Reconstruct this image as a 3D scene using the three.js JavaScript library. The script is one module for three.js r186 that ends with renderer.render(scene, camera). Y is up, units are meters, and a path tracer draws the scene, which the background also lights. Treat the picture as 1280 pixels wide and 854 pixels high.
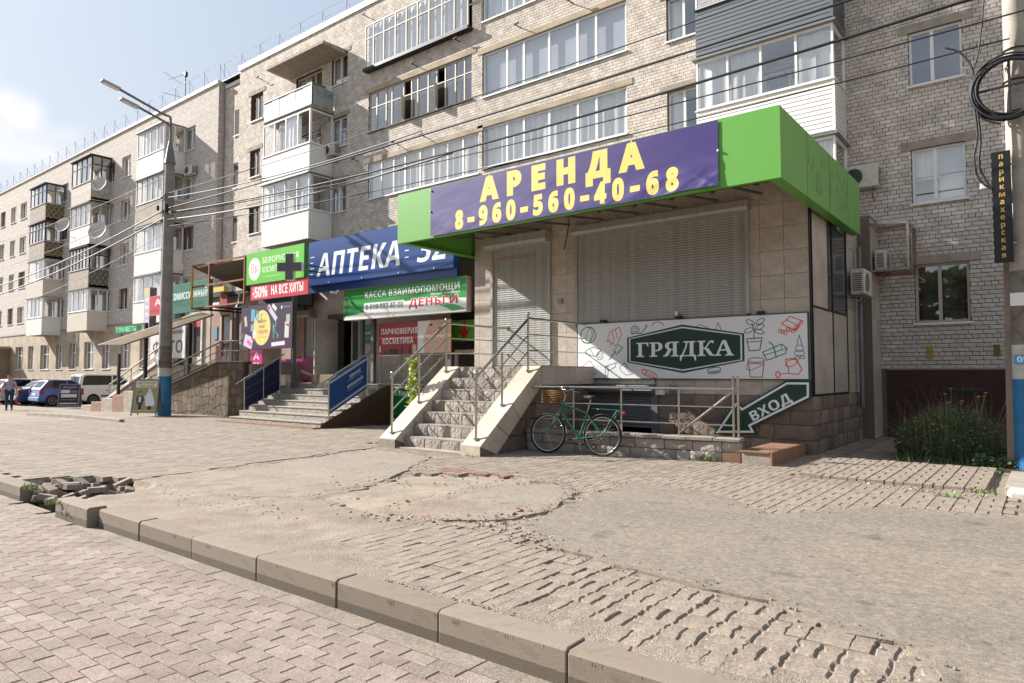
import * as THREE from 'three';
import { mergeGeometries } from 'three/addons/utils/BufferGeometryUtils.js';
import { RoundedBoxGeometry } from 'three/addons/geometries/RoundedBoxGeometry.js';
import { MarchingCubes } from 'three/addons/objects/MarchingCubes.js';

// ---------------------------------------------------------------- camera, sky, sun, exposure
const scene = new THREE.Scene();
const FOCAL = 852.5, YAW = 38.285 * Math.PI / 180, PITCH = 2.732 * Math.PI / 180, EYE = 1.5;   // the photograph is 1280 x 854
const camera = new THREE.PerspectiveCamera(2 * Math.atan(427 / FOCAL) * 180 / Math.PI, 1280 / 854, 0.05, 900);
camera.position.set(0, EYE, 0);
camera.rotation.order = 'YXZ';
camera.rotation.set(PITCH, YAW, 0);
scene.add(camera);

const SUN_DIR = new THREE.Vector3(-1.58, 1, 0.51).normalize();
const sun = new THREE.DirectionalLight(new THREE.Color(1, 0.95, 0.89), 5);
sun.position.copy(SUN_DIR).multiplyScalar(80).add(new THREE.Vector3(-18, 0, -12));
sun.target.position.set(-18, 0, -12);
sun.castShadow = true;
sun.shadow.mapSize.set(4096, 4096);
Object.assign(sun.shadow.camera, { left: -60, right: 60, top: 50, bottom: -50, near: 1, far: 220 });
sun.shadow.bias = -0.0005;
scene.add(sun, sun.target);

const renderer = new THREE.WebGLRenderer({ antialias: true });
renderer.toneMapping = THREE.LinearToneMapping;
renderer.toneMappingExposure = 2.35;
renderer.shadowMap.enabled = true;

// ---------------------------------------------------------------- numbers and noise
function rng(seed) { let a = seed >>> 0; return () => { a = (a + 0x6D2B79F5) | 0; let t = Math.imul(a ^ (a >>> 15), 1 | a); t = (t + Math.imul(t ^ (t >>> 7), 61 | t)) ^ t; return ((t ^ (t >>> 14)) >>> 0) / 4294967296; }; }
const R = rng(7);
const rr = (a, b, r = R) => a + (b - a) * r();
function hash(x, y, s) { let h = Math.imul(x, 374761393) + Math.imul(y, 668265263) + Math.imul(s, 974634777); h = Math.imul(h ^ (h >>> 13), 1274126177); return ((h ^ (h >>> 16)) >>> 0) / 4294967296; }
function vnoise(x, y, s = 0, per = 0) {
  const xi = Math.floor(x), yi = Math.floor(y), fx = x - xi, fy = y - yi, u = fx * fx * (3 - 2 * fx), v = fy * fy * (3 - 2 * fy);
  const w = (a) => per ? ((a % per) + per) % per : a;
  const a = hash(w(xi), w(yi), s), b = hash(w(xi + 1), w(yi), s), c = hash(w(xi), w(yi + 1), s), d = hash(w(xi + 1), w(yi + 1), s);
  return a + (b - a) * u + (c - a) * v + (a - b - c + d) * u * v;
}
function fbm(x, y, s = 0, oct = 4, per = 0) { let a = 0.5, f = 1, t = 0, n = 0; for (let i = 0; i < oct; i++) { t += a * vnoise(x * f, y * f, s + i * 17, per ? per * f : 0); n += a; a *= 0.5; f *= 2; } return t / n; }
const clamp = (x, a = 0, b = 1) => Math.min(b, Math.max(a, x));
const smooth = (a, b, x) => { const t = clamp((x - a) / (b - a)); return t * t * (3 - 2 * t); };

// the sky: pale haze low down, soft blue higher up, thin streaks and a bank of cumulus
{
  const W = 1024, H = 512, data = new Float32Array(W * H * 4);
  for (let j = 0; j < H; j++) for (let i = 0; i < W; i++) {
    const el = (j + 0.5) / H * Math.PI - Math.PI / 2, az = (i + 0.5) / W * 2 * Math.PI;
    const d = [Math.cos(el) * Math.cos(az), Math.sin(el), Math.cos(el) * Math.sin(az)];
    // equirectangular: u = atan2(z, x) / 2pi + 0.5
    const dx = -d[0], dz = -d[2], up = Math.max(0, d[1]);
    const cs = Math.max(0, dx * SUN_DIR.x + d[1] * SUN_DIR.y + dz * SUN_DIR.z);
    const h = Math.pow(1 - up, 3.2);
    let r = 0.15 + 0.165 * h, g = 0.198 + 0.13 * h, b = 0.278 + 0.075 * h;
    const glow = 0.14 * Math.pow(cs, 2.0) + 0.1 * Math.pow(cs, 9);
    r += glow * 1.02; g += glow; b += glow * 0.93;
    if (d[1] > 0.0) {
      const px = dx / (up + 0.12), pz = dz / (up + 0.12);
      const st = smooth(0.42, 0.8, fbm(px * 0.55 + pz * 0.35 + 40, pz * 1.5 - px * 0.5 + 12, 5, 5)) * 0.6;
      let c = smooth(0.56, 0.72, fbm(px * 1.1 + 9.3, pz * 1.1 + 31.7, 21, 6)) * smooth(0.02, 0.1, up) * 0.75;
      // the bank beside the roofs, at the photograph's left
      const ang = Math.atan2(-dx, -dz) * 180 / Math.PI, e = Math.asin(d[1]) * 180 / Math.PI;
      const bank = smooth(1, 0.15, Math.hypot((ang - 77.5) / 6.5, (e - 16.2) / 3.4) + (fbm(ang * 0.35, e * 0.5, 3, 5) - 0.5) * 1.5);
      c = Math.max(c, bank);
      const lit = 0.36 + 0.17 * fbm(ang * 0.5, e * 0.7, 8, 4);
      r += (lit - r) * Math.max(c, st * 0.7); g += (lit - g) * Math.max(c, st * 0.7); b += (lit * 1.01 - b) * Math.max(c, st * 0.7);
    } else { r *= 0.6; g *= 0.55; b *= 0.48; }
    const k = (j * W + i) * 4; data[k] = r; data[k + 1] = g; data[k + 2] = b; data[k + 3] = 1;
  }
  const sky = new THREE.DataTexture(data, W, H, THREE.RGBAFormat, THREE.FloatType);
  sky.mapping = THREE.EquirectangularReflectionMapping;
  sky.magFilter = sky.minFilter = THREE.LinearFilter;
  sky.needsUpdate = true;
  scene.background = sky; scene.environment = sky;
}

// ---------------------------------------------------------------- photograph pixels to points on planes
const V = (x, y, z) => new THREE.Vector3(x, y, z);
const fwd = V(-Math.sin(YAW) * Math.cos(PITCH), Math.sin(PITCH), -Math.cos(YAW) * Math.cos(PITCH)), rgt = V(Math.cos(YAW), 0, -Math.sin(YAW)), upv = rgt.clone().cross(fwd);
const ray = (px, py) => fwd.clone().addScaledVector(rgt, (px - 640) / FOCAL).addScaledVector(upv, -(py - 427) / FOCAL);
const onZ = (px, py, z) => { const d = ray(px, py); return V(0, EYE, 0).addScaledVector(d, z / d.z); };
const onX = (px, py, x) => { const d = ray(px, py); return V(0, EYE, 0).addScaledVector(d, x / d.x); };
const onY = (px, py, y = 0) => { const d = ray(px, py); return V(0, EYE, 0).addScaledVector(d, (y - EYE) / d.y); };

// ---------------------------------------------------------------- scene graph
const used = {};
function numbered(name) { const n = used[name] = (used[name] ?? -1) + 1; return n ? name + '_' + String(n).padStart(3, '0') : name; }
function tag(o, label, category, group, kind) { if (label) o.userData.label = label; if (category) o.userData.category = category; if (group) o.userData.group = group; if (kind) o.userData.kind = kind; return o; }
function thing(name, label, category, pos = [0, 0, 0], turn = 0, group) { const o = new THREE.Group(); o.name = numbered(name); o.position.set(...pos); o.rotation.y = turn; scene.add(o); return tag(o, label, category, group); }
function grp(name, parent) { const o = new THREE.Group(); o.name = name; parent.add(o); return o; }
function uvMetres(g) {      // uv from the dominant axis of each face, in metres
  const p = g.attributes.position, n = g.attributes.normal, uv = new Float32Array(p.count * 2);
  for (let i = 0; i < p.count; i++) {
    const ax = Math.abs(n.getX(i)), ay = Math.abs(n.getY(i)), az = Math.abs(n.getZ(i)), x = p.getX(i), y = p.getY(i), z = p.getZ(i);
    if (ay >= ax && ay >= az) { uv[2 * i] = x; uv[2 * i + 1] = -z; } else if (az >= ax) { uv[2 * i] = x; uv[2 * i + 1] = y; } else { uv[2 * i] = -z; uv[2 * i + 1] = y; }
  }
  g.setAttribute('uv', new THREE.BufferAttribute(uv, 2));
  return g;
}
function join(geos) {
  if (!Array.isArray(geos)) geos = [geos];
  const col = geos.some(g => g.attributes.color);
  geos = geos.map(g => { g = g.index ? g.toNonIndexed() : g; for (const k of Object.keys(g.attributes)) if (!['position', 'normal', 'uv', 'color'].includes(k)) g.deleteAttribute(k); if (!g.attributes.uv) g.setAttribute('uv', new THREE.BufferAttribute(new Float32Array(g.attributes.position.count * 2), 2)); if (col && !g.attributes.color) paint(g, [1, 1, 1]); return g; });
  return geos.length === 1 ? geos[0] : mergeGeometries(geos, false);
}
function paint(g, c) { const n = g.attributes.position.count, a = new Float32Array(n * 3); for (let i = 0; i < n; i++) { a[3 * i] = c[0]; a[3 * i + 1] = c[1]; a[3 * i + 2] = c[2]; } g.setAttribute('color', new THREE.BufferAttribute(a, 3)); return g; }
function mesh(name, geos, mat, parent = scene, keepUV = false) {
  const g = join(geos); if (!keepUV) uvMetres(g);
  const m = new THREE.Mesh(g, mat); m.castShadow = m.receiveShadow = true; m.name = parent === scene ? numbered(name) : name; parent.add(m); return m;
}
function shared(name, geo, mat, parent) { const m = new THREE.Mesh(geo, mat); m.castShadow = m.receiveShadow = true; m.name = name; parent.add(m); return m; }
function structure(name, geos, mat, label) { const m = mesh(name, geos, mat); m.userData.kind = 'structure'; if (label) m.userData.label = label; return m; }

// ---------------------------------------------------------------- shapes
const bx = (x0, x1, y0, y1, z0, z1) => { const g = new THREE.BoxGeometry(Math.abs(x1 - x0), Math.abs(y1 - y0), Math.abs(z1 - z0)); g.translate((x0 + x1) / 2, (y0 + y1) / 2, (z0 + z1) / 2); return g; };
const rbx = (x0, x1, y0, y1, z0, z1, r = 0.01, s = 1) => { const g = new RoundedBoxGeometry(Math.abs(x1 - x0), Math.abs(y1 - y0), Math.abs(z1 - z0), s, r); g.translate((x0 + x1) / 2, (y0 + y1) / 2, (z0 + z1) / 2); return g; };
function rod(a, b, r, seg = 8, r2 = r) {
  a = a.isVector3 ? a : V(...a); b = b.isVector3 ? b : V(...b);
  const g = new THREE.CylinderGeometry(r2, r, a.distanceTo(b), seg), q = new THREE.Quaternion().setFromUnitVectors(V(0, 1, 0), b.clone().sub(a).normalize());
  g.applyQuaternion(q); g.translate((a.x + b.x) / 2, (a.y + b.y) / 2, (a.z + b.z) / 2); return g;
}
function bar(a, b, w, h, up = V(0, 1, 0)) {     // square bar from a to b
  a = a.isVector3 ? a : V(...a); b = b.isVector3 ? b : V(...b);
  const d = b.clone().sub(a), l = d.length(); d.normalize(); if (Math.abs(d.dot(up)) > 0.98) up = V(0, 0, 1);
  const x = up.clone().cross(d).normalize(), y = d.clone().cross(x), g = new THREE.BoxGeometry(w, h, l);
  g.applyMatrix4(new THREE.Matrix4().makeBasis(x, y, d)); g.translate((a.x + b.x) / 2, (a.y + b.y) / 2, (a.z + b.z) / 2); return g;
}
const curve = (pts, closed = false) => new THREE.CatmullRomCurve3(pts.map(p => p.isVector3 ? p : V(...p)), closed, 'catmullrom', 0.5);
const tube = (pts, r, n = 24, seg = 6, closed = false) => new THREE.TubeGeometry(curve(pts, closed), n, r, seg, closed);
const ball = (x, y, z, r, s = 10) => { const g = new THREE.SphereGeometry(r, s, Math.max(6, s - 2)); g.translate(x, y, z); return g; };
function prism(pts, z0, z1) {           // polygon in x, y pushed from z0 to z1
  const s = new THREE.Shape(pts.map(p => new THREE.Vector2(p[0], p[1]))); const g = new THREE.ExtrudeGeometry(s, { depth: Math.abs(z1 - z0), bevelEnabled: false }); g.translate(0, 0, Math.min(z0, z1)); return g;
}
function prismX(pts, x0, x1) { const g = prism(pts.map(p => [-p[0], p[1]]), 0, Math.abs(x1 - x0)); g.rotateY(Math.PI / 2); g.translate(Math.min(x0, x1), 0, 0); return g; }      // polygon in z, y pushed along x
function prismY(pts, y0, y1) { const g = prism(pts.map(p => [p[0], -p[1]]), 0, Math.abs(y1 - y0)); g.rotateX(-Math.PI / 2); g.translate(0, Math.min(y0, y1), 0); return g; }    // polygon in x, z pushed up
function quad(w, h, x, y, z, ry = 0) { const g = new THREE.PlaneGeometry(w, h); if (ry) g.rotateY(ry); g.translate(x, y, z); return g; }
function catenary(a, b, sag, r, n = 40, seg = 5) { const p = []; for (let i = 0; i <= n; i++) { const t = i / n, v = a.clone().lerp(b, t); v.y -= sag * 4 * t * (1 - t); p.push(v); } return new THREE.TubeGeometry(new THREE.CatmullRomCurve3(p), n * 2, r, seg); }

// ---------------------------------------------------------------- materials
function dataTex(n, fn, srgb, per) {
  const d = new Uint8Array(n * n * 4);
  for (let j = 0; j < n; j++) for (let i = 0; i < n; i++) { const c = fn(i / n, j / n), k = (j * n + i) * 4; if (typeof c === 'number') d[k] = d[k + 1] = d[k + 2] = clamp(c) * 255; else { d[k] = clamp(c[0]) * 255; d[k + 1] = clamp(c[1]) * 255; d[k + 2] = clamp(c[2]) * 255; } d[k + 3] = 255; }
  const t = new THREE.DataTexture(d, n, n); t.wrapS = t.wrapT = THREE.RepeatWrapping; t.magFilter = THREE.LinearFilter; t.minFilter = THREE.LinearMipmapLinearFilter; t.generateMipmaps = true; if (srgb) t.colorSpace = THREE.SRGBColorSpace; t.repeat.set(1 / per, 1 / per); t.needsUpdate = true; return t;
}
function canvasTex(w, h, draw) { const c = document.createElement('canvas'); c.width = w; c.height = h; const x = c.getContext('2d'); draw(x, w, h); const t = new THREE.CanvasTexture(c); t.colorSpace = THREE.SRGBColorSpace; t.anisotropy = 8; return t; }
const again = (t, per) => { const c = t.clone(); c.repeat.set(1 / per, 1 / per); c.needsUpdate = true; return c; };
const TEX = {};
TEX.blotch = dataTex(512, (u, v) => { const a = fbm(u * 6, v * 6, 1, 5, 6), b = fbm(u * 60, v * 60, 2, 2, 60); const k = 0.8 + 0.24 * a + 0.12 * (b - 0.5); return [k, k * 0.99, k * 0.975]; }, true, 3.1);
TEX.fine = dataTex(512, (u, v) => 0.5 + 0.9 * (fbm(u * 64, v * 64, 9, 3, 64) - 0.5) + 0.25 * (vnoise(u * 256, v * 256, 4, 256) - 0.5), false, 0.55);
TEX.asphalt = dataTex(1024, (u, v) => { const s = vnoise(u * 170, v * 170, 31, 170), s2 = vnoise(u * 90, v * 90, 33, 90), a = fbm(u * 5, v * 5, 11, 5, 5); let k = 0.76 + 0.22 * a + 0.2 * (s - 0.5) + 0.1 * (s2 - 0.5); if (s > 0.92) k += 0.08; if (s < 0.08) k -= 0.1; return [k, k * 0.985, k * 0.96]; }, true, 1.7);
TEX.grit = dataTex(1024, (u, v) => 0.5 + 0.6 * (fbm(u * 40, v * 40, 41, 4, 40) - 0.5) + 0.55 * (vnoise(u * 180, v * 180, 43, 180) - 0.5), false, 1.3);
TEX.road = dataTex(1024, (u, v) => {     // dust swept along the drive, grains, a few cracks and oil spots
  const s = vnoise(u * 330, v * 330, 31, 330), s2 = vnoise(u * 150, v * 150, 33, 150), a = fbm(u * 4, v * 9, 211, 5, 0), b = fbm(u * 14, v * 14, 213, 4, 14), n = fbm(u * 7 + 3, v * 7, 217, 5, 0);
  let k = 0.83 + 0.11 * a + 0.05 * (b - 0.5) + 0.17 * (s - 0.5) + 0.09 * (s2 - 0.5); if (s > 0.93) k += 0.08; if (s < 0.07) k -= 0.1;
  const cr = Math.abs(n - 0.5); if (cr < 0.0015 && fbm(u * 3, v * 3, 219, 2, 3) > 0.6) k -= 0.12; const sp = fbm(u * 22, v * 22, 223, 3, 22); if (sp > 0.76) k -= 0.12 * smooth(0.76, 0.82, sp);
  return [k, k * (0.985 - 0.01 * a), k * (0.96 - 0.02 * a)]; }, true, 7.3);
TEX.rough = dataTex(512, (u, v) => { const a = fbm(u * 10, v * 10, 51, 5, 10), r = 1 - Math.abs(2 * fbm(u * 7, v * 7, 55, 4, 7) - 1); return 0.55 * a + 0.45 * r; }, false, 0.6);
TEX.rust = dataTex(256, (u, v) => { const a = fbm(u * 8, v * 8, 61, 5, 8), b = vnoise(u * 60, v * 60, 62, 60); const k = 0.6 + 0.6 * a + 0.15 * b; return [k, k * (0.93 + 0.1 * a), k * 0.92]; }, true, 0.8);
TEX.streak = dataTex(512, (u, v) => { const a = fbm(u * 30, v * 3, 71, 4, 3 * 1), s = 0.5 + 0.5 * vnoise(u * 40, v * 3, 72, 0); const k = 0.8 + 0.2 * s + 0.12 * (a - 0.5); return [k, k * 0.99, k * 0.97]; }, true, 2.3);
const hex = (h) => new THREE.Color(h);
function mat(color, rough = 0.8, o = {}) {
  const { map, mapPer, bump, bumpPer, bumpScale = 0.002, ...rest } = o; const m = new THREE.MeshPhysicalMaterial({ color: hex(color), roughness: rough, ...rest });
  if (map) m.map = mapPer ? again(TEX[map], mapPer) : TEX[map];
  if (bump) { m.bumpMap = bumpPer ? again(TEX[bump], bumpPer) : TEX[bump]; m.bumpScale = bumpScale; }
  return m;
}
const M = {
  brick: mat('#ffffff', 0.92, { vertexColors: true, map: 'blotch', mapPer: 1.3, bump: 'fine', bumpScale: 0.003 }),
  mortar: mat('#4b443c', 0.95, { bump: 'fine', bumpScale: 0.004 }),
  plaster: mat('#b5a894', 0.93, { map: 'blotch', bump: 'fine', bumpScale: 0.003 }),
  plasterDark: mat('#8d7d68', 0.93, { map: 'blotch', bump: 'fine', bumpScale: 0.003 }),
  maroon: mat('#5a3a30', 0.9, { map: 'blotch', bump: 'rough', bumpScale: 0.012 }),
  concrete: mat('#a59c90', 0.93, { map: 'blotch', mapPer: 1.1, bump: 'fine', bumpScale: 0.002 }),
  concreteOld: mat('#9b938a', 0.95, { map: 'blotch', mapPer: 0.9, bump: 'rough', bumpScale: 0.006 }),
  inside: mat('#8f877d', 0.9),
  pvc: mat('#e3e3e1', 0.4), pvcOld: mat('#d2cdc4', 0.55, { map: 'blotch' }), woodWhite: mat('#c9c2b6', 0.6, { map: 'streak' }), woodBrown: mat('#6a4a34', 0.6), woodDark: mat('#2d2825', 0.6), frameBlue: mat('#2c4566', 0.55),
  glass: new THREE.MeshPhysicalMaterial({ color: 0xffffff, roughness: 0.02, transmission: 1, thickness: 0, ior: 2.2 }),
  glassSmoke: new THREE.MeshPhysicalMaterial({ color: hex('#3b3f42'), roughness: 0.06, ior: 1.6 }),
  net: mat('#cfd3d8', 0.95, { map: 'streak', mapPer: 0.9, side: THREE.DoubleSide }), blind: mat('#aeb4ba', 0.8, { side: THREE.DoubleSide }), drape: mat('#8f897f', 0.95, { side: THREE.DoubleSide }), drapeDark: mat('#4c443b', 0.95, { side: THREE.DoubleSide }), drapeBrown: mat('#7b6656', 0.95, { side: THREE.DoubleSide }),
  sidingWhite: mat('#dcdad4', 0.5), sidingBeige: mat('#c9c1b2', 0.55), sidingGrey: mat('#5f666a', 0.5), tin: mat('#8d9093', 0.45, { metalness: 0.6, map: 'blotch' }), tinDark: mat('#2f3032', 0.5, { metalness: 0.5 }),
  steel: mat('#b9b4ac', 0.22, { metalness: 1 }), steelDull: mat('#8c8b88', 0.45, { metalness: 0.8 }), darkSteel: mat('#26272a', 0.5, { metalness: 0.4 }), rust: mat('#8a5638', 0.85, { map: 'rust', bump: 'fine' }), greyPipe: mat('#74767a', 0.5, { metalness: 0.3, map: 'blotch' }),
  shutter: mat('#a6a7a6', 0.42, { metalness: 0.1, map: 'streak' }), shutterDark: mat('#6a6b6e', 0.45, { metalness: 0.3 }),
  tile: ['#c1b8ad', '#bcb3a8', '#c5bcb1', '#beb5ab'].map(c => mat(c, 0.35, { map: 'blotch', mapPer: 2.2 })), grout: mat('#6d6257', 0.95),
  stepTile: ['#cbbfae', '#c4b8a7', '#d0c4b4'].map(c => mat(c, 0.4, { map: 'blotch' })),
  stone: ['#7e6e62', '#736459', '#887a6e', '#7a6d64'].map(c => mat(c, 0.95, { map: 'blotch', mapPer: 0.7, bump: 'rough', bumpScale: 0.02 })),
  stoneLight: ['#a39c94', '#aea79e', '#978f87', '#a8a097'].map(c => mat(c, 0.95, { map: 'blotch', mapPer: 0.6, bump: 'rough', bumpScale: 0.025 })),
  orangeTile: mat('#8f6d57', 0.7, { map: 'blotch', mapPer: 0.8, bump: 'fine' }),
  asphalt: mat('#8b8379', 0.95, { map: 'road', bump: 'grit', bumpScale: 0.003 }), asphaltPale: mat('#968d82', 0.95, { map: 'road', mapPer: 5.1, bump: 'grit', bumpScale: 0.003 }),
  sand: mat('#a09486', 0.97, { vertexColors: true, map: 'asphalt', mapPer: 1.1, bump: 'grit', bumpPer: 0.8, bumpScale: 0.008 }),
  black: mat('#151517', 0.5), rubber: mat('#161616', 0.8), white: mat('#dedddb', 0.5), cable: mat('#17181a', 0.6), cablePale: mat('#77777a', 0.6), plant: mat('#5f7a34', 0.8, { vertexColors: true, side: THREE.DoubleSide }),
  fasciaGreen: mat('#5f9e3f', 0.42), skin: mat('#c08d72', 0.6),
};

// ================================================================ GROUND
const groundY = (x) => -0.30 * smooth(-24, -41, x);
const inside = (poly, x, z) => { let c = false; for (let i = 0, j = poly.length - 1; i < poly.length; j = i++) { const [xi, zi] = poly[i], [xj, zj] = poly[j]; if ((zi > z) !== (zj > z) && x < (xj - xi) * (z - zi) / (zj - zi) + xi) c = !c; } return c; };
const pxPoly = (pts, y = 0) => pts.map(([a, b]) => { const p = onY(a, b, y); return [p.x, p.z]; });
function ragged(poly, step, amp, seed) {       // subdivide a polygon and roughen its outline
  const out = [];
  poly.forEach(([x, z], i) => { const [u, w] = poly[(i + 1) % poly.length], n = Math.max(1, Math.round(Math.hypot(u - x, w - z) / step)); for (let k = 0; k < n; k++) { const t = k / n, px = x + (u - x) * t, pz = z + (w - z) * t; out.push([px + (fbm(px * 5, pz * 5, seed, 3) - 0.5) * amp, pz + (fbm(px * 5, pz * 5, seed + 9, 3) - 0.5) * amp]); } });
  return out;
}
function chamfer(w, h, d, c) {                  // a block with a chamfered top, no underside, top at y = 0
  const a = w / 2, b = d / 2, P = [], q = (p0, p1, p2, p3) => P.push(...p0, ...p1, ...p2, ...p0, ...p2, ...p3);
  const T = [[-a + c, 0, -b + c], [a - c, 0, -b + c], [a - c, 0, b - c], [-a + c, 0, b - c]], S = [[-a, -c, -b], [a, -c, -b], [a, -c, b], [-a, -c, b]], B = S.map(p => [p[0], -h, p[2]]);
  q(T[3], T[2], T[1], T[0]);
  for (let i = 0; i < 4; i++) { const j = (i + 1) % 4; q(T[i], T[j], S[j], S[i]); q(S[i], S[j], B[j], B[i]); }
  const g = new THREE.BufferGeometry(); g.setAttribute('position', new THREE.Float32BufferAttribute(P, 3)); g.computeVertexNormals(); return g;
}
const paverTones = { pink: ['#9b8c84', '#a09189', '#988a82', '#9d8e86', '#a4978f', '#9a8882'], dusty: ['#998d82', '#9e9286', '#95897e', '#9b8f84', '#978b80'] };
const paverMats = {}; for (const k in paverTones) paverMats[k] = paverTones[k].map(c => mat(c, 0.95, { map: 'asphalt', mapPer: 1.4, bump: 'grit', bumpPer: 0.7, bumpScale: 0.002 }));
const paverMass = mat('#ffffff', 0.95, { vertexColors: true, map: 'asphalt', mapPer: 0.9, bump: 'grit', bumpPer: 0.7, bumpScale: 0.004 });
function layPavers(parent, list, tones, most, gap, ch, worn_) {
  list.forEach(p => { p.d = Math.hypot(p.x, p.y - EYE, p.z); }); list.sort((a, b) => a.d - b.d);
  const shapes = {}, mass = [], e = new THREE.Euler(), q = new THREE.Quaternion(), m4 = new THREE.Matrix4();
  list.forEach((p, i) => {
    const v = worn_ ? i % 5 + (p.soft ? 5 : 0) : 0, key = p.w.toFixed(3) + p.l.toFixed(3) + v; shapes[key] ??= worn_ ? wornPaver(p.w - gap[0], p.l - gap[1], v * 7 + 3, p.soft) : uvMetres(chamfer(p.w - gap[0], 0.07, p.l - gap[1], ch));
    e.set(p.rx || 0, p.ry || 0, p.rz || 0); q.setFromEuler(e); const tone = p.tone ?? Math.floor(R() * paverTones[tones].length);
    if (i < most) { const o = shared('paver', shapes[key], p.mat || paverMats[tones][tone], parent); o.position.set(p.x, p.y, p.z); o.rotation.copy(e); }
    else { const g = shapes[key].clone(); m4.compose(V(p.x, p.y, p.z), q, V(1, 1, 1)); g.applyMatrix4(m4); const c = p.mat ? p.mat.color : hex(paverTones[tones][tone]); mass.push(paint(g, [c.r, c.g, c.b])); }
  });
  if (mass.length) { const o = mesh('paver_mass', mass, paverMass, parent); o.userData.kind = 'stuff'; }
}
function bevelX0(pts, x0, x1, bev) { const sh = new THREE.Shape(pts.map(p => new THREE.Vector2(-p[0], p[1]))); const g = new THREE.ExtrudeGeometry(sh, { depth: x1 - x0 - 2 * bev, bevelEnabled: true, bevelThickness: bev, bevelSize: bev, bevelOffset: -bev, bevelSegments: 2 }); g.rotateY(Math.PI / 2); g.translate(x0 + bev, 0, 0); return g; }
function wornPaver(w, l, seed, soft) {       // a stone with a chipped outline and crisp flat top at y = 0
  const r = rng(seed * 97 + 5), o = [], n = 4, side = (ax, ay, bx_, by, in_) => { for (let i = 0; i < n; i++) { const t = i / n, k = (i ? in_ * r() * r() : in_ * (0.3 + 0.7 * r())), nx = -(by - ay), ny = bx_ - ax, q = Math.hypot(nx, ny); o.push([ax + (bx_ - ax) * t + nx / q * k, ay + (by - ay) * t + ny / q * k]); } };
  const X = w / 2, Z = l / 2, e = soft ? 0.026 : 0.011, f = soft ? 0.014 : 0.004; side(-X, -Z, X, -Z, f); side(X, -Z, X, Z, e); side(X, Z, -X, Z, f); side(-X, Z, -X, -Z, e);
  const sh = new THREE.Shape(o.map(q => new THREE.Vector2(q[0], -q[1]))), bev = soft ? 0.009 : 0.004, g = new THREE.ExtrudeGeometry(sh, { depth: 0.05, bevelEnabled: true, bevelThickness: bev, bevelSize: bev, bevelOffset: -bev, bevelSegments: 1 }); g.rotateX(-Math.PI / 2); g.translate(0, -0.05 - bev, 0); return uvMetres(g);
}
function basket(test, x0, x1, z0, z1, y, fn) {   // pairs of stones laid crosswise in turn
  const B = 0.229, out = [];
  for (let i = Math.floor(x0 / B); i * B < x1; i++) for (let j = Math.floor(z0 / B); j * B < z1; j++) {
    const cx = (i + 0.5) * B, cz = (j + 0.5) * B;
    for (const s of [-1, 1]) { const p = (i + j) & 1 ? { x: cx + s * B / 4, z: cz, w: B / 2, l: B, y } : { x: cx, z: cz + s * B / 4, w: B, l: B / 2, y }; if (test(p.x, p.z)) { fn && fn(p); if (!p.skip) out.push(p); } }
  }
  return out;
}
// the earth under everything, out to the horizon
{ const g = new THREE.PlaneGeometry(900, 900, 1, 1); g.rotateX(-Math.PI / 2); g.translate(-120, -0.72, -60); structure('ground', g, M.plasterDark); }

// hole and worn places in the driveway
const torn = pxPoly([[18, 603], [60, 598], [110, 596], [168, 598], [170, 606], [125, 620], [90, 632], [70, 640], [20, 625]]);
const hole = (x, z) => smooth(1.15, 0.55, Math.hypot((x + 10.0) / 0.72, (z + 3.75) / 0.55));
const worn = pxPoly([[392, 624], [470, 606], [505, 592], [590, 592], [660, 597], [735, 617], [690, 640], [655, 655], [560, 655], [470, 645]]);
const seamA = onY(165, 601), seamB = onY(470, 560);
const plazaSide = (x, z) => (seamB.x - seamA.x) * (z - seamA.z) - (seamB.z - seamA.z) * (x - seamA.x) < 0 ? false : true;
const isPlaza = (x, z) => z > -9.6 ? (x < seamA.x + (z - seamA.z) * (seamB.x - seamA.x) / (seamB.z - seamA.z)) : x < -11.6;
const patch1 = ragged(pxPoly([[650, 657], [690, 684], [760, 704], [830, 722], [900, 742], [960, 752], [1010, 771], [1060, 792], [1120, 803], [1165, 824], [1172, 853]]).concat([[-1.0, -2.95 - 0.33], [9, -3.29], [9, -8.6]], pxPoly([[1280, 648], [1180, 640], [1120, 634], [1060, 637], [1000, 641], [955, 643], [925, 628], [860, 611], [780, 604], [738, 622], [690, 640]])), 0.08, 0.12, 3);
const patch2 = ragged(pxPoly([[470, 640], [560, 618], [620, 606], [690, 604], [722, 615], [690, 636], [640, 648], [560, 650]]), 0.1, 0.14, 5);
const patch3 = ragged(pxPoly([[190, 601], [300, 586.5], [462, 562], [540, 571], [500, 592], [470, 604], [420, 613], [385, 622], [300, 622], [220, 612]]), 0.08, 0.16, 7);
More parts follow.
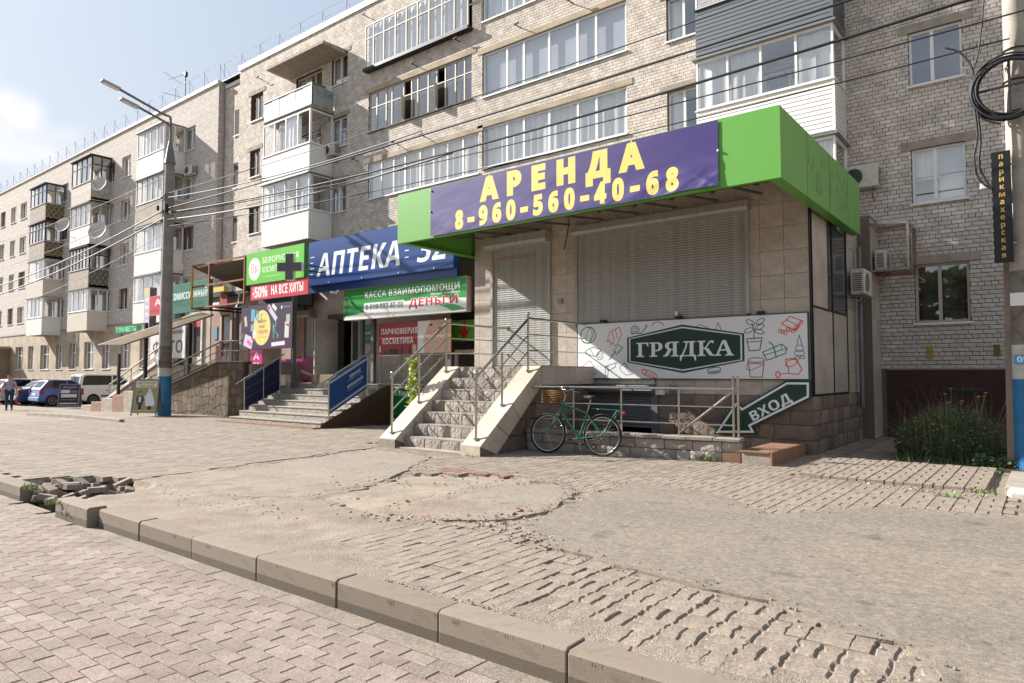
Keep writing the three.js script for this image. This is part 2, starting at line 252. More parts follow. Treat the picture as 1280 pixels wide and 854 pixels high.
{ // dusty bed of the driveway
  const x0 = -24, x1 = 9, z0 = -18.45, z1 = -3.2, step = 0.055, nx = Math.round((x1 - x0) / step), nz = Math.round((z1 - z0) / step);
  const g = new THREE.PlaneGeometry(x1 - x0, z1 - z0, nx, nz); g.rotateX(-Math.PI / 2); g.translate((x0 + x1) / 2, 0, (z0 + z1) / 2);
  const p = g.attributes.position, col = new Float32Array(p.count * 3);
  for (let i = 0; i < p.count; i++) {
    const x = p.getX(i), z = p.getZ(i);
    const left = smooth(-3.6, -6.0, x + 1.2 * (fbm(x * 1.1, z * 1.1, 86, 3) - 0.5)) * smooth(-7.4, -5.6, z), edge = smooth(-3.85, -3.4, z);
    let y = -0.0145 + 0.012 * (fbm(x * 1.3, z * 1.3, 81, 5) - 0.5) + 0.016 * (fbm(x * 5, z * 5, 85, 3) - 0.5) + 0.022 * left + 0.026 * edge * fbm(x * 2, z * 2, 4, 3);
    if (isPlaza(x, z)) y = Math.min(y, -0.006) - 0.004;
    const w = inside(worn, x, z) && !inside(patch2, x, z) ? 1 : 0; if (w) y += -0.02 + 0.026 * (fbm(x * 3.2, z * 3.2, 88, 4) - 0.45);
    if (inside(torn, x, z)) y -= 0.13 + 0.06 * fbm(x * 3, z * 3, 61, 3); y -= 0.42 * hole(x, z);
    p.setY(i, y);
    const n = fbm(x * 2.2, z * 2.2, 91, 4), red = smooth(0.6, 0.75, fbm(x * 3.1 + 7, z * 3.1, 93, 4)) * (w ? 0.9 : 0.7);
    const k = 0.86 + 0.3 * n + (w ? 0.12 : 0); col[3 * i] = k * (1 + 0.06 * red); col[3 * i + 1] = k * (1 - 0.10 * red); col[3 * i + 2] = k * (1 - 0.14 * red);
  }
  g.setAttribute('color', new THREE.BufferAttribute(col, 3)); g.computeVertexNormals();
  structure('driveway_bed', g, M.sand);
}
function slab(name, poly, y0, y1, m, amp) { const g = prismY(poly, y0, y1); return structure(name, g, m); }
slab('asphalt_patch', patch1, -0.05, 0.010, M.asphalt);
slab('asphalt_patch', patch2, -0.05, -0.003, M.asphaltPale);
slab('asphalt_patch', patch3, -0.05, 0.008, M.asphaltPale);

// broken driveway paving near the kerb
{
  const drive = new THREE.Group(); drive.name = 'driveway_paving'; drive.userData.kind = 'structure'; scene.add(drive);
  const list = basket((x, z) => x > -7.6 && x < 1.5 && z < -3.34 && z > -6.6 && !inside(patch1, x, z) && !inside(patch2, x, z) && !inside(worn, x, z) && !inside(patch3, x, z) && !inside(torn, x, z), -8, 2, -7, -3.3, 0, p => {
    const n = fbm(p.x * 0.9, p.z * 0.9, 101, 4), deep = smooth(-5.2, -2.0, p.x);
    p.soft = deep > 0.9 + 0.6 * (n - 0.5); p.y = 0.001 + 0.006 * (n - 0.5) + rr(-0.002, 0.002) * (0.3 + deep) - (p.soft ? 0.003 : 0); p.rx = rr(-0.012, 0.012); p.rz = rr(-0.02, 0.018) * (0.25 + deep); p.ry = rr(-0.035, 0.035);
    p.x += rr(-0.007, 0.007); p.z += rr(-0.005, 0.005); if (R() < 0.05) p.skip = true; });
  layPavers(drive, list, 'dusty', 300, [0.003, 0.001], 0.010, true);
  // tumbled stones round the hole
  const r = rng(55), geoA = uvMetres(chamfer(0.22, 0.07, 0.11, 0.006));
  basket((x, z) => inside(torn, x, z) && hole(x, z) < 0.45, -12, -7, -5.5, -3.3, 0).forEach((q, i) => { if (r() < 0.12) return; const o = shared('loose_paver', geoA, paverMats.dusty[i % 5], drive); o.position.set(q.x + rr(-0.05, 0.05, r), -0.05 + rr(-0.05, 0.04, r) - 0.2 * hole(q.x, q.z), q.z + rr(-0.04, 0.04, r)); o.rotation.set(rr(-0.28, 0.25, r), (q.w < q.l ? 1.57 : 0) + rr(-0.5, 0.5, r), rr(-0.32, 0.2, r)); });
  for (let i = 0; i < 6; i++) { const o = shared('loose_paver', geoA, paverMats.dusty[i % 5], drive); o.position.set(-10.3 + i * 0.13, -0.26 + rr(0, 0.08, r), -3.7 + rr(-0.2, 0.15, r)); o.rotation.set(rr(-0.6, 0.6, r), rr(-1, 1, r), rr(-0.7, 0.5, r)); }
}
// strip of paving along the kiosk
{
  const strip = new THREE.Group(); strip.name = 'kiosk_pavement'; strip.userData.kind = 'structure'; scene.add(strip);
  const redEdge = pxPoly([[555, 584], [600, 588], [650, 596], [738, 618], [722, 622], [640, 601], [590, 593], [550, 589]]);
  const red = mat('#93736a', 0.95, { map: 'asphalt', mapPer: 0.9, bump: 'grit', bumpScale: 0.004 });
  const lim = pxPoly([[545, 575], [740, 612], [785, 603]]);
  const list = basket((x, z) => z < -6.0 && z > -18.4 && x > -11.4 && x < -0.4 && !isPlaza(x, z) && !inside(patch1, x, z) && !inside(patch2, x, z) && !inside(patch3, x, z) && !inside(worn, x, z) && !(x > -2.25 && z < -12.95) && !(x < -3.5 && z < -13.3) && !(x > -3.05 && z < -10.45), -11.6, 0, -18.6, -6, 0, p => {
    p.y = 0.004 + 0.008 * (fbm(p.x * 0.8, p.z * 0.8, 131, 3) - 0.5) + rr(-0.0015, 0.0015); p.rz = rr(-0.007, 0.007); p.rx = rr(-0.006, 0.006); p.x += rr(-0.003, 0.003); if (inside(redEdge, p.x, p.z)) p.mat = red; });
  layPavers(strip, list, 'dusty', 300, [0.009, 0.004], 0.004);
  const raised = new THREE.Group(); raised.name = 'raised_pavement'; raised.userData.kind = 'structure'; scene.add(raised);
  mesh('bed', prismY(ragged([[-3.05, -13.0], [-0.68, -13.0], [-0.68, -10.5], [-3.05, -10.75]], 0.1, 0.05, 9), -0.05, 0.012), M.sand, raised);
  layPavers(raised, basket((x, z) => x > -3.02 && x < -0.72 && z < -10.62 - (x + 3) * -0.06 && z > -12.95, -3.2, -0.5, -13.1, -10.4, 0.045, p => { p.y += rr(-0.002, 0.002); p.rz = rr(-0.008, 0.008); p.x += rr(-0.004, 0.004); }), 'dusty', 300, [0.014, 0.004], 0.005);
}
// the plaza to the left
{
  const plaza = new THREE.Group(); plaza.name = 'plaza_pavement'; plaza.userData.kind = 'structure'; scene.add(plaza);
  const g = new THREE.PlaneGeometry(96, 30, 120, 2); g.rotateX(-Math.PI / 2); g.translate(-70, 0, -6); const p = g.attributes.position; for (let i = 0; i < p.count; i++) p.setY(i, groundY(p.getX(i)) - 0.02); g.computeVertexNormals();
  mesh('sheet', g, mat('#968a7e', 0.96, { map: 'asphalt', mapPer: 3.4, bump: 'grit', bumpScale: 0.004 }), plaza);
  const list = basket((x, z) => isPlaza(x, z) && x > -25 && z < -3.36 && z > -13.2 && hole(x, z) < 0.02 && !inside(torn, x, z), -25, -8, -13.4, -3.3, 0.014, q => { q.y += groundY(q.x) + rr(-0.002, 0.002) + 0.01 * (fbm(q.x * 0.7, q.z * 0.7, 3, 3) - 0.5); q.rz = rr(-0.004, 0.004); });
  layPavers(plaza, list, 'dusty', 0, [0.005, 0.004], 0.002);
}
// pavement we stand on, lower than the driveway
const LOW = -0.17;
{
  const walk = new THREE.Group(); walk.name = 'sidewalk'; walk.userData.kind = 'structure'; scene.add(walk);
  mesh('sand_bed', bx(-60, 12, LOW - 0.06, LOW - 0.012, -3.02, 4), mat('#7d7268', 0.97, { map: 'asphalt', mapPer: 1.2 }), walk);
  const list = [], px = 0.229, pz = 0.1145;
  for (let j = 0; j < 34; j++) for (let i = -62; i < 8; i++) { const z = -2.885 + j * pz, x = (i + (j & 1 ? 0.5 : 0)) * px; list.push({ x: x + rr(-0.003, 0.003), z: z + rr(-0.002, 0.002), w: px, l: pz, y: LOW + rr(-0.001, 0.0015), rz: rr(-0.006, 0.006), rx: rr(-0.006, 0.006), ry: rr(-0.012, 0.012) }); }
  layPavers(walk, list.filter(p => p.x > -14), 'pink', 300, [0.006, 0.005], 0.005);
}
// kerb and the concrete strip at its foot
{
  const kerb = new THREE.Group(); kerb.name = 'kerb'; kerb.userData.kind = 'structure'; scene.add(kerb);
  const stripMat = mat('#8f857b', 0.95, { map: 'asphalt', bump: 'fine' });
  const face = canvasTex(1024, 512, (c, w, h) => {        // upper half: plain cast concrete, lower half: the face with casting pits
    c.fillStyle = '#978d82'; c.fillRect(0, 0, w, h); const r = rng(12), f = h / 2;
    for (let i = 0; i < 16000; i++) { const k = 118 + r() * 56; c.fillStyle = `rgba(${k},${k * 0.955},${k * 0.89},0.22)`; c.fillRect(r() * w, r() * h, 1 + r() * 5, 1 + r() * 3); }
    for (let i = 0; i < 26; i++) { c.fillStyle = `rgba(120,108,94,${0.1 + 0.12 * r()})`; c.beginPath(); c.ellipse(r() * w, r() * h, 20 + r() * 70, 8 + r() * 24, r(), 0, 7); c.fill(); }
    for (let i = 0; i < 9; i++) { const x = r() * w, y = f + f * (0.06 + r() * 0.12); c.fillStyle = '#4d463e'; const ww = 3 + r() * 4, hh = 12 + r() * 34; c.beginPath(); c.ellipse(x, y + hh / 2, ww / 2, hh / 2, 0, 0, 7); c.fill(); if (r() < 0.6) { c.beginPath(); c.ellipse(x + 12 + r() * 14, y + hh / 2 + 4, ww / 2, hh / 2.4, 0, 0, 7); c.fill(); } }
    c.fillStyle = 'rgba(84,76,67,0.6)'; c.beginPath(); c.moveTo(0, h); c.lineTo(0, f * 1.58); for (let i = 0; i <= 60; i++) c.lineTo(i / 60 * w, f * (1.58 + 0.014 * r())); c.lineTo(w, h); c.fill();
    c.fillStyle = 'rgba(170,112,74,0.3)'; for (let i = 0; i < 5; i++) { c.beginPath(); c.ellipse(r() * w, r() * f, 10 + r() * 20, 6 + r() * 12, 0, 0, 7); c.fill(); }
  });
  face.wrapS = THREE.RepeatWrapping;
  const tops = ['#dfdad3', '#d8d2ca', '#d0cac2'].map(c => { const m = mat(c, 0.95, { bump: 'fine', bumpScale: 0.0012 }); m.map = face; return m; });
  const ends = [[-9.2, -8.27], [-8.17, -7.2], [-7.19, -6.14], [-6.13, -5.08], [-5.07, -4.05], [-4.04, -3.04], [-3.03, -2.08], [-2.07, -1.05], [-1.04, -0.02], [-0.01, 1.01], [1.02, 2.04], [2.05, 3.07], [3.08, 4.1], [4.11, 5.1], [-11.7, -10.68], [-12.74, -11.72], [-13.78, -12.76], [-14.8, -13.8], [-15.83, -14.83], [-16.86, -15.86], [-17.9, -16.9]];
  ends.forEach(([a, b], i) => {
    const g = bevelX0([[0, -0.4], [0, 0.012], [-0.02, 0.03], [-0.19, 0.032], [-0.2, 0.01], [-0.2, -0.4]], a, b, 0.008), P = g.attributes.position, N = g.attributes.normal, uv = new Float32Array(P.count * 2), off = (i * 0.37) % 1;
    for (let k = 0; k < P.count; k++) { const wob = 0.004 * (fbm(P.getX(k) * 9, P.getZ(k) * 9 + i, 7, 2) - 0.5); P.setY(k, P.getY(k) + wob); uv[2 * k] = (P.getX(k) - a) / (b - a) * 0.9 + off; uv[2 * k + 1] = N.getZ(k) > 0.7 ? (P.getY(k) + 0.2) / 0.23 * 0.49 : 0.52 + clamp((P.getZ(k) + 0.22) / 0.3) * 0.45; }
    g.setAttribute('uv', new THREE.BufferAttribute(uv, 2));
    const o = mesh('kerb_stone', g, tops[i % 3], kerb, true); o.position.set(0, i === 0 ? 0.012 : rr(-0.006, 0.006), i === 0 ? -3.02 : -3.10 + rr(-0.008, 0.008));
  });
  for (let i = -16; i < 6; i++) { mesh('strip_slab', rbx(i * 0.98 + 0.31, i * 0.98 + 1.284 - (vnoise(i, 2, 8) > 0.8 ? 0.12 : 0), LOW - 0.1, LOW + rr(-0.002, 0.001), -3.12, -2.948, 0.006), stripMat, kerb); }
}
// raised pavement with a low kerb round it on the left, and the slab with a whitewashed kerb on the right
{
  const isl = new THREE.Group(); isl.name = 'pavement_edge'; isl.userData.kind = 'structure'; scene.add(isl);
  let px = -22.6; for (let i = 0; i < 10; i++) { const l = rr(0.8, 1.0); mesh('kerb_stone', rbx(px - l + 0.02, px, groundY(px) - 0.1, groundY(px) + 0.10, -9.28 - 0.03 * i + 0.05, -9.13 + 0.05 - 0.03 * i, 0.015), M.concreteOld, isl); px -= l; }
  mesh('pavement_slab', prismY([[-22.7, -9.3], [-32, -9.6], [-34, -12.6], [-23.2, -12.3]], -0.12, 0.02), M.plaster, isl).rotation.z = 0.009;
  const right = new THREE.Group(); right.name = 'pavement_slab'; right.userData.kind = 'structure'; scene.add(right);
  for (let i = 0; i < 7; i++) mesh('slab', rbx(-0.5 + i * 0.21, -0.5 + i * 0.21 + 0.2, -0.05, 0.07 + rr(-0.005, 0.005), -12.6, -10.72, 0.008), i ? M.asphaltPale : M.concrete, right);
  mesh('whitewashed_kerb', rbx(-0.47, 2.6, -0.1, 0.085, -10.68, -10.42, 0.06, 3), mat('#d9d6cf', 0.9, { map: 'blotch', bump: 'fine' }), right);
}
// rubble and stones
{
  const geos = [], r = rng(91), base = [0, 1, 2].map(k => { const g = new THREE.IcosahedronGeometry(1, 0), p = g.attributes.position; for (let i = 0; i < p.count; i++) { const n = 0.7 + 0.6 * hash(Math.round(p.getX(i) * 10), Math.round(p.getY(i) * 10 + p.getZ(i) * 77), k); p.setXYZ(i, p.getX(i) * n, p.getY(i) * n * 0.6, p.getZ(i) * n); } g.computeVertexNormals(); return g; });
  const zones = [[[385, 625, 30], [660, 640, 8], 60, 0.016, 1], [[500, 600, 18], [720, 606, 14], 150, 0.012, 0], [[440, 645, 14], [660, 650, 12], 170, 0.018, 0], [[150, 640, 10], [640, 775, 10], 420, 0.009, 0], [[760, 825, 14], [860, 850, 8], 110, 0.010, 0], [[400, 606, 10], [500, 600, 6], 50, 0.016, 0], [[1060, 603, 5], [1230, 622, 4], 120, 0.014, 0], [[200, 622, 12], [380, 645, 16], 120, 0.010, 0], [[560, 640, 20], [700, 685, 10], 120, 0.011, 0], [[720, 700, 120], [1230, 760, 60], 120, 0.005, 0], [[640, 640, 5], [660, 636, 5], 26, 0.028, 1]];
  for (const [a, b, n, s, red] of zones) for (let i = 0; i < n; i++) {
    const t = r(), p = onY(a[0] + (b[0] - a[0]) * t + rr(-8, 8, r), a[1] + (b[1] - a[1]) * t + (r() + r() - 1) * (a[2] + (b[2] - a[2]) * t), 0), k = s * Math.pow(r(), 1.6) * 1.6 + s * 0.25;
    if (p.z > -3.32) continue;
    const g = base[i % 3].clone(); g.scale(k, k, k); g.rotateY(r() * 6); g.translate(p.x, 0.004 + k * 0.25 - (inside(worn, p.x, p.z) ? 0.02 : 0), p.z); const c = red || r() < 0.12 ? hex('#8d6a5c') : hex(['#8e8578', '#a39a8c', '#7d756b'][i % 3]); geos.push(paint(g, [c.r, c.g, c.b]));
  }
  for (const [poly, n] of [[patch1, 1500], [patch2, 500], [patch3, 700]]) for (let i = 0; i < n; i++) { const [x, z] = poly[Math.floor(r() * poly.length)], k = 0.0035 + 0.011 * Math.pow(r(), 3), px = x + (r() + r() + r() - 1.5) * 0.16, pz = z + (r() + r() + r() - 1.5) * 0.2; if (pz > -3.32 || x > 3 || z < -9.6) continue; const g = base[i % 3].clone(); g.scale(k, k, k); g.rotateY(r() * 6); g.translate(px, 0.004 + k * 0.3 + (inside(patch1, px, pz) ? 0.009 : 0), pz); const c = hex(['#7d7468', '#8b8174', '#958a7b', '#6f675d'][i % 4]); geos.push(paint(g, [c.r, c.g, c.b])); }
  tag(mesh('rubble', geos, mat('#ffffff', 0.95, { vertexColors: true, bump: 'fine' })), 'small stones and crumbled brick scattered over the driveway', 'rubble', null, 'stuff');
}

// ================================================================ APARTMENT BUILDING
const WZ = -18.5, ROOF = 17.25, SILL = [5.6, 8.45, 11.3, 14.12];
const brickTones = ['#d9d1c7', '#ddd5cc', '#d5cdc3', '#dfd8cf', '#d6ccc2', '#dad0c6', '#d1c8be'].map(hex);
// openings: [x0, x1, y0, y1]
function brickField(x0, x1, y0, y1, z, holes, seed) {
  const C = 0.098, S = 0.26, r = rng(seed), out = [];
  const rows = Math.round((y1 - y0) / C);
  for (let j = 0; j < rows; j++) {
    const ya = y0 + j * C, yb = ya + C, head = j % 4 === 3, u = head ? S / 2 : S, off = head ? 0.065 : (j % 4 === 1 ? 0 : 0.13);
    let spans = [[x0, x1]];
    for (const [a, b, c, d] of holes) if (yb > c + 0.02 && ya < d - 0.02) spans = spans.flatMap(([p, q]) => b <= p || a >= q ? [[p, q]] : [[p, a], [b, q]].filter(s => s[1] - s[0] > 0.04));
    for (const [p, q] of spans) for (let i = Math.floor((p - off) / u); ; i++) {
      let a = i * u + off, b = a + u; if (a >= q) break; a = Math.max(a, p); b = Math.min(b, q); if (b - a < 0.035) continue;
      const t = brickTones[Math.floor(r() * 7)], k = 0.88 + 0.12 * r() + 0.12 * fbm(a * 0.9, ya * 0.9, 5, 4) - (r() < 0.02 ? 0.15 : 0), s = 0.3 * (r() - 0.5);
      out.push({ x0: a + 0.006, x1: b - 0.006, y0: ya + 0.007 + 0.002 * s, y1: yb - 0.006 + 0.004 * s, z: z + 0.002 * (r() - 0.5), c: [t.r * k, t.g * k, t.b * k] });
    }
  }
  return out;
}
function brickMass(list) {
  const n = list.length, P = new Float32Array(n * 90), N = new Float32Array(n * 90), U = new Float32Array(n * 60), K = new Float32Array(n * 90); let v = 0;
  const put = (x, y, z, nx, ny, nz, c) => { P[3 * v] = x; P[3 * v + 1] = y; P[3 * v + 2] = z; N[3 * v] = nx; N[3 * v + 1] = ny; N[3 * v + 2] = nz; U[2 * v] = x; U[2 * v + 1] = y + z; K[3 * v] = c[0]; K[3 * v + 1] = c[1]; K[3 * v + 2] = c[2]; v++; };
  const q = (a, b, c, d, m, k) => { for (const p of [a, b, c, a, c, d]) put(...p, ...m, k); };
  for (const b of list) { const f = b.z, e = b.z - 0.03, { x0, x1, y0, y1, c } = b;
    q([x0, y0, f], [x1, y0, f], [x1, y1, f], [x0, y1, f], [0, 0, 1], c); q([x0, y1, f], [x1, y1, f], [x1, y1, e], [x0, y1, e], [0, 1, 0], c); q([x0, y0, e], [x1, y0, e], [x1, y0, f], [x0, y0, f], [0, -1, 0], c); q([x1, y0, f], [x1, y0, e], [x1, y1, e], [x1, y1, f], [1, 0, 0], c); q([x0, y0, e], [x0, y0, f], [x0, y1, f], [x0, y1, e], [-1, 0, 0], c); }
  const g = new THREE.BufferGeometry(); g.setAttribute('position', new THREE.BufferAttribute(P, 3)); g.setAttribute('normal', new THREE.BufferAttribute(N, 3)); g.setAttribute('uv', new THREE.BufferAttribute(U, 2)); g.setAttribute('color', new THREE.BufferAttribute(K, 3)); return g;
}
function wallSlab(x0, x1, y0, y1, z, thick, holes) {
  const s = new THREE.Shape([[x0, y0], [x1, y0], [x1, y1], [x0, y1]].map(p => new THREE.Vector2(...p)));
  for (const [a, b, c, d] of holes) { if (b < x0 || a > x1 || d < y0 || c > y1) continue; s.holes.push(new THREE.Path([[a, c], [a, d], [b, d], [b, c]].map(p => new THREE.Vector2(...p)))); }
  const g = new THREE.ExtrudeGeometry(s, { depth: thick, bevelEnabled: false }); g.translate(0, 0, z - thick); return g;
}
function curtainGeo(x0, x1, y0, y1, z, amp = 0.025, waves = 9) {
  const n = Math.max(12, Math.round((x1 - x0) * 24)), g = new THREE.PlaneGeometry(x1 - x0, y1 - y0, n, 1); g.translate((x0 + x1) / 2, (y0 + y1) / 2, z); const p = g.attributes.position;
  for (let i = 0; i < p.count; i++) p.setZ(i, z + amp * Math.sin(p.getX(i) * waves * 2.1 + 1.3 * Math.sin(p.getX(i) * 5))); g.computeVertexNormals(); return g;
}
// a window with frame, panes, sill and what hangs behind it
function windowIn(b, [x0, x1, y0, y1], o = {}) {
  const { m = M.pvc, splits = [0.5], depth = 0.11, fw = 0.055, transom = 0, sill = M.white, hang = 'net', z = WZ, transoms = null, lintel = null, open = null } = o;
  const w = grp('window', b), fz = z - depth, geos = [], W = x1 - x0;
  geos.push(bx(x0, x1, y0, y0 + fw, fz - 0.06, fz), bx(x0, x1, y1 - fw, y1, fz - 0.06, fz), bx(x0, x0 + fw, y0 + fw, y1 - fw, fz - 0.06, fz), bx(x1 - fw, x1, y0 + fw, y1 - fw, fz - 0.06, fz));
  const xs = [0, ...splits, 1].map(t => x0 + t * W);
  for (let i = 1; i < xs.length - 1; i++) geos.push(bx(xs[i] - fw * 0.65, xs[i] + fw * 0.65, y0 + fw, y1 - fw, fz - 0.062, fz + 0.004));
  const ty = transom ? y0 + (y1 - y0) * transom : 0;
  if (transom) for (let i = 0; i < xs.length - 1; i++) if (!transoms || transoms.includes(i)) geos.push(bx(xs[i] + fw * 0.6, xs[i + 1] - fw * 0.6, ty - fw * 0.45, ty + fw * 0.45, fz - 0.058, fz + 0.002));
  mesh('frame', geos, m, w);
  for (let i = 0; i < xs.length - 1; i++) { if (open && open.includes(i)) { const g = bx(0, (xs[i + 1] - xs[i]) - 0.06, y0 + fw, (transom ? ty : y1) - fw, -0.02, 0.02); g.rotateY(-1.1); g.translate(xs[i] + 0.04, 0, fz - 0.02); mesh('open_sash', g, m, w); continue; } shared('pane', bx(xs[i] + fw * 0.5, xs[i + 1] - fw * 0.5, y0 + fw * 0.7, y1 - fw * 0.7, fz - 0.034, fz - 0.028), M.glass, w); }
  if (sill) mesh('sill', [bx(x0 - 0.05, x1 + 0.05, y0 - 0.03, y0 - 0.004, z - depth, z + 0.06), bx(x0 - 0.05, x1 + 0.05, y0 - 0.055, y0 - 0.03, z + 0.045, z + 0.06)], sill, w);
  if (lintel) mesh('lintel', bx(x0 - 0.22, x1 + 0.22, y1 + 0.004, y1 + 0.20, z - 0.1, z + 0.022), lintel, w);
  const hz = fz - 0.16;
  const add = (a, c, mm, amp, lo = y0 + 0.02) => mesh('curtain', curtainGeo(x0 + a * W, x0 + c * W, lo, y1 - 0.02, hz, amp), mm, w);
  if (hang === 'net') add(0.02, 0.98, M.net, 0.03); else if (hang === 'half') { add(0.0, 0.45, M.net, 0.03); } else if (hang === 'sides') { add(0, 0.28, M.drape, 0.04); add(0.74, 1, M.drape, 0.04); } else if (hang === 'dark') { add(0.01, 0.49, M.drapeDark, 0.02); add(0.5, 0.99, M.drapeDark, 0.04); } else if (hang === 'blind') add(0.01, 0.99, M.blind, 0.0); else if (hang === 'brown') { add(0.0, 0.5, M.drapeBrown, 0.03); } else if (hang === 'blindhalf') { add(0.5, 1, M.blind, 0, y0 + 0.02); add(0, 0.5, M.net, 0.01, y0 + (y1 - y0) * 0.45); }
  return w;
}
// a glazed or open balcony hung on the wall
function balcony(b, o) {
  const { x0, x1, y, top = y + 2.55, depth = 1.15, panel = M.sidingWhite, ribs = 'v', frame = M.pvc, cols = 4, sideCols = 2, glazed = true, roof = true, parapet = 1.05, z = WZ, transom = 0, roofMat = M.tin, hang = 'net', side = true, panelSide = null, corner = M.concreteOld, skip = [] } = o;
  const g = grp('balcony', b), zf = z + depth, py = y + parapet, fw = 0.05;
  mesh('slab', bx(x0, x1, y - 0.14, y, z + 0.002, zf - 0.03), corner, g);
  // parapet: boards or ribs
  const pg = [bx(x0, x1, y - 0.2, py, zf - 0.03, zf)], sg = [bx(x1 - 0.03, x1, y - 0.2, py, z + 0.01, zf - 0.031)];
  mesh('side_parapet', bx(x0, x0 + 0.03, y - 0.2, py, z + 0.01, zf - 0.031), panel, g);
  if (ribs === 'v') { const n = Math.round((x1 - x0) / 0.11); for (let i = 0; i < n; i++) { const a = x0 + (i + 0.1) * (x1 - x0) / n; pg.push(bx(a, a + 0.085 * (x1 - x0) / n / 0.11, y - 0.19, py - 0.01, zf, zf + 0.012)); } const k = Math.round(depth / 0.11); for (let i = 0; i < k; i++) { const a = z + 0.03 + i * depth / k; sg.push(bx(x1, x1 + 0.012, y - 0.19, py - 0.01, a, a + 0.085)); } }
  if (ribs === 'h') { const n = Math.round((parapet + 0.2) / 0.115); for (let i = 0; i < n; i++) { const a = y - 0.19 + i * (parapet + 0.18) / n, q = new THREE.BoxGeometry(x1 - x0, 0.1, 0.012); q.rotateX(-0.1); q.translate((x0 + x1) / 2, a + 0.055, zf + 0.006); pg.push(q); const s = new THREE.BoxGeometry(0.012, 0.1, depth - 0.02); s.rotateZ(0.1); s.translate(x1 + 0.006, a + 0.055, z + depth / 2); sg.push(s); } pg.push(bx(x1 - 0.04, x1 + 0.022, y - 0.2, py, zf - 0.02, zf + 0.022)); }
  mesh('parapet', pg, panel, g); mesh('side_parapet', sg, panelSide || panel, g);
  if (!glazed) return g;
  const ty = top - 0.06;
  mesh('rail_sill', [bx(x0 - 0.03, x1 + 0.03, py, py + 0.03, zf - 0.05, zf + 0.05), bx(x1 - 0.03, x1 + 0.05, py, py + 0.03, z + 0.01, zf - 0.051)], panel === M.sidingGrey ? M.tinDark : M.white, g);
  const f = [bx(x0, x1, py + 0.03, py + 0.03 + fw, zf - 0.06, zf), bx(x0, x1, ty - fw, ty, zf - 0.06, zf)], xs = [];
  for (let i = 0; i <= cols; i++) { const a = x0 + (x1 - x0) * i / cols; xs.push(a); const w = i === 0 || i === cols ? 0.09 : fw * 1.1; f.push(bx(Math.max(x0, a - w / 2), Math.min(x1, a + w / 2), py + 0.03 + fw, ty - fw, zf - 0.062, zf + 0.004)); }
  if (transom) f.push(bx(x0, x1, py + (ty - py) * transom, py + (ty - py) * transom + 0.045, zf - 0.058, zf + 0.002));
  const zs = []; if (side) { f.push(bx(x1 - 0.06, x1, py + 0.03, py + 0.08, z + 0.01, zf - 0.063), bx(x1 - 0.06, x1, ty - fw, ty, z + 0.01, zf - 0.063)); for (let i = 0; i <= sideCols; i++) { const a = z + 0.03 + (depth - 0.1) * i / sideCols; zs.push(a); f.push(bx(x1 - 0.062, x1 + 0.004, py + 0.08, ty - fw, a - 0.025, a + 0.025)); } if (transom) f.push(bx(x1 - 0.058, x1 + 0.002, py + (ty - py) * transom, py + (ty - py) * transom + 0.045, z + 0.05, zf - 0.07)); }
  mesh('frame', f, frame, g);
  for (let i = 0; i < cols; i++) if (!skip.includes(i)) shared('pane', bx(xs[i] + 0.02, xs[i + 1] - 0.02, py + 0.06, ty - 0.03, zf - 0.034, zf - 0.028), M.glass, g);
  if (side) for (let i = 0; i < sideCols; i++) shared('pane', bx(x1 - 0.034, x1 - 0.028, py + 0.06, ty - 0.03, zs[i], zs[i + 1]), M.glass, g);
  if (hang) for (let i = 0; i < cols; i++) if (hang === 'all' || (i * 7 + Math.round(y)) % 3 !== 1) mesh('curtain', curtainGeo(xs[i] + 0.02, xs[i + 1] - 0.02, py + 0.1, ty - 0.05, zf - 0.2, 0.02), hang === 'drape' ? M.drape : M.net, g);
  if (roof) mesh('roof', [bx(x0 - 0.08, x1 + 0.08, top - 0.055, top, z + 0.003, zf + 0.12)], roofMat, g);
  return g;
}
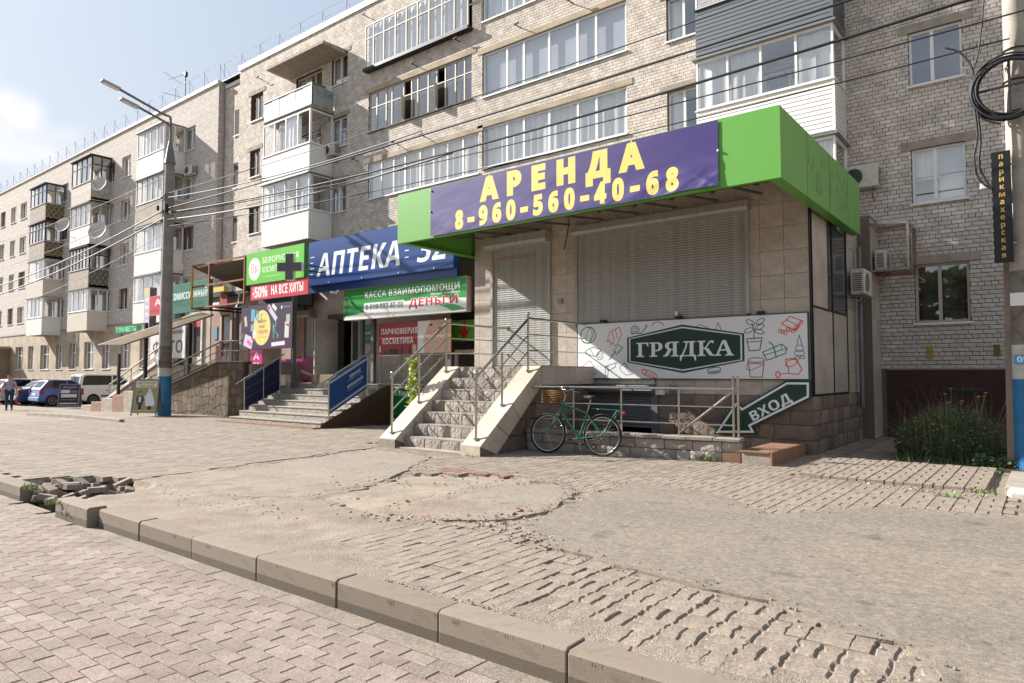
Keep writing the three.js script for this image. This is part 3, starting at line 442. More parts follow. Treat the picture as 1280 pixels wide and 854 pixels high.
{ // ---- section behind the kiosk, with the white roof edge
  const B = thing('apartment_building', 'five-storey pale brick apartment block with white roof edge, behind the green kiosk', 'building', [0, 0, 0]);
  const holes = [], wins = [], X0 = -32.6, X1 = 8;
  const add = (r, o) => { holes.push(r); wins.push([r, o]); };
  for (let k = 0; k < 5; k++) { const y = 2.70 + 2.84 * k, h = k === 0 ? 1.38 : 1.3; add([-2.46, -1.38, y, y + h], { lintel: M.concrete, hang: ['dark', 'blindhalf', 'none', 'net', 'net'][k], splits: [k ? 0.44 : 0.46], m: k === 0 ? mat('#b3a596', 0.6) : M.pvc, depth: 0.07 }); if (k) add([2.4, 3.5, y, y + 1.3], { lintel: M.concrete }); }
  for (let k = 1; k < 4; k++) add([-8.72, -7.8, SILL[k] + 0.1, SILL[k] + 1.42], { lintel: M.concrete, hang: 'half', splits: [0.55] });
  // glazed loggias flush with the wall
  const mull = [210, 293, 420, 562, 655].map(x => (onZ(580 + x / 3.99, 85, WZ).x + 15.98) / 5.9);
  for (let k = 0; k < 4; k++) add([-15.98, -10.08, SILL[k] + (k === 1 ? 0.5 : 0.27), SILL[k] + (k === 1 ? 2.0 : 1.88)], { splits: mull, hang: k === 2 ? 'blind' : 'net', fw: 0.06, depth: 0.06, lintel: M.plaster });  // one row's pale blind is added, its grey-blue imitating sky reflected in the glass
  add([-22.33, -16.16, 8.82, 10.35], { splits: [0.13, 0.25, 0.36, 0.5, 0.62, 0.74, 0.87], hang: 'net', fw: 0.055, depth: 0.05, lintel: M.plaster });
  add([-22.33, -16.5, 11.68, 13.36], { splits: [0.08, 0.18, 0.24, 0.36, 0.44, 0.5, 0.6, 0.68, 0.76, 0.85, 0.93], transom: 0.62, m: M.woodWhite, fw: 0.045, depth: 0.05, hang: 'none', lintel: M.plaster, open: [4, 8], sill: M.concrete });
  add([-22.33, -16.5, 14.36, 16.2], { splits: [0.09, 0.2, 0.32, 0.43, 0.54, 0.65, 0.77, 0.88], transom: 0.68, m: M.woodWhite, fw: 0.045, depth: -0.22, hang: 'net', sill: null });
  for (const y of [8.6, 11.5, 14.32]) add([-24.9, -23.78, y, y + 1.32], { hang: 'half', lintel: M.concrete, m: M.pvc });
  for (const [y, w] of [[8.52, 0.98], [11.4, 0.9], [14.25, 1.1]]) add([-31.5, -31.5 + w, y, y + 1.35], { m: M.woodBrown, hang: 'none', lintel: M.concrete, splits: [0.5] });
  // the narrow recess: windows of the stairwell
  const rec = []; for (const y of [5.6, 8.42, 11.3, 14.1]) { const r = [-33.6, -32.95, y, y + 1.3]; rec.push(r); }
  // doors onto the balconies
  for (const y of [13.2, 10.4, 7.5]) add([-27.6, -25.6, y, y + 2.2], { m: M.woodWhite, splits: [0.35, 0.68], transom: 0.4, transoms: [0, 1], sill: null, hang: 'half' });
  for (const y of [7.45, 10.3, 4.7, 13.1]) add([-6.6, -4.6, y, y + 2.2], { splits: [0.35, 0.68], sill: null, hang: 'net' });
  const wall = grp('wall', B);
  mesh('masonry', [wallSlab(X0, X1, 1.6, ROOF, WZ - 0.024, 0.32, holes), bx(-34.6, X0, 1.6, ROOF - 0.35, WZ - 0.64, WZ - 0.34), bx(X1 - 0.3, X1, 1.6, ROOF, WZ - 11, WZ - 0.34), bx(X0, X1, 0, ROOF, WZ - 11.3, WZ - 11), bx(X0, X0 + 0.3, 0, ROOF, WZ - 11, WZ - 0.34)], M.mortar, wall);
  const bricks = brickField(X0, X1, 1.62, ROOF - 0.05, WZ, holes, 17);
  bricks.sort((a, b) => Math.hypot(a.x0, a.y0 - 1.5) - Math.hypot(b.x0, b.y0 - 1.5));
  const seen = bricks.filter(b => b.x0 > -3.05 && b.x1 < -0.35 && b.y0 > 1.6), near = new Set(seen.slice(0, 300)), geos = {}, mats = brickTones.map(c => mat('#' + c.getHexString(), 0.92, { map: 'blotch', mapPer: 1.3, bump: 'fine', bumpScale: 0.003 }));
  let n = 0; for (const b of near) { const w = (b.x1 - b.x0).toFixed(2); geos[w] ??= uvMetres(bx(-w / 2, +w / 2, 0, 0.084, -0.03, 0)); const o = shared('brick', geos[w], mats[n++ % 7], wall); o.position.set((b.x0 + b.x1) / 2, b.y0, b.z); }
  const mass = mesh('brick_mass', brickMass(bricks.filter(b => !near.has(b))), M.brick, wall, true); mass.userData.kind = 'stuff';
  const rb = mesh('brick_mass', brickMass([...brickField(-34.6, X0, 4.4, ROOF - 0.4, WZ - 0.33, rec, 19)]), M.brick, wall, true); rb.userData.kind = 'stuff';
  for (const r of rec) windowIn(B, r, { m: M.pvcOld, splits: [], hang: 'none', z: WZ - 0.33, depth: 0.02 });
  wins.forEach(([r, o]) => windowIn(B, r, o));
  mesh('plinth', bx(-3.1, X1, -0.4, 1.6, WZ - 0.3, WZ + 0.038), M.mortar, B); { const pb = brickField(-3.1, X1, -0.06, 1.6, WZ + 0.05, [[-1.95, -1.2, 1.0, 1.14]], 23), g = brickMass(pb.map(q => ({ ...q, c: [0.06 + 0.02 * q.c[0], 0.026 + 0.008 * q.c[0], 0.022 + 0.008 * q.c[0]] }))); mesh('plinth_bricks', g, M.brick, B, true).userData.kind = 'stuff'; }
  mesh('ledge', bx(-3.1, X1, 1.6, 1.64, WZ - 0.2, WZ + 0.012), M.concreteOld, B);
  mesh('back_base', bx(X0, -3.1, -0.4, 1.6, WZ - 0.3, WZ - 0.014), M.plasterDark, B);
  for (const y of [4.3, 7.2, 10.05, 12.9, 15.7]) mesh('floor_slab', bx(X0 + 0.3, X1 - 0.3, y - 0.2, y, WZ - 11, WZ - 0.35), M.inside, B);
  for (let x = -30; x < 8; x += 4.1) mesh('inner_wall', bx(x - 0.06, x + 0.06, 0, 17, WZ - 11, WZ - 0.6), M.inside, B);
  const roof = grp('roof', B);
  mesh('roof_sheet', bx(-34.6, X1, ROOF - 0.04, ROOF, WZ - 11.3, WZ - 0.1), M.tinDark, roof); mesh('coping', [bx(X0, X1, ROOF - 0.04, ROOF + 0.2, WZ - 0.3, WZ + 0.07)], M.white, roof); mesh('coping', bx(-34.6, X0 - 0.01, ROOF - 0.36, ROOF - 0.16, WZ - 0.6, WZ - 0.3), M.white, roof);
  // balconies of the right column
  for (const [y, p, rm] of [[4.75, M.sidingWhite, M.tin], [7.5, M.sidingWhite, M.tin], [10.28, M.sidingGrey, M.tinDark], [13.1, M.sidingWhite, M.tin]]) balcony(B, { x0: -7.3, x1: -3.86, y, top: y + 2.5, depth: 1.2, panel: p, ribs: 'h', cols: 4, sideCols: 1, roof: true, roofMat: rm, corner: y > 10 && y < 11 ? M.tinDark : M.concrete, hang: 'net', thin: 1 });
  // middle column
  balcony(B, { x0: -28.35, x1: -24.75, y: 7.5, top: 10.2, depth: 1.2, cols: 4, sideCols: 1, ribs: 'v' });
  balcony(B, { x0: -28.35, x1: -24.75, y: 10.4, top: 13.04, depth: 1.2, cols: 4, sideCols: 1, ribs: 'v', roof: false, hang: 'none', skip: [1, 3] });
  { const g = grp('balcony', B); const zf = WZ + 1.15, rs = mat('#8d9aa0', 0.6, { map: 'rust', mapPer: 1.7 });
    mesh('slab', bx(-28.4, -24.7, 13.05, 13.2, WZ, zf), M.concreteOld, g); const gs = [], sp = []; for (let i = 0; i < 6; i++) gs.push(bx(-28.38 + i * 0.61, -28.38 + i * 0.61 + 0.59, 13.2, 14.05, zf - 0.012, zf + (i % 2) * 0.008)); gs.push(bx(-24.74, -24.72, 13.2, 14.05, WZ + 0.03, zf - 0.02)); mesh('railing_sheet', gs, rs, g);
    mesh('railing', [bx(-28.42, -24.68, 14.05, 14.1, zf - 0.05, zf + 0.03), bx(-28.42, -24.68, 13.13, 13.2, zf + 0.001, zf + 0.04), bx(-24.75, -24.68, 13.2, 14.05, zf - 0.03, zf + 0.03)], M.darkSteel, g);
    mesh('canopy_slab', prismX([[WZ, 15.75], [WZ + 1.2, 15.7], [WZ + 1.22, 15.58], [WZ, 15.52]], -28.2, -23.9), M.concreteOld, g); mesh('flower_box', bx(-25.1, -24.75, 14.1, 14.18, WZ + 0.4, zf), M.plant.clone(), g); }
  // hangers of old clotheslines under the top loggia
  mesh('loggia_bottom', bx(-22.4, -16.45, 14.22, 14.34, WZ + 0.003, WZ + 0.3), M.tinDark, B);
  mesh('wall_hook', [[-27.3, 16.4], [-25.6, 15.9], [-22.4, 16.7], [-19.4, 13.72], [-17.1, 14.0], [-14.2, 13.6], [-12.0, 13.7], [-18.9, 10.75], [-20.5, 10.8], [-23, 10.6], [-30.5, 16.2]].flatMap(([x, y]) => [rod([x, y, WZ], [x - 0.05, y + 0.03, WZ + 0.3], 0.02, 6), rod([x - 0.1, y + 0.03, WZ + 0.28], [x + 0.12, y + 0.05, WZ + 0.28], 0.025, 6)]), M.darkSteel, B);
  mesh('gas_marker', [bx(-2.27, -2.13, 1.86, 2.0, WZ, WZ + 0.012), bx(-2.27, -2.13, 2.02, 2.16, WZ, WZ + 0.012)], mat('#a88a2a', 0.6), B); mesh('gas_marker', [bx(-0.98, -0.86, 1.9, 2.15, WZ, WZ + 0.012)], mat('#6f5a2c', 0.7), B);
  mesh('cellar_vent', bx(-1.95, -1.2, 1.02, 1.14, WZ + 0.04, WZ + 0.06), M.black, B);
}
{ // ---- long section on the left
  const B = thing('apartment_building', 'long five-storey pale brick apartment block with railed roof above the parked cars', 'building', [0, 0, 0]);
  const holes = [], wins = [], X0 = -92, X1 = -34.7, add = (r, o) => { holes.push(r); wins.push([r, o]); };
  const cols = [[-38.5, 1.35], [-46.7, 1.3], [-49.0, 1.2], [-57.0, 1.25], [-66.0, 1.5], [-68.4, 1.3], [-71.1, 1.25], [-75, 1.3], [-79, 1.3]];
  cols.forEach(([x, w], i) => { for (let k = 0; k < 4; k++) add([x, x + w, SILL[k], SILL[k] + 1.33], { hang: ['half', 'net', 'none', 'sides', 'net'][(i * 3 + k * 2) % 5], m: (i + k) % 4 === 1 ? M.woodBrown : M.pvc, depth: 0.14 }); });
  for (const [x, w] of [[-66, 1.8], [-63, 1.2], [-60.3, 1.8], [-57.1, 1.2], [-54.6, 1.3], [-51.9, 1.6], [-48.9, 1.25], [-46.1, 1.25], [-43.4, 1.25]]) add([x, x + w, 1.85, 3.68], { hang: 'half', depth: 0.16, transom: 0.62, z: WZ + 0.02 });
  const doors = []; for (const x of [-41, -51.1, -59.1]) for (const y of [4.7, 7.5, 10.4, 13.2]) add([x, x + 1.9, y, y + 2.2], { m: M.pvcOld, splits: [0.4], sill: null, hang: 'half' });
  const tileTex = canvasTex(1024, 768, (c, w, h) => { const r = rng(3); c.fillStyle = '#6d6459'; c.fillRect(0, 0, w, h); const S = w / 8, C = h / 16; for (let j = 0; j < 16; j++) { const head = j % 4 === 3, u = head ? S / 2 : S; for (let i = -1; i < w / u + 1; i++) { const t = brickTones[Math.floor(r() * 7)], k = 0.74 + 0.18 * r(); c.fillStyle = '#' + t.clone().multiplyScalar(k).getHexString(); c.fillRect(i * u + (head ? S / 4 : j % 4 === 1 ? 0 : S / 2) + 3, j * C + 3.5, u - 6, C - 7); } } });
  tileTex.wrapS = tileTex.wrapT = THREE.RepeatWrapping; tileTex.repeat.set(1 / 2.08, 1 / 1.568);
  const bm = new THREE.MeshPhysicalMaterial({ map: tileTex, roughness: 0.93, bumpMap: tileTex, bumpScale: 0.012 });
  const wall = grp('wall', B);
  mesh('masonry', [wallSlab(X0, X1, 4.62, ROOF, WZ, 0.34, holes), bx(X1 - 0.3, X1, 0, ROOF, WZ - 11, WZ - 0.34), bx(X0, X1, 0, ROOF, WZ - 11.3, WZ - 11), bx(X0, X0 + 0.3, 0, ROOF, WZ - 11, WZ - 0.34)], bm, wall);
  mesh('ground_floor', wallSlab(X0, X1, -0.5, 4.6, WZ + 0.03, 0.37, holes), M.plaster, wall); mesh('ledge', bx(X0, X1, 4.6, 4.66, WZ - 0.05, WZ + 0.07), M.tin, wall);
  wins.forEach(([r, o]) => windowIn(B, r, o));
  for (const y of [4.5, 7.2, 10.05, 12.9, 15.7]) mesh('floor_slab', bx(X0 + 0.3, X1 - 0.3, y - 0.2, y, WZ - 11, WZ - 0.36), M.inside, B);
  for (let x = -88; x < -36; x += 4.3) mesh('inner_wall', bx(x - 0.06, x + 0.06, 0, 17, WZ - 11, WZ - 0.6), M.inside, B);
  const roof = grp('roof', B); mesh('roof_sheet', bx(X0, X1, ROOF, ROOF + 0.05, WZ - 11.3, WZ + 0.1), M.tin, roof); mesh('gutter', bx(X0, X1, ROOF - 0.1, ROOF - 0.004, WZ + 0.003, WZ + 0.09), M.white, roof);
  const diamond = (c1, c2, c3) => canvasTex(256, 256, (c, w, h) => { c.fillStyle = c1; c.fillRect(0, 0, w, h); c.strokeStyle = c2; c.lineWidth = 22; for (let i = 0; i < 3; i++) for (let j = 0; j < 2; j++) { const x = (i + 0.5) * w / 3, y = (j + 0.5) * h / 2; c.beginPath(); c.moveTo(x, y - 58); c.lineTo(x + 40, y); c.lineTo(x, y + 58); c.lineTo(x - 40, y); c.closePath(); c.stroke(); c.fillStyle = c3; c.fillRect(x - 12, y - 12, 24, 24); } });
  const dmat = (a, b, c) => { const t = diamond(a, b, c); t.wrapS = t.wrapT = THREE.RepeatWrapping; return new THREE.MeshPhysicalMaterial({ map: t, roughness: 0.8 }); };
  const dm1 = dmat('#4f4c42', '#857a55', '#4f4c42'), dm2 = dmat('#7f7550', '#4d555c', '#8f865f');
  const colB = (x0, x1, list) => list.forEach(([y, o]) => balcony(B, { x0, x1, y, top: y + 2.55, depth: 1.2, ...o }));
  colB(-41.6, -38.3, [[13.0, { cols: 4, sideCols: 2, parapet: 1.0 }], [10.2, { cols: 5, frame: M.pvcOld, panel: mat('#b3ab9d', 0.8, { map: 'blotch' }), sideCols: 2 }], [7.35, { cols: 3, sideCols: 1 }], [4.55, { cols: 3, sideCols: 1, hang: 'half' }]]);
  colB(-51.6, -48.3, [[12.95, { cols: 4, frame: M.woodDark, panel: mat('#b0aba4', 0.8, { map: 'rust' }), ribs: null, roofMat: M.tinDark, transom: 0.65, top: 15.75 }], [10.1, { cols: 4, frame: M.pvcOld, panel: M.sidingWhite }], [7.25, { cols: 6, frame: M.woodDark, panel: M.concrete, ribs: null, panelSide: dm2, transom: 0.6, roofMat: M.tinDark, hang: 'none' }], [4.5, { cols: 4, panel: M.sidingBeige, ribs: 'v' }]]);
  colB(-59.6, -56.4, [[12.75, { cols: 4, frame: M.frameBlue, panel: M.concrete, ribs: null, panelSide: dm1, transom: 0.65, roofMat: M.tinDark }], [10.0, { cols: 5, frame: M.woodDark, panel: M.concrete, ribs: null, panelSide: dm1, transom: 0.65, roofMat: M.tinDark }], [7.25, { cols: 2, panel: M.sidingBeige, ribs: 'v', sideCols: 1, hang: 'drape' }], [4.5, { cols: 4, panel: M.sidingWhite, ribs: 'v', sideCols: 1 }]]);
  // low porch at the far end
  mesh('porch', [bx(-72, -67.2, -0.5, 3.55, WZ + 0.03, WZ + 3)], M.plasterDark, B); mesh('porch_roof', bx(-72.2, -67, 3.55, 3.75, WZ + 0.08, WZ + 3.3), M.tin, B);
}
// railings on the roofs
for (const [x0, x1, yb, h, label, z] of [[-92, -34.8, ROOF + 0.05, 1.0, 'thin steel safety railing along the roof of the long left block', WZ - 0.1], [-34.4, -12, ROOF + 0.19, 0.75, 'low steel railing above the white roof edge', WZ - 0.12]]) {
  const f = thing('roof_railing', label, 'railing'); const n = Math.round((x1 - x0) / 1.7);
  for (let i = 0; i <= n; i++) { const x = x0 + (x1 - x0) * i / n; mesh('post', [rod([x, yb, z], [x, yb + h, z], 0.013, 5), rod([x, yb + h * 0.9, z], [x, yb, z - 0.5], 0.008, 4)], M.greyPipe, f); }
  mesh('rail', rod([x0, yb + h, z], [x1, yb + h, z], 0.01, 5), M.greyPipe, f); mesh('rail', rod([x0, yb + h * 0.5, z], [x1, yb + h * 0.5, z], 0.008, 5), M.greyPipe, f);
}
{ const p = onZ(232, 100, WZ - 0.6), t = thing('roof_antenna', 'television aerial standing on the roof of the left block', 'antenna', [p.x, 0, p.z]);
  mesh('mast', rod([0, ROOF, 0], [0, ROOF + 2.2, 0], 0.03, 6), M.greyPipe, t); mesh('boom', [rod([-1.4, ROOF + 1.9, 0.4], [0.2, ROOF + 2.0, 0], 0.02, 5), rod([-1.6, ROOF + 1.1, 0.6], [0.1, ROOF + 0.5, 0], 0.015, 5), rod([-0.9, ROOF + 1.7, -0.2], [-0.9, ROOF + 2.1, 0.9], 0.012, 4)], M.greyPipe, t); mesh('amplifier_box', bx(-0.12, 0.1, ROOF + 1.85, ROOF + 2.1, -0.08, 0.08), M.darkSteel, t); }
// satellite dishes and air conditioners on the facade
function dish(px, py, z, r, label) { const p = onZ(px, py, z), t = thing('satellite_dish', label, 'satellite dish', [p.x, p.y, p.z], 0.5, 'dishes on the balconies'); const pr = []; for (let i = 0; i <= 8; i++) pr.push(new THREE.Vector2(r * i / 8 + 0.001, 0.25 * r * (i / 8) ** 2)); const g = new THREE.LatheGeometry(pr, 20); g.rotateX(Math.PI / 2 - 0.35); const m = M.pvcOld.clone(); m.side = THREE.DoubleSide; mesh('reflector', g, m, t); mesh('feed_arm', [rod([0, -r * 0.9, 0.1], [0, 0, r * 1.1], 0.015, 5), ball(0, 0, r * 1.1, 0.05, 6)], M.greyPipe, t); mesh('bracket', rod([0, 0, 0], [-0.1, -0.1, -0.3], 0.025, 6), M.greyPipe, t); }
dish(79, 282, -17.25, 0.55, 'white satellite dish beside the balcony with patterned side panels'); dish(125, 231, -17.2, 0.5, 'grey satellite dish beside the balcony under the sloping roof'); dish(123, 289, -17.2, 0.6, 'white satellite dish beside the white clad balcony');
function aircon(p, turn, label, s = 1, group) {
  const t = thing('air_conditioner', label, 'air conditioner', [p.x, p.y, p.z], turn, group), w = 0.82 * s, h = 0.56 * s, d = 0.3 * s;
  mesh('casing', rbx(-w / 2, w / 2, 0, h, 0.02, d, 0.02 * s, 2), M.pvcOld, t); const ring = new THREE.TorusGeometry(0.2 * s, 0.012 * s, 6, 24); ring.translate(-0.13 * s, h / 2, d + 0.005); const disc = new THREE.CylinderGeometry(0.2 * s, 0.2 * s, 0.01, 24); disc.rotateX(Math.PI / 2); disc.translate(-0.13 * s, h / 2, d); mesh('fan_opening', disc, M.black, t);
  const gr = [ring]; for (let i = -4; i <= 4; i++) { const a = i * 0.045 * s, l = Math.sqrt(Math.max(0.001, 0.04 * s * s - a * a)); gr.push(rod([-0.13 * s + a, h / 2 - l, d + 0.008], [-0.13 * s + a, h / 2 + l, d + 0.008], 0.004, 4)); } mesh('grille', gr, M.steelDull, t);
  const vents = []; for (let i = 0; i < 9; i++) vents.push(bx(-w / 2 - 0.004, -w / 2 + 0.01, h * (0.15 + 0.08 * i), h * (0.15 + 0.08 * i) + 0.022 * s, 0.06, d - 0.05), bx(w / 2 - 0.01, w / 2 + 0.004, h * (0.15 + 0.08 * i), h * (0.15 + 0.08 * i) + 0.022 * s, 0.06, d - 0.05)); mesh('side_vents', vents, M.tinDark, t);
  mesh('bracket', [bar([-w * 0.3, -0.02, -0.05], [-w * 0.3, -0.02, d], 0.03, 0.03), bar([w * 0.3, -0.02, -0.05], [w * 0.3, -0.02, d], 0.03, 0.03), bar([w * 0.3, -0.3 * s, -0.05], [w * 0.3, -0.02, d * 0.9], 0.02, 0.02), bar([-w * 0.3, -0.3 * s, -0.05], [-w * 0.3, -0.02, d * 0.9], 0.02, 0.02), bar([-w * 0.3, -0.03, 0.01], [w * 0.3, -0.03, 0.01], 0.02, 0.02)], M.steelDull, t);
  return t;
}
aircon(onZ(1078, 238, WZ + 0.06), 0, 'white air conditioner on brick wall between the kiosk fascia and a window', 1.0);
aircon(onZ(417, 197, WZ + 0.06), 0, 'white air conditioner below the window beside the open balcony', 1.0);
aircon(onZ(241, 220, WZ + 0.06), 0, 'white air conditioner on the left block behind the lamp post', 1.0);
aircon(onZ(134, 238, WZ + 0.06), 0, 'white air conditioner between a satellite dish and a left block window', 1.0);

// ================================================================ KIOSK WITH THE GREEN FASCIA
const KZ = -13.37, KL = -11.8, KR = -3.48, FLOOR = 1.65;
function roughBlock(w, h, d, seed, amp = 0.012) {      // a hewn block, front at z = 0, base at y = 0, centred in x
  const g = new THREE.BoxGeometry(w, h, d, 5, 3, 2), p = g.attributes.position;
  for (let i = 0; i < p.count; i++) { const x = p.getX(i), y = p.getY(i), z = p.getZ(i), ex = 1 - Math.abs(x) * 2 / w, ey = 1 - Math.abs(y) * 2 / h, round = 0.007 * (ex < 0.05 ? 1 : 0) + 0.006 * (ey < 0.05 ? 1 : 0);
    const n = fbm(x * 9 + seed * 3.1, y * 9 + z * 7 + seed, seed, 3) - 0.5, f = z > d / 2 - 0.001; p.setXYZ(i, x + (ex < 0.05 ? n * 0.014 : 0), y + (ey < 0.05 ? n * 0.012 : 0), z + (f ? n * amp * 3 - round : 0)); }
  g.translate(0, h / 2, -d / 2); g.computeVertexNormals(); return uvMetres(g.toNonIndexed());
}
const blockBank = {}; function block(w, h, d, k, amp) { w = Math.round(w * 20) / 20; const key = [w, h.toFixed(2), d, k % 3, amp].join(); return blockBank[key] ??= roughBlock(w - 0.012, h - 0.012, d, 3 + (k % 3) * 11 + Math.round(w * 20), amp); }
function stoneRow(parent, name, x0, x1, y, h, z, mats, r, turn = 0, wmin = 0.3, wmax = 0.6, amp = 0.012) {      // a course of blocks along x, or along -z from x0 to x1 when turned
  let a = x0, k = Math.floor(r() * 9); while (a < x1 - 0.02) { let w = Math.round(rr(wmin, wmax, r) * 20) / 20; if (x1 - a - w < 0.18) w = x1 - a; const o = shared(name, block(w, h, 0.16, k, amp), mats[Math.floor(r() * mats.length)], parent); const c = a + w / 2; if (Math.abs(Math.round(w * 20) / 20 - w) > 1e-6) o.scale.x = w / (Math.round(w * 20) / 20); if (turn) { o.rotation.y = Math.PI / 2; o.position.set(z + rr(-0.008, 0.008, r), y, -c); } else o.position.set(c, y, z + rr(-0.008, 0.008, r)); a += w; k++; }
}
const decal = (tex) => new THREE.MeshPhysicalMaterial({ map: tex, roughness: 0.45 });
function facePlane(x0, x1, y0, y1, z, tex, rough = 0.45) { const g = new THREE.PlaneGeometry(x1 - x0, y1 - y0); g.translate((x0 + x1) / 2, (y0 + y1) / 2, z); return [g, new THREE.MeshPhysicalMaterial({ map: tex, roughness: rough })]; }
function fitText(c, s, x, y, w, h, font, color) { c.save(); c.font = `${Math.round(h * 1.38)}px ${font}`; if (font.startsWith('bold ')) c.font = `bold ${Math.round(h * 1.38)}px ${font.slice(5)}`; c.fillStyle = color; c.textBaseline = 'alphabetic'; const m = c.measureText(s).width; c.translate(x, y + h); c.scale(w / m, 1); c.fillText(s, 0, 0); c.restore(); }
function posterText(c, s, x, y, w, h, color, k) {        // heavy narrow letters, evenly spread
  c.save(); const px = Math.round(h * 1.38); c.font = `bold ${px}px sans-serif`; c.fillStyle = c.strokeStyle = color; c.lineWidth = px * 0.085; c.lineJoin = 'miter'; const ws = [...s].map(l => c.measureText(l).width * (l === '-' ? 1.0 : k)), sum = ws.reduce((a, b) => a + b), gap = (w - sum) / (s.length - 1); let cx = x;
  [...s].forEach((l, i) => { c.save(); c.translate(cx, y + h); c.scale(l === '-' ? 1 : k, 1); c.fillText(l, 0, 0); c.strokeText(l, 0, 0); c.restore(); cx += ws[i] + gap; }); c.restore();
}
const slatShape = (w, h) => { const s = new THREE.Shape([[0, 0], [0.008, h * 0.14], [0.0105, h * 0.5], [0.008, h * 0.86], [0, h], [-0.004, h], [-0.004, 0]].map(p => new THREE.Vector2(...p))); const g = new THREE.ExtrudeGeometry(s, { depth: w, bevelEnabled: false }); g.rotateY(-Math.PI / 2); g.translate(w, 0, 0); return uvMetres(g); };
function rollShutter(parent, x0, x1, y0, y1, z, boxH, m, boxOut = 0.24) {
  const s = grp('roller_shutter', parent), h = 0.054, n = Math.floor((y1 - y0) / h), geo = slatShape(x1 - x0, h - 0.003); geo.computeBoundingBox(); const flip = geo.boundingBox.max.z < 0.01;
  for (let i = 0; i < n; i++) { const o = shared('slat', geo, m, s); o.position.set(x0, y0 + i * h, z); if (flip) o.scale.z = 1; }
  mesh('guide', bx(x0 - 0.07, x0, y0, y1, z - 0.03, z + 0.05), m, s); mesh('guide', bx(x1, x1 + 0.07, y0, y1, z - 0.03, z + 0.05), m, s); mesh('backing', bx(x0, x1, y0, y1, z - 0.03, z - 0.006), m, s);
  mesh('shutter_box', prismX([[z - 0.02, y1], [z + boxOut, y1], [z + boxOut + 0.03, y1 + boxH * 0.3], [z + boxOut, y1 + boxH], [z - 0.02, y1 + boxH]], x0 - 0.1, x1 + 0.1), m, s); mesh('bottom_bar', bx(x0, x1, y0 - 0.05, y0 - 0.003, z - 0.01, z + 0.02), M.tin, s);
  return s;
}
{
  const K = thing('kiosk', 'beige tiled shop kiosk with green fascia and closed grey roller shutters', 'kiosk'), r = rng(31);
  const DOOR = [-11.14, -9.42, FLOOR, 4.66], WIN = [-8.58, -4.66, 2.69, 4.72], CEL = [-8.3, -6.72, 0.22, 1.12];
  const core = grp('wall', K);
  mesh('core', [bx(KL + 0.01, CEL[0] - 0.1, 0, 5.25, KZ - 0.4, KZ - 0.012), bx(CEL[1] + 0.1, KR - 0.01, 0, 5.25, KZ - 0.4, KZ - 0.012), bx(CEL[0] - 0.1, CEL[1] + 0.1, CEL[3] + 0.1, 5.25, KZ - 0.4, KZ - 0.012), bx(KR - 0.35, KR - 0.012, 0, 5.25, WZ + 0.06, KZ - 0.41), bx(KL + 0.012, KL + 0.35, 0, 5.25, WZ + 0.06, KZ - 0.41), bx(KL + 0.36, KR - 0.36, FLOOR - 0.2, FLOOR, WZ + 0.06, KZ - 0.41)], M.grout, core);
  const tg = {}, tile = (x0, x1, y0, y1, side) => { const w = (x1 - x0 - 0.006).toFixed(3), h = (y1 - y0 - 0.006).toFixed(3), key = w + h + side; tg[key] ??= uvMetres(side ? rbx(-0.012, 0, 0, +h, -w, 0, 0.002) : rbx(0, +w, 0, +h, -0.012, 0, 0.002)); const o = shared('tile', tg[key], M.tile[Math.floor(r() * 4)], core); if (side) o.position.set(side, y0, -x0); else o.position.set(x0, y0, KZ); };
  const TX = 0.4525, TY = 0.465, cuts = [DOOR, [WIN[0] - 0.07, WIN[1] + 0.07, WIN[2] - 0.1, WIN[3] + 0.2], [DOOR[0] - 0.07, DOOR[1] + 0.07, DOOR[2], DOOR[3] + 0.3], [CEL[0] - 0.1, CEL[1] + 0.1, 0, CEL[3] + 0.16]];
  for (let i = 0; i < 19; i++) for (let j = -5; j < 5; j++) {
    let x1 = KR - i * TX, x0 = Math.max(KL, x1 - TX), y0 = Math.max(1.09, 3.41 + (j - 1) * TY), y1 = Math.min(5.24, 3.41 + j * TY); if (x1 - x0 < 0.04 || y1 - y0 < 0.04) continue;
    let rects = [[x0, x1, y0, y1]]; for (const [a, b, c, d] of cuts) rects = rects.flatMap(([p, q, s, t]) => { if (b <= p || a >= q || d <= s || c >= t) return [[p, q, s, t]]; const o = []; if (a > p) o.push([p, a, s, t]); if (b < q) o.push([b, q, s, t]); const u = Math.max(a, p), v = Math.min(b, q); if (c > s) o.push([u, v, s, c]); if (d < t) o.push([u, v, d, t]); return o.filter(w => w[1] - w[0] > 0.03 && w[3] - w[2] > 0.03); });
    for (const q of rects) tile(...q, 0);
  }
  for (let i = 0; i < 4; i++) for (let j = -4; j < 5; j++) { const y0 = Math.max(1.09, 3.41 + (j - 1) * TY), y1 = 3.41 + j * TY; if (y1 - y0 > 0.05) tile(16.25 + i * 0.31, 16.25 + (i + 1) * 0.31, y0, Math.min(5.2, y1), KR); }   // beside the side glazing
  for (let j = 0; j < 11; j++) for (let i = 0; i < 2; i++) tile(17.52 + i * 0.46, 17.52 + (i + 1) * 0.46, j * TY + 0.02, (j + 1) * TY + 0.02, -3.2);
  mesh('rear_wall', bx(-3.6, -3.213, 0, 5.2, WZ + 0.06, -17.52), M.grout, core);
  // stone plinth
  const plinth = grp('plinth', K);
  for (const [y, h] of [[0, 0.27], [0.27, 0.28], [0.55, 0.27], [0.82, 0.27]]) { stoneRow(plinth, 'stone', KL, CEL[0] - 0.1, y, h, KZ + 0.02, M.stone, r); stoneRow(plinth, 'stone', CEL[1] + 0.1, KR + 0.02, y, h, KZ + 0.02, M.stone, r); stoneRow(plinth, 'stone', 13.37, 17.5, y, h, KR + 0.03, M.stone, r, 1); }
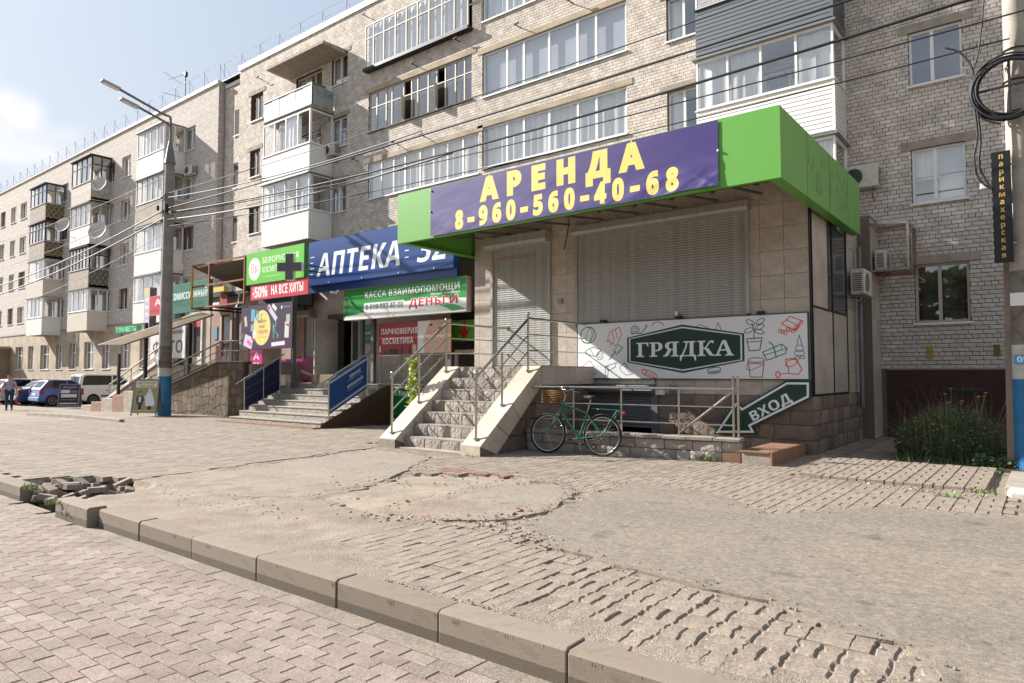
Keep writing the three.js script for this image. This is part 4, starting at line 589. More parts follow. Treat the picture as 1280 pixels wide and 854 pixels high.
  // shutters
  rollShutter(K, DOOR[0], DOOR[1], DOOR[2] + 0.06, DOOR[3], KZ + 0.012, 0.27, M.shutter, 0.26);
  rollShutter(K, WIN[0], WIN[1], WIN[2], WIN[3], KZ + 0.012, 0.2, M.shutter, 0.16);
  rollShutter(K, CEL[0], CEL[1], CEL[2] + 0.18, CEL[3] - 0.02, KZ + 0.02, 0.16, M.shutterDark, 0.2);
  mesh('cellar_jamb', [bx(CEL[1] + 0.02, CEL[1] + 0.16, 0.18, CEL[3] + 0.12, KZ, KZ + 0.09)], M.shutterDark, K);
  // red lettering printed on the door shutter
  { const t = canvasTex(512, 64, (c, w, h) => { c.clearRect(0, 0, w, h); fitText(c, 'МАГАЗИН НИЗКИХ Ц', 6, 8, w - 12, 44, 'bold sans-serif', '#8e2322'); }); const g = new THREE.PlaneGeometry(1.16, 0.14); g.translate(-10.36, 4.42, KZ + 0.021); const m = new THREE.MeshPhysicalMaterial({ map: t, transparent: true, alphaTest: 0.4, roughness: 0.6 }); const o = mesh('lettering', g, m, K, true); o.castShadow = false; }
  // side glazing
  const fr = [], S = grp('side_glazing', K), zs = [-13.47, -14.98, -16.22], F = 0.035;
  for (const z of zs) fr.push(bx(KR - 0.01, KR + 0.03, 1.1, 4.74, z - F / 2, z + F / 2)); for (const y of [1.1, 2.78, 4.72]) fr.push(bx(KR - 0.012, KR + 0.028, y - F / 2, y + F / 2, zs[2], zs[0])); mesh('frame', fr, M.black, S);
  const pl = (z0, z1, y0, y1, m, n) => mesh(n, bx(KR - 0.008, KR + 0.012, y0 + 0.02, y1 - 0.02, z1 + 0.02, z0 - 0.02), m, S);
  pl(zs[0], zs[1], 1.1, 2.78, M.tile[0], 'panel'); pl(zs[1], zs[2], 1.1, 2.78, M.tile[1], 'panel'); pl(zs[0], zs[1] + 0.32, 2.78, 4.72, M.tile[2], 'panel'); pl(zs[1] + 0.32, zs[2], 2.78, 4.72, M.glassSmoke, 'pane'); mesh('mullion', bx(KR - 0.005, KR + 0.02, 2.8, 4.7, zs[1] + 0.28, zs[1] + 0.34), M.black, S);
  // corner trim and downpipe
  mesh('corner_trim', bx(KR - 0.004, KR + 0.016, 1.09, 5.2, KZ - 0.05, KZ + 0.012), M.black, K);
  mesh('downpipe', [rod([-3.36, 0.75, -17.05], [-3.36, 4.4, -17.05], 0.05, 10)], M.greyPipe, K);
  // canopy: fascia, deck and beams
  const C = grp('canopy', K), FX0 = -11.95, FX1 = -3.2, FY0 = 4.555, FY1 = 5.705, FZ = -10.8, FB = -16.45;
  mesh('fascia', [bx(FX0, FX1, FY0, FY1, FZ - 0.06, FZ)], M.fasciaGreen, C); mesh('side_fascia', bx(FX1 - 0.06, FX1 - 0.002, FY0 + 0.002, FY1 - 0.002, FB, FZ - 0.062), sideFasciaMat(), C, true); for (const z of [-12.3, -13.8, -15.3]) mesh('seam', bx(FX1 - 0.003, FX1 + 0.001, FY0, FY1, z - 0.003, z + 0.003), M.darkSteel, C); mesh('side_fascia', bx(FX0 + 0.002, FX0 + 0.06, FY0, FY1, FB, FZ - 0.062), M.fasciaGreen, C);
  mesh('fascia_lip', bx(FX1 - 0.2, FX1 - 0.06, FY0 + 0.004, FY0 + 0.03, FB, FZ - 0.07), M.fasciaGreen, C); mesh('fascia_lip', bx(FX0 + 0.06, FX0 + 0.16, FY0 + 0.004, FY0 + 0.03, FB, FZ - 0.07), M.fasciaGreen, C); mesh('fascia_lip', bx(FX0 + 0.06, FX1 - 0.06, FY0 + 0.006, FY0 + 0.034, FZ - 0.12, FZ - 0.062), M.fasciaGreen, C);
  mesh('deck', bx(FX0 + 0.07, FX1 - 0.07, 5.27, 5.33, FB, FZ - 0.07), M.plaster, C);
  for (let i = 0; i < 10; i++) { const x = FX0 + 0.4 + i * 0.89; mesh('beam', [bar([x, 5.22, KZ], [x, 5.22, FZ - 0.1], 0.06, 0.06), bar([x, 4.7, FZ - 0.1], [x, 5.2, FZ - 0.1], 0.05, 0.05), bar([x, 4.72, FZ - 0.12], [x + 0.12, 5.0, KZ + 0.1], 0.045, 0.045)], M.greyPipe, C); }
  mesh('long_beam', [bar([FX0 + 0.1, 5.14, -12.2], [FX1 - 0.1, 5.14, -12.2], 0.05, 0.07), bar([FX0 + 0.1, 4.7, FZ - 0.16], [FX1 - 0.1, 4.7, FZ - 0.16], 0.05, 0.05)], M.rust, C);
  mesh('dangling_wire', tube([[-8.62, 5.2, KZ + 0.3], [-8.7, 4.85, KZ + 0.25], [-8.78, 4.6, KZ + 0.22], [-8.82, 4.38, KZ + 0.24]], 0.012, 12, 5), M.cable, K);
  mesh('socket', bx(-9.14, -9.02, 3.17, 3.27, KZ, KZ + 0.05), M.steelDull, K); mesh('meter_box', bx(-6.6, -6.42, 1.06, 1.24, KZ, KZ + 0.1), M.white, K); mesh('meter_box', [bx(-6.3, -6.12, 1.08, 1.26, KZ, KZ + 0.06)], M.greyPipe, K);
  mesh('corner_step', bx(-4.1, -3.62, 0, 0.2, KZ + 0.05, -11.40), M.concreteOld, K); mesh('step_tile', bx(-4.12, -3.64, 0.2, 0.225, KZ + 0.05, -11.37), M.orangeTile, K); mesh('step_tile', bx(-3.618, -3.59, 0, 0.226, KZ + 0.05, -11.36), M.orangeTile, K);
}
function sideFasciaMat() {      // traces of glue where letters once stood
  const t = canvasTex(1024, 256, (c, w, h) => { c.fillStyle = '#5f9e3f'; c.fillRect(0, 0, w, h); const r = rng(71); for (let i = 0; i < 90; i++) { const x = w * (0.25 + 0.55 * r()), y = h * (0.2 + 0.6 * r()), k = r(); c.fillStyle = k < 0.25 ? 'rgba(96,72,50,0.5)' : 'rgba(58,86,48,0.45)'; c.beginPath(); c.ellipse(x, y, 3 + r() * 6, 6 + r() * 22, rr(-0.3, 0.3, r), 0, 7); c.fill(); } for (let i = 0; i < 40; i++) { c.fillStyle = 'rgba(120,140,90,0.25)'; c.fillRect(w * r(), h * r() * 0.6, 2 + r() * 4, 20 + r() * 80); } });
  return new THREE.MeshPhysicalMaterial({ map: t, roughness: 0.4 });
}
// the purple banner
{
  const BZ = -10.77, a = onZ(538, 234, BZ), b = onZ(897, 150, BZ), x0 = a.x, x1 = b.x, y0 = 4.585, y1 = 5.69;
  const tex = canvasTex(2048, 364, (c, w, h) => {
    c.fillStyle = '#35266a'; c.fillRect(0, 0, w, h); const X = (px) => { const p = onZ(px, 200, BZ); return (p.x - x0) / (x1 - x0) * w; };
    posterText(c, 'АРЕНДА', X(601), h * 0.06, X(803) - X(601), h * 0.42, '#e6c968', 1.0);
    posterText(c, '8-960-560-40-68', X(569), h * 0.59, X(848) - X(569), h * 0.345, '#e6c968', 0.76);
    c.strokeStyle = '#e6c968'; c.lineJoin = 'round';
  });
  const W = x1 - x0, H = y1 - y0, g = new THREE.PlaneGeometry(W, H, 220, 40); g.translate(x0 + W / 2, y0 + H / 2, BZ - 0.018); const p = g.attributes.position;
  for (let i = 0; i < p.count; i++) { const x = p.getX(i), y = p.getY(i), u = (x - x0) / W, v = (y - y0) / H; const right = smooth(0.55, 1, u), low = smooth(0.5, 0, v);
    let d = 0.006 + 0.006 * fbm(x * 1.2, y * 3, 7, 3); d += 0.035 * low * (0.3 + right) * fbm(x * 2.2 - y * 3.5, y * 2 + x * 0.8, 9, 3) + 0.012 * low * Math.max(0, Math.sin(x * 5.5 + y * 7)) * (0.4 + 0.6 * right); d += 0.02 * right * smooth(0.6, 0, v) * Math.max(0, Math.sin((x * 0.6 + y) * 16)) * smooth(0.86, 1, u); p.setZ(i, p.getZ(i) + d);
    if (v < 0.01) p.setY(i, y - 0.02 * right * Math.sin(x * 3)); }
  g.computeVertexNormals(); const m = new THREE.MeshPhysicalMaterial({ map: tex, roughness: 0.42, side: THREE.DoubleSide });
  const o = thing('banner', 'purple vinyl banner with yellow phone number stretched over the green fascia', 'banner'); mesh('sheet', g, m, o, true); for (const [x, y] of [[x0, 5.15], [x1, 5.17], [x0 + 0.02, 5.62], [x1 - 0.02, 4.65]]) mesh('tie', ball(x, y, BZ, 0.022, 6), M.white, o);
}
// signboard with garden drawings
{
  const x0 = -8.59, x1 = -3.5, y0 = 1.385, y1 = 2.66, W = 2048, H = 512;
  const tex = canvasTex(W, H, (c) => {
    c.fillStyle = '#dcdde0'; c.fillRect(0, 0, W, H); c.strokeStyle = '#2b4a40'; c.lineWidth = 6; c.strokeRect(3, 3, W - 6, H - 6);
    c.lineCap = c.lineJoin = 'round'; const col = { g: '#1c7a4a', d: '#3c5e58', r: '#cf5038', b: '#8d6a4e' };
    const L = (k, pts, w = 5, close) => { c.strokeStyle = col[k]; c.lineWidth = w; c.beginPath(); pts.forEach((p, i) => i ? c.lineTo(...p) : c.moveTo(...p)); if (close) c.closePath(); c.stroke(); };
    const E = (k, x, y, a, b, rot = 0, w = 5, s = 0, e = 7) => { c.strokeStyle = col[k]; c.lineWidth = w; c.beginPath(); c.ellipse(x, y, a, b, rot, s, e); c.stroke(); };
    const P = (px, py, k = 1.3) => { const p = onZ(px, py, KZ + 0.05), x = (p.x - x0) / (x1 - x0) * W, y = (y1 - p.y) / (y1 - y0) * H; c.setTransform(k, 0, 0, k, x * (1 - k), y * (1 - k)); return [x, y]; };
    // watermelon, gloves, snail, arc
    E('g', ...P(735, 419), 62, 58, 0, 7); E('g', ...P(737, 419), 26, 58, 0.3, 4); E('g', ...P(733, 419), 45, 58, 0.2, 4);
    { const [x, y] = P(766, 420); L('r', [[x - 40, y + 5], [x - 20, y - 30], [x + 50, y - 60], [x + 70, y - 10], [x + 40, y + 50], [x + 15, y + 70], [x, y + 40], [x - 15, y + 62], [x - 25, y + 30], [x - 45, y + 40], [x - 35, y + 10]], 5, true); L('r', [[x + 20, y - 40], [x + 40, y + 20]]); L('r', [[x - 5, y - 30], [x + 10, y + 30]]); }
    { const [x, y] = P(797, 412); E('d', x - 20, y, 30, 26, 0, 6); E('d', x - 20, y, 16, 13, 0, 5); L('d', [[x - 50, y + 26], [x + 30, y + 24], [x + 60, y - 10], [x + 66, y - 34]], 6); L('d', [[x + 60, y - 8], [x + 78, y - 26]], 4); }
    E('r', ...P(822, 407), 40, 26, 0, 6, Math.PI, 2 * Math.PI);
    { const [x, y] = P(742, 441); L('d', [[x - 70, y - 10], [x - 10, y - 40], [x + 60, y - 20], [x + 20, y + 30], [x - 50, y + 10]], 5, true); E('d', x + 50, y + 22, 26, 30, 0.4, 5); E('d', x + 50, y + 22, 12, 14, 0.4, 4); L('d', [[x - 30, y - 30], [x, y + 20]], 4); }
    { const [x, y] = P(771, 441); L('d', [[x - 60, y + 50], [x - 10, y - 10]], 7); L('d', [[x - 25, y - 15], [x, y + 12], [x + 40, y - 40], [x + 10, y - 55], [x - 25, y - 15]], 4); L('d', [[x + 10, y + 5], [x + 50, y - 35]], 4); }
    { const [x, y] = P(736, 462); L('r', [[x - 60, y - 10], [x - 30, y - 40], [x + 10, y - 60], [x + 40, y - 20], [x + 30, y + 20], [x + 60, y + 30], [x + 20, y + 60], [x - 20, y + 50], [x - 40, y + 20]], 5, true); }
    { const [x, y] = P(761, 463); L('d', [[x - 30, y + 40], [x - 25, y - 20], [x - 5, y - 25], [x - 8, y + 40]], 5, true); L('d', [[x - 30, y - 25], [x + 60, y - 50], [x + 50, y - 20], [x, y + 5]], 5, true); }
    { const [x, y] = P(781, 463); L('b', [[x - 40, y - 20], [x, y - 50], [x + 30, y - 10], [x + 60, y + 30], [x + 10, y + 35], [x - 30, y + 5]], 5, true); L('b', [[x - 10, y - 40], [x + 40, y + 25]], 4); }
    { const [x, y] = P(812, 468); E('r', x, y, 60, 20, 0.35, 6); E('r', x - 40, y - 18, 18, 14, 0, 4); L('r', [[x - 20, y], [x + 50, y + 26]], 4); for (let i = -2; i < 3; i++) L('r', [[x + i * 16, y - 12 + i * 5], [x + i * 16 + 6, y + 14 + i * 5]], 3); }
    { const [x, y] = P(893, 409); L('b', [[x - 120, y - 5], [x - 90, y - 22], [x - 20, y + 12], [x - 40, y + 22]], 5, true); L('b', [[x + 10, y + 20], [x + 25, y - 30], [x + 45, y + 15]], 5); L('b', [[x - 90, y + 14], [x + 20, y + 20]], 4); }
    E('d', ...P(893, 463), 44, 16, -0.15, 5); E('d', ...P(893, 466), 40, 8, -0.15, 4);
    // pot plant, packet, basket, figure, bucket, watering can
    { const [x, y] = P(943, 425); L('d', [[x - 44, y - 8], [x + 48, y - 12], [x + 34, y + 62], [x - 30, y + 66]], 6, true); L('d', [[x - 40, y + 12], [x + 42, y + 8]], 5); L('d', [[x, y - 10], [x + 2, y - 60], [x - 10, y - 100]], 6); for (const [a, b, t] of [[-30, -60, -0.3], [36, -78, -0.4], [-20, -108, 0.5], [40, -112, -0.5], [34, -50, 0.3]]) E('d', x + a, y + b, 28, 13, t, 5); }
    { const [x, y] = P(991, 404); L('r', [[x - 60, y + 0], [x - 10, y - 42], [x + 60, y - 10], [x + 20, y + 44]], 6, true); L('r', [[x - 30, y - 20], [x + 40, y + 16]], 5); L('r', [[x + 48, y - 12], [x + 16, y + 38]], 7); for (let i = 0; i < 7; i++) E('r', x - 70 + i * 15, y + 42 + (i % 3) * 8 - i * 3, 10, 10, 0, 5); }
    { const [x, y] = P(969, 438); L('g', [[x - 70, y + 10], [x + 40, y - 36], [x + 70, y - 10], [x + 62, y + 20], [x - 46, y + 60], [x - 70, y + 10]], 6); L('g', [[x - 66, y + 30], [x + 66, y - 8]], 5); L('g', [[x - 30, y - 50], [x - 8, y - 30], [x + 8, y + 40]], 7); L('g', [[x + 40, y - 36], [x + 38, y - 6]], 4); }
    { const [x, y] = P(1000, 434); L('d', [[x - 14, y - 12], [x, y - 70], [x + 16, y - 10]], 4); E('d', x, y + 8, 22, 20, 0, 4); E('d', x, y + 34, 28, 16, 0, 4); E('d', x - 14, y + 62, 14, 8, 0, 4); E('d', x + 16, y + 60, 14, 8, 0, 4); }
    { const [x, y] = P(946, 460); E('b', x, y - 46, 48, 14, 0, 6); L('b', [[x - 48, y - 44], [x - 38, y + 56], [x + 34, y + 58], [x + 48, y - 44]], 6); L('b', [[x - 46, y - 24], [x + 46, y - 24]], 5); L('b', [[x - 50, y - 34], [x - 60, y + 10], [x - 30, y + 16], [x + 46, y - 20]], 4); }
    { const [x, y] = P(991, 459); L('r', [[x - 30, y - 10], [x - 36, y - 44], [x + 20, y - 50], [x + 54, y + 16], [x + 34, y + 44], [x - 20, y + 40], [x - 20, y + 10]], 6, true); E('r', x - 6, y - 22, 34, 18, -0.4, 5); L('r', [[x - 20, y + 36], [x - 70, y + 44]], 5); E('r', x - 82, y + 46, 12, 18, 0, 7); L('r', [[x + 20, y - 50], [x + 34, y - 30]], 6); }
    // hexagon with the name
    const [cx, cy] = P(857, 436, 1), pl = P(784, 435, 1)[0], pr = P(931, 435, 1)[0], hx = (k) => { const a = pl + k, b = pr - k, t = cy - 205 + k * 0.95, bo = cy + 205 - k * 0.95, s = 110; return [[a, cy - s + k * 0.4], [(a + b) / 2, t], [b, cy - s + k * 0.4], [b, cy + s - k * 0.4], [(a + b) / 2, bo], [a, cy + s - k * 0.4]]; };
    const fill = (pts, color) => { c.fillStyle = color; c.beginPath(); pts.forEach((p, i) => i ? c.lineTo(...p) : c.moveTo(...p)); c.fill(); };
    fill(hx(0), '#0f352b'); fill(hx(18), '#d6dcdb'); fill(hx(32), '#0f352b'); c.lineWidth = 5; fitText(c, 'ГРЯДКА', pl + 85, cy - 64, pr - pl - 170, 128, 'bold serif', '#dfe3e2');
  });
  const s = thing('shop_sign', 'white signboard with garden drawings and a dark green hexagon under the large shutter', 'sign'); mesh('board', bx(x0, x1, y0, y1, KZ + 0.02, KZ + 0.055), mat('#3d564e', 0.5), s); const [g, m] = facePlane(x0 + 0.008, x1 - 0.008, y0 + 0.008, y1 - 0.008, KZ + 0.0565, tex, 0.35); mesh('print', g, m, s, true);
  const hx = [[784, 420], [857, 404], [931, 421], [931, 452], [857, 468], [784, 450]];
  for (const px of [757, 851, 953]) { const p = onZ(px, 404 - (px - 757) * 0.053, KZ); mesh('spotlight', [bx(p.x - 0.06, p.x + 0.06, y1 + 0.0, y1 + 0.05, KZ + 0.02, KZ + 0.16)], M.black, s); }
  mesh('camera', [rod([-6.1, y1 + 0.02, KZ + 0.1], [-6.1, y1 + 0.14, KZ + 0.1], 0.035, 8)], M.white, s);
}
// entrance arrow
{
  const pts = [[891.5, 543], [946.5, 543], [941, 533.5], [1013.4, 498], [1013.4, 475.5], [982.7, 475.9], [928, 508], [920, 500]].map(([a, b]) => { const p = onZ(a, b, KZ + 0.09); return [p.x, Math.min(p.y, 1.375)]; });
  const xs = pts.map(p => p[0]), ys = pts.map(p => p[1]), X0 = Math.min(...xs), X1 = Math.max(...xs), Y0 = Math.min(...ys), Y1 = Math.max(...ys), W = 1024, H = Math.round(1024 * (Y1 - Y0) / (X1 - X0));
  const U = (p) => [(p[0] - X0) / (X1 - X0) * W, (Y1 - p[1]) / (Y1 - Y0) * H], cx = xs.reduce((a, b) => a + b) / 8, cy = ys.reduce((a, b) => a + b) / 8;
  const inset = pts.map((p, i) => { const a = pts[(i + 7) % 8], b = pts[(i + 1) % 8], n = (u, v) => { const dx = v[0] - u[0], dy = v[1] - u[1], l = Math.hypot(dx, dy); return [-dy / l, dx / l]; }, n1 = n(a, p), n2 = n(p, b), k = 0.05 / (1 + n1[0] * n2[0] + n1[1] * n2[1]); return [p[0] + (n1[0] + n2[0]) * k, p[1] + (n1[1] + n2[1]) * k]; });
  const tex = canvasTex(W, H, (c) => { c.fillStyle = '#0c3a2c'; c.fillRect(0, 0, W, H); c.strokeStyle = '#dfe2e2'; c.lineWidth = 22; c.beginPath(); inset.forEach((p, i) => { const q = U(p); i ? c.lineTo(...q) : c.moveTo(...q); }); c.closePath(); c.stroke();
    const a = U((() => { const p = onZ(940, 526, KZ + 0.09); return [p.x, p.y]; })()), b = U((() => { const p = onZ(991, 500, KZ + 0.09); return [p.x, p.y]; })()); c.save(); c.translate(...a); c.rotate(Math.atan2(b[1] - a[1], b[0] - a[0])); fitText(c, 'ВХОД', -8, -92, Math.hypot(b[0] - a[0], b[1] - a[1]) + 6, 104, 'bold sans-serif', '#dfe2e2'); c.restore(); });
  const s = thing('entrance_sign', 'dark green arrow sign leaning down to the left on the stone plinth', 'sign'); mesh('board', prism(pts, KZ + 0.05, KZ + 0.085), mat('#0c3a2c', 0.4), s);
  const g = new THREE.ShapeGeometry(new THREE.Shape(pts.map(p => new THREE.Vector2(...p)))); g.translate(0, 0, KZ + 0.087); const uv = g.attributes.uv, p = g.attributes.position; for (let i = 0; i < p.count; i++) uv.setXY(i, (p.getX(i) - X0) / (X1 - X0), (p.getY(i) - Y0) / (Y1 - Y0)); mesh('print', g, new THREE.MeshPhysicalMaterial({ map: tex, roughness: 0.35 }), s, true);
}
// entrance stairs of the kiosk
{
  const S = thing('entrance_stairs', 'rough stone stairs between pale tiled parapets up to the kiosk door', 'stairs'), r = rng(77), L = -10.42, RR = -8.62;
  for (let i = 0; i < 7; i++) { const st = grp('step', S), z = -9.62 - i * 0.275, y = i * 0.2357; let k = i; stoneRow(st, 'stone', L, RR, y, 0.215, z, M.stoneLight, r, 0, 0.3, 0.5, 0.016); mesh('tread', rbx(L, RR, y + 0.2, y + 0.2357, z - 0.40, z - 0.004 + rr(-0.012, 0.012, r), 0.008), M.concreteOld, st); mesh('fill', bx(L, RR, Math.max(0, y - 0.05), y + 0.2, z - 0.4, z - 0.17), M.concreteOld, st); }
  mesh('landing', bx(L, RR, 1.42, FLOOR, KZ + 0.03, -11.5), M.concrete, S); mesh('base_slab', rbx(L, RR, 0, 0.035, -9.85, -9.42, 0.01), M.concrete, S);
  for (const [x0, x1] of [[-8.62, -8.15], [-10.9, -10.42]]) {
    const pts = [[-9.4, 0], [-9.4, 0.17], [-11.28, FLOOR], [KZ + 0.03, FLOOR], [KZ + 0.03, 1.27], [-11.3, 1.27], [-9.86, 0]], p = grp('parapet', S); mesh('slab', prismX(pts, x0 + 0.01, x1 - 0.01), M.grout, p);
    const N = 5; for (let i = 0; i < N; i++) { const a = i / N, b = (i + 1) / N, z0 = -9.4 - 1.88 * a, z1 = -9.4 - 1.88 * b, y0 = 0.17 + 1.48 * a, y1 = 0.17 + 1.48 * b; mesh('tile', prismX([[z0 - 0.003, y0], [z1 + 0.003, y1], [z1 + 0.003, y1 + 0.02], [z0 - 0.003, y0 + 0.02]], x0, x1), M.stepTile[i % 3], p); }
    for (let i = 0; i < 4; i++) { const z0 = -11.29 - i * 0.515; mesh('tile', bx(x0, x1, FLOOR + 0.002, FLOOR + 0.02, z0 - 0.51, z0), M.stepTile[(i + 1) % 3], p); }
    for (const side of [x1 - 0.01, x0 + 0.01]) { const out = side > (x0 + x1) / 2 ? 1 : -1; const band = (a, b, c, d, k) => mesh('tile', prismX([a, b, c, d], side, side + out * 0.012), M.stepTile[k], p); const q = (t, lo) => { const z = -9.4 - 1.88 * t; return lo ? [z - 0.46 * (1 - t) - 0.02 * t, 0.17 + 1.48 * t - 0.17 - 0.21 * t] : [z, 0.17 + 1.48 * t]; }; for (let i = 0; i < 4; i++) { const a = i / 4 + 0.004, b = (i + 1) / 4 - 0.004; band(q(a), q(b), q(b, 1), q(a, 1), i % 3); } for (let i = 0; i < 4; i++) { const z0 = -11.3 - i * 0.515; mesh('tile', bx(side, side + out * 0.012, 1.28, FLOOR - 0.004, Math.max(KZ + 0.03, z0 - 0.508), z0), M.stepTile[i % 3], p); } }
    mesh('front_tile', bx(x0, x1, 0.0, 0.17, -9.398, -9.385), x0 < -10 ? M.concreteOld : M.stepTile[0], p);
  }
  // stone wall under the landing
  const w = grp('side_wall', S); for (const [y, h, a] of [[0, 0.3, 9.95], [0.3, 0.3, 10.3], [0.6, 0.3, 10.65], [0.9, 0.36, 11.0]]) stoneRow(w, 'stone', a, 13.3, y, h, -8.24, M.stone, r, 1, 0.35, 0.65); mesh('core', prismX([[-9.9, 0], [-11.3, 1.25], [KZ + 0.04, 1.25], [KZ + 0.04, 0]], -10.7, -8.42), M.grout, w);
  // chrome handrails
  for (const [x, label] of [[-8.36, 'chrome handrail on the right parapet of the kiosk stairs'], [-10.66, 'chrome handrail on the left parapet of the kiosk stairs']]) {
    const h = thing('handrail', label, 'handrail'), P = [[-9.52, 0.27, 1.5], [-10.28, 0.87, 1.92], [-11.12, 1.53, 2.7]];
    P.forEach(([z, y0, y1], i) => { const q = grp('post', h); mesh('tube', rod([x, y0, z], [x, y1, z], 0.024, 10), M.steel, q); if (i !== 1) mesh('ball', ball(x, y1 + 0.02, z, 0.042, 12), M.steel, q); mesh('flange', rod([x, y0 + 0.02, z], [x, y0 + 0.05, z], 0.05, 12), M.steel, q); });
    mesh('rail', rod([x, 1.42, -9.48], [x, 2.62, -11.12], 0.028, 10), M.steel, h); for (const d of [0.33, 0.66]) mesh('rail', rod([x, 1.42 - d, -9.52], [x, 2.62 - d, -11.12], 0.014, 8), M.steel, h);
    for (const y of [2.64, 2.31, 1.98]) { const q = mesh('wall_rail', rod([x, y, -11.12], [x - (x < -9 ? 0 : 0), y, KZ + 0.01], y > 2.5 ? 0.024 : 0.014, 8), M.steel, h); mesh('flange', rod([x, y, KZ + 0.001], [x, y, KZ + 0.03], y > 2.5 ? 0.055 : 0.035, 12), M.steel, q); }
  }
}
// low stone wall of the cellar ramp and its railing
{
  const A = Math.atan2(0.57, 4.1), W = thing('low_stone_wall', 'low grey stone wall with concrete cap behind the bicycle', 'wall', [-8.2, 0, -10.86], A), r = rng(5), LEN = 4.12;
  stoneRow(W, 'stone', 0, LEN - 0.32, 0, 0.175, 0, M.stoneLight, r, 0, 0.2, 0.5, 0.03); stoneRow(W, 'stone', 0, LEN, 0.175, 0.175, 0, M.stoneLight, r, 0, 0.25, 0.55, 0.03); mesh('orange_tile', bx(LEN - 0.31, LEN - 0.01, 0.0, 0.165, -0.1, 0.008), M.orangeTile, W); mesh('core', bx(0.02, LEN - 0.02, 0, 0.345, -0.3, -0.12), M.grout, W);
  let a = 0; for (let i = 0; i < 9; i++) { const l = LEN / 9; mesh('cap', rbx(a, a + l - 0.008, 0.35, 0.41 + rr(-0.004, 0.004, r), -0.36, 0.04, 0.012), M.concreteOld, W); a += l; }
  const G = thing('ramp_railing', 'chrome pipe railing standing on the low stone wall', 'railing', [-8.2, 0, -10.86], A), z = -0.16;
  mesh('top_rail', rod([0, 1.245, z + 0.05], [LEN - 0.12, 1.245, z], 0.03, 10), M.steel, G); for (const y of [0.93, 0.62]) mesh('rail', rod([0.05, y, z], [LEN - 0.12, y, z], 0.014, 8), M.steel, G); mesh('flange', rod([0, 1.245, z + 0.05], [0.03, 1.245, z + 0.05], 0.06, 12), M.steel, G);
  for (const x of [0.95, 1.93, 3.02]) mesh('post', rod([x, 0.41, z], [x, 1.23, z], 0.022, 10), M.steel, G); for (const x of [LEN - 0.15, LEN - 0.07]) mesh('post', rod([x, 0.41, z], [x, 1.47, z], 0.024, 10), M.steel, G);
  const p0 = V(2.9, 0.42, z - 0.5), p1 = V(LEN - 0.16, 1.2, z - 0.02); mesh('brace', rod(p0, p1, 0.022, 8), M.steel, G);
}
aircon(V(-3.43, 3.25, -16.78), Math.PI / 2, 'grey air conditioner on the side wall of the kiosk under the fascia', 1.0);
{ // cage with another unit
  const x0 = -3.19, x1 = -2.42, y0 = 3.86, y1 = 4.95, z0 = WZ + 0.02, z1 = -17.35, t = thing('air_conditioner_cage', 'brown wire cage with chrome edges on brick wall beside the kiosk', 'cage'), b = (p, q, m = M.steel) => bar(p, q, 0.04, 0.04);
  mesh('frame', [b([x0, y1, z1], [x1, y1 - 0.05, z1]), b([x1, y1 - 0.05, z1], [x1, y0, z1]), b([x0, y0, z1], [x1, y0, z1]), b([x1, y0, z1], [x1, y0, z0]), b([x1, y1 - 0.05, z1], [x1, y1 - 0.05, z0]), b([x1, y0, (z0 + z1) / 2], [x1, y1, (z0 + z1) / 2]), b([x0, y1, z0 + 0.3], [x1, y1, z0 + 0.3])], M.steel, t);
  const g = []; for (let i = 0; i < 9; i++) g.push(rod([x1, y0, z0 + (z1 - z0) * i / 8], [x1, y1 - 0.05, z0 + (z1 - z0) * i / 8], 0.006, 4)); for (let i = 0; i < 7; i++) g.push(rod([x1, y0 + i * 0.15, z0], [x1, y0 + i * 0.15, z1], 0.006, 4)); mesh('wire_grid', g, M.rust, t); for (const y of [y1, y0]) { const q = []; for (let i = 0; i <= 10; i++) { const z = z0 + (z1 - z0) * i / 10; q.push(rod([x0, y, z], [x1, y, z], 0.006, 4)); } for (let i = 0; i <= 7; i++) { const x = x0 + (x1 - x0) * i / 7; q.push(rod([x, y, z0], [x, y, z1], 0.006, 4)); } mesh('wire_grid', q, M.rust, t); }
}
aircon(V(-3.16, 3.9, -17.95), Math.PI / 2, 'pale air conditioner inside the wire cage', 0.85);

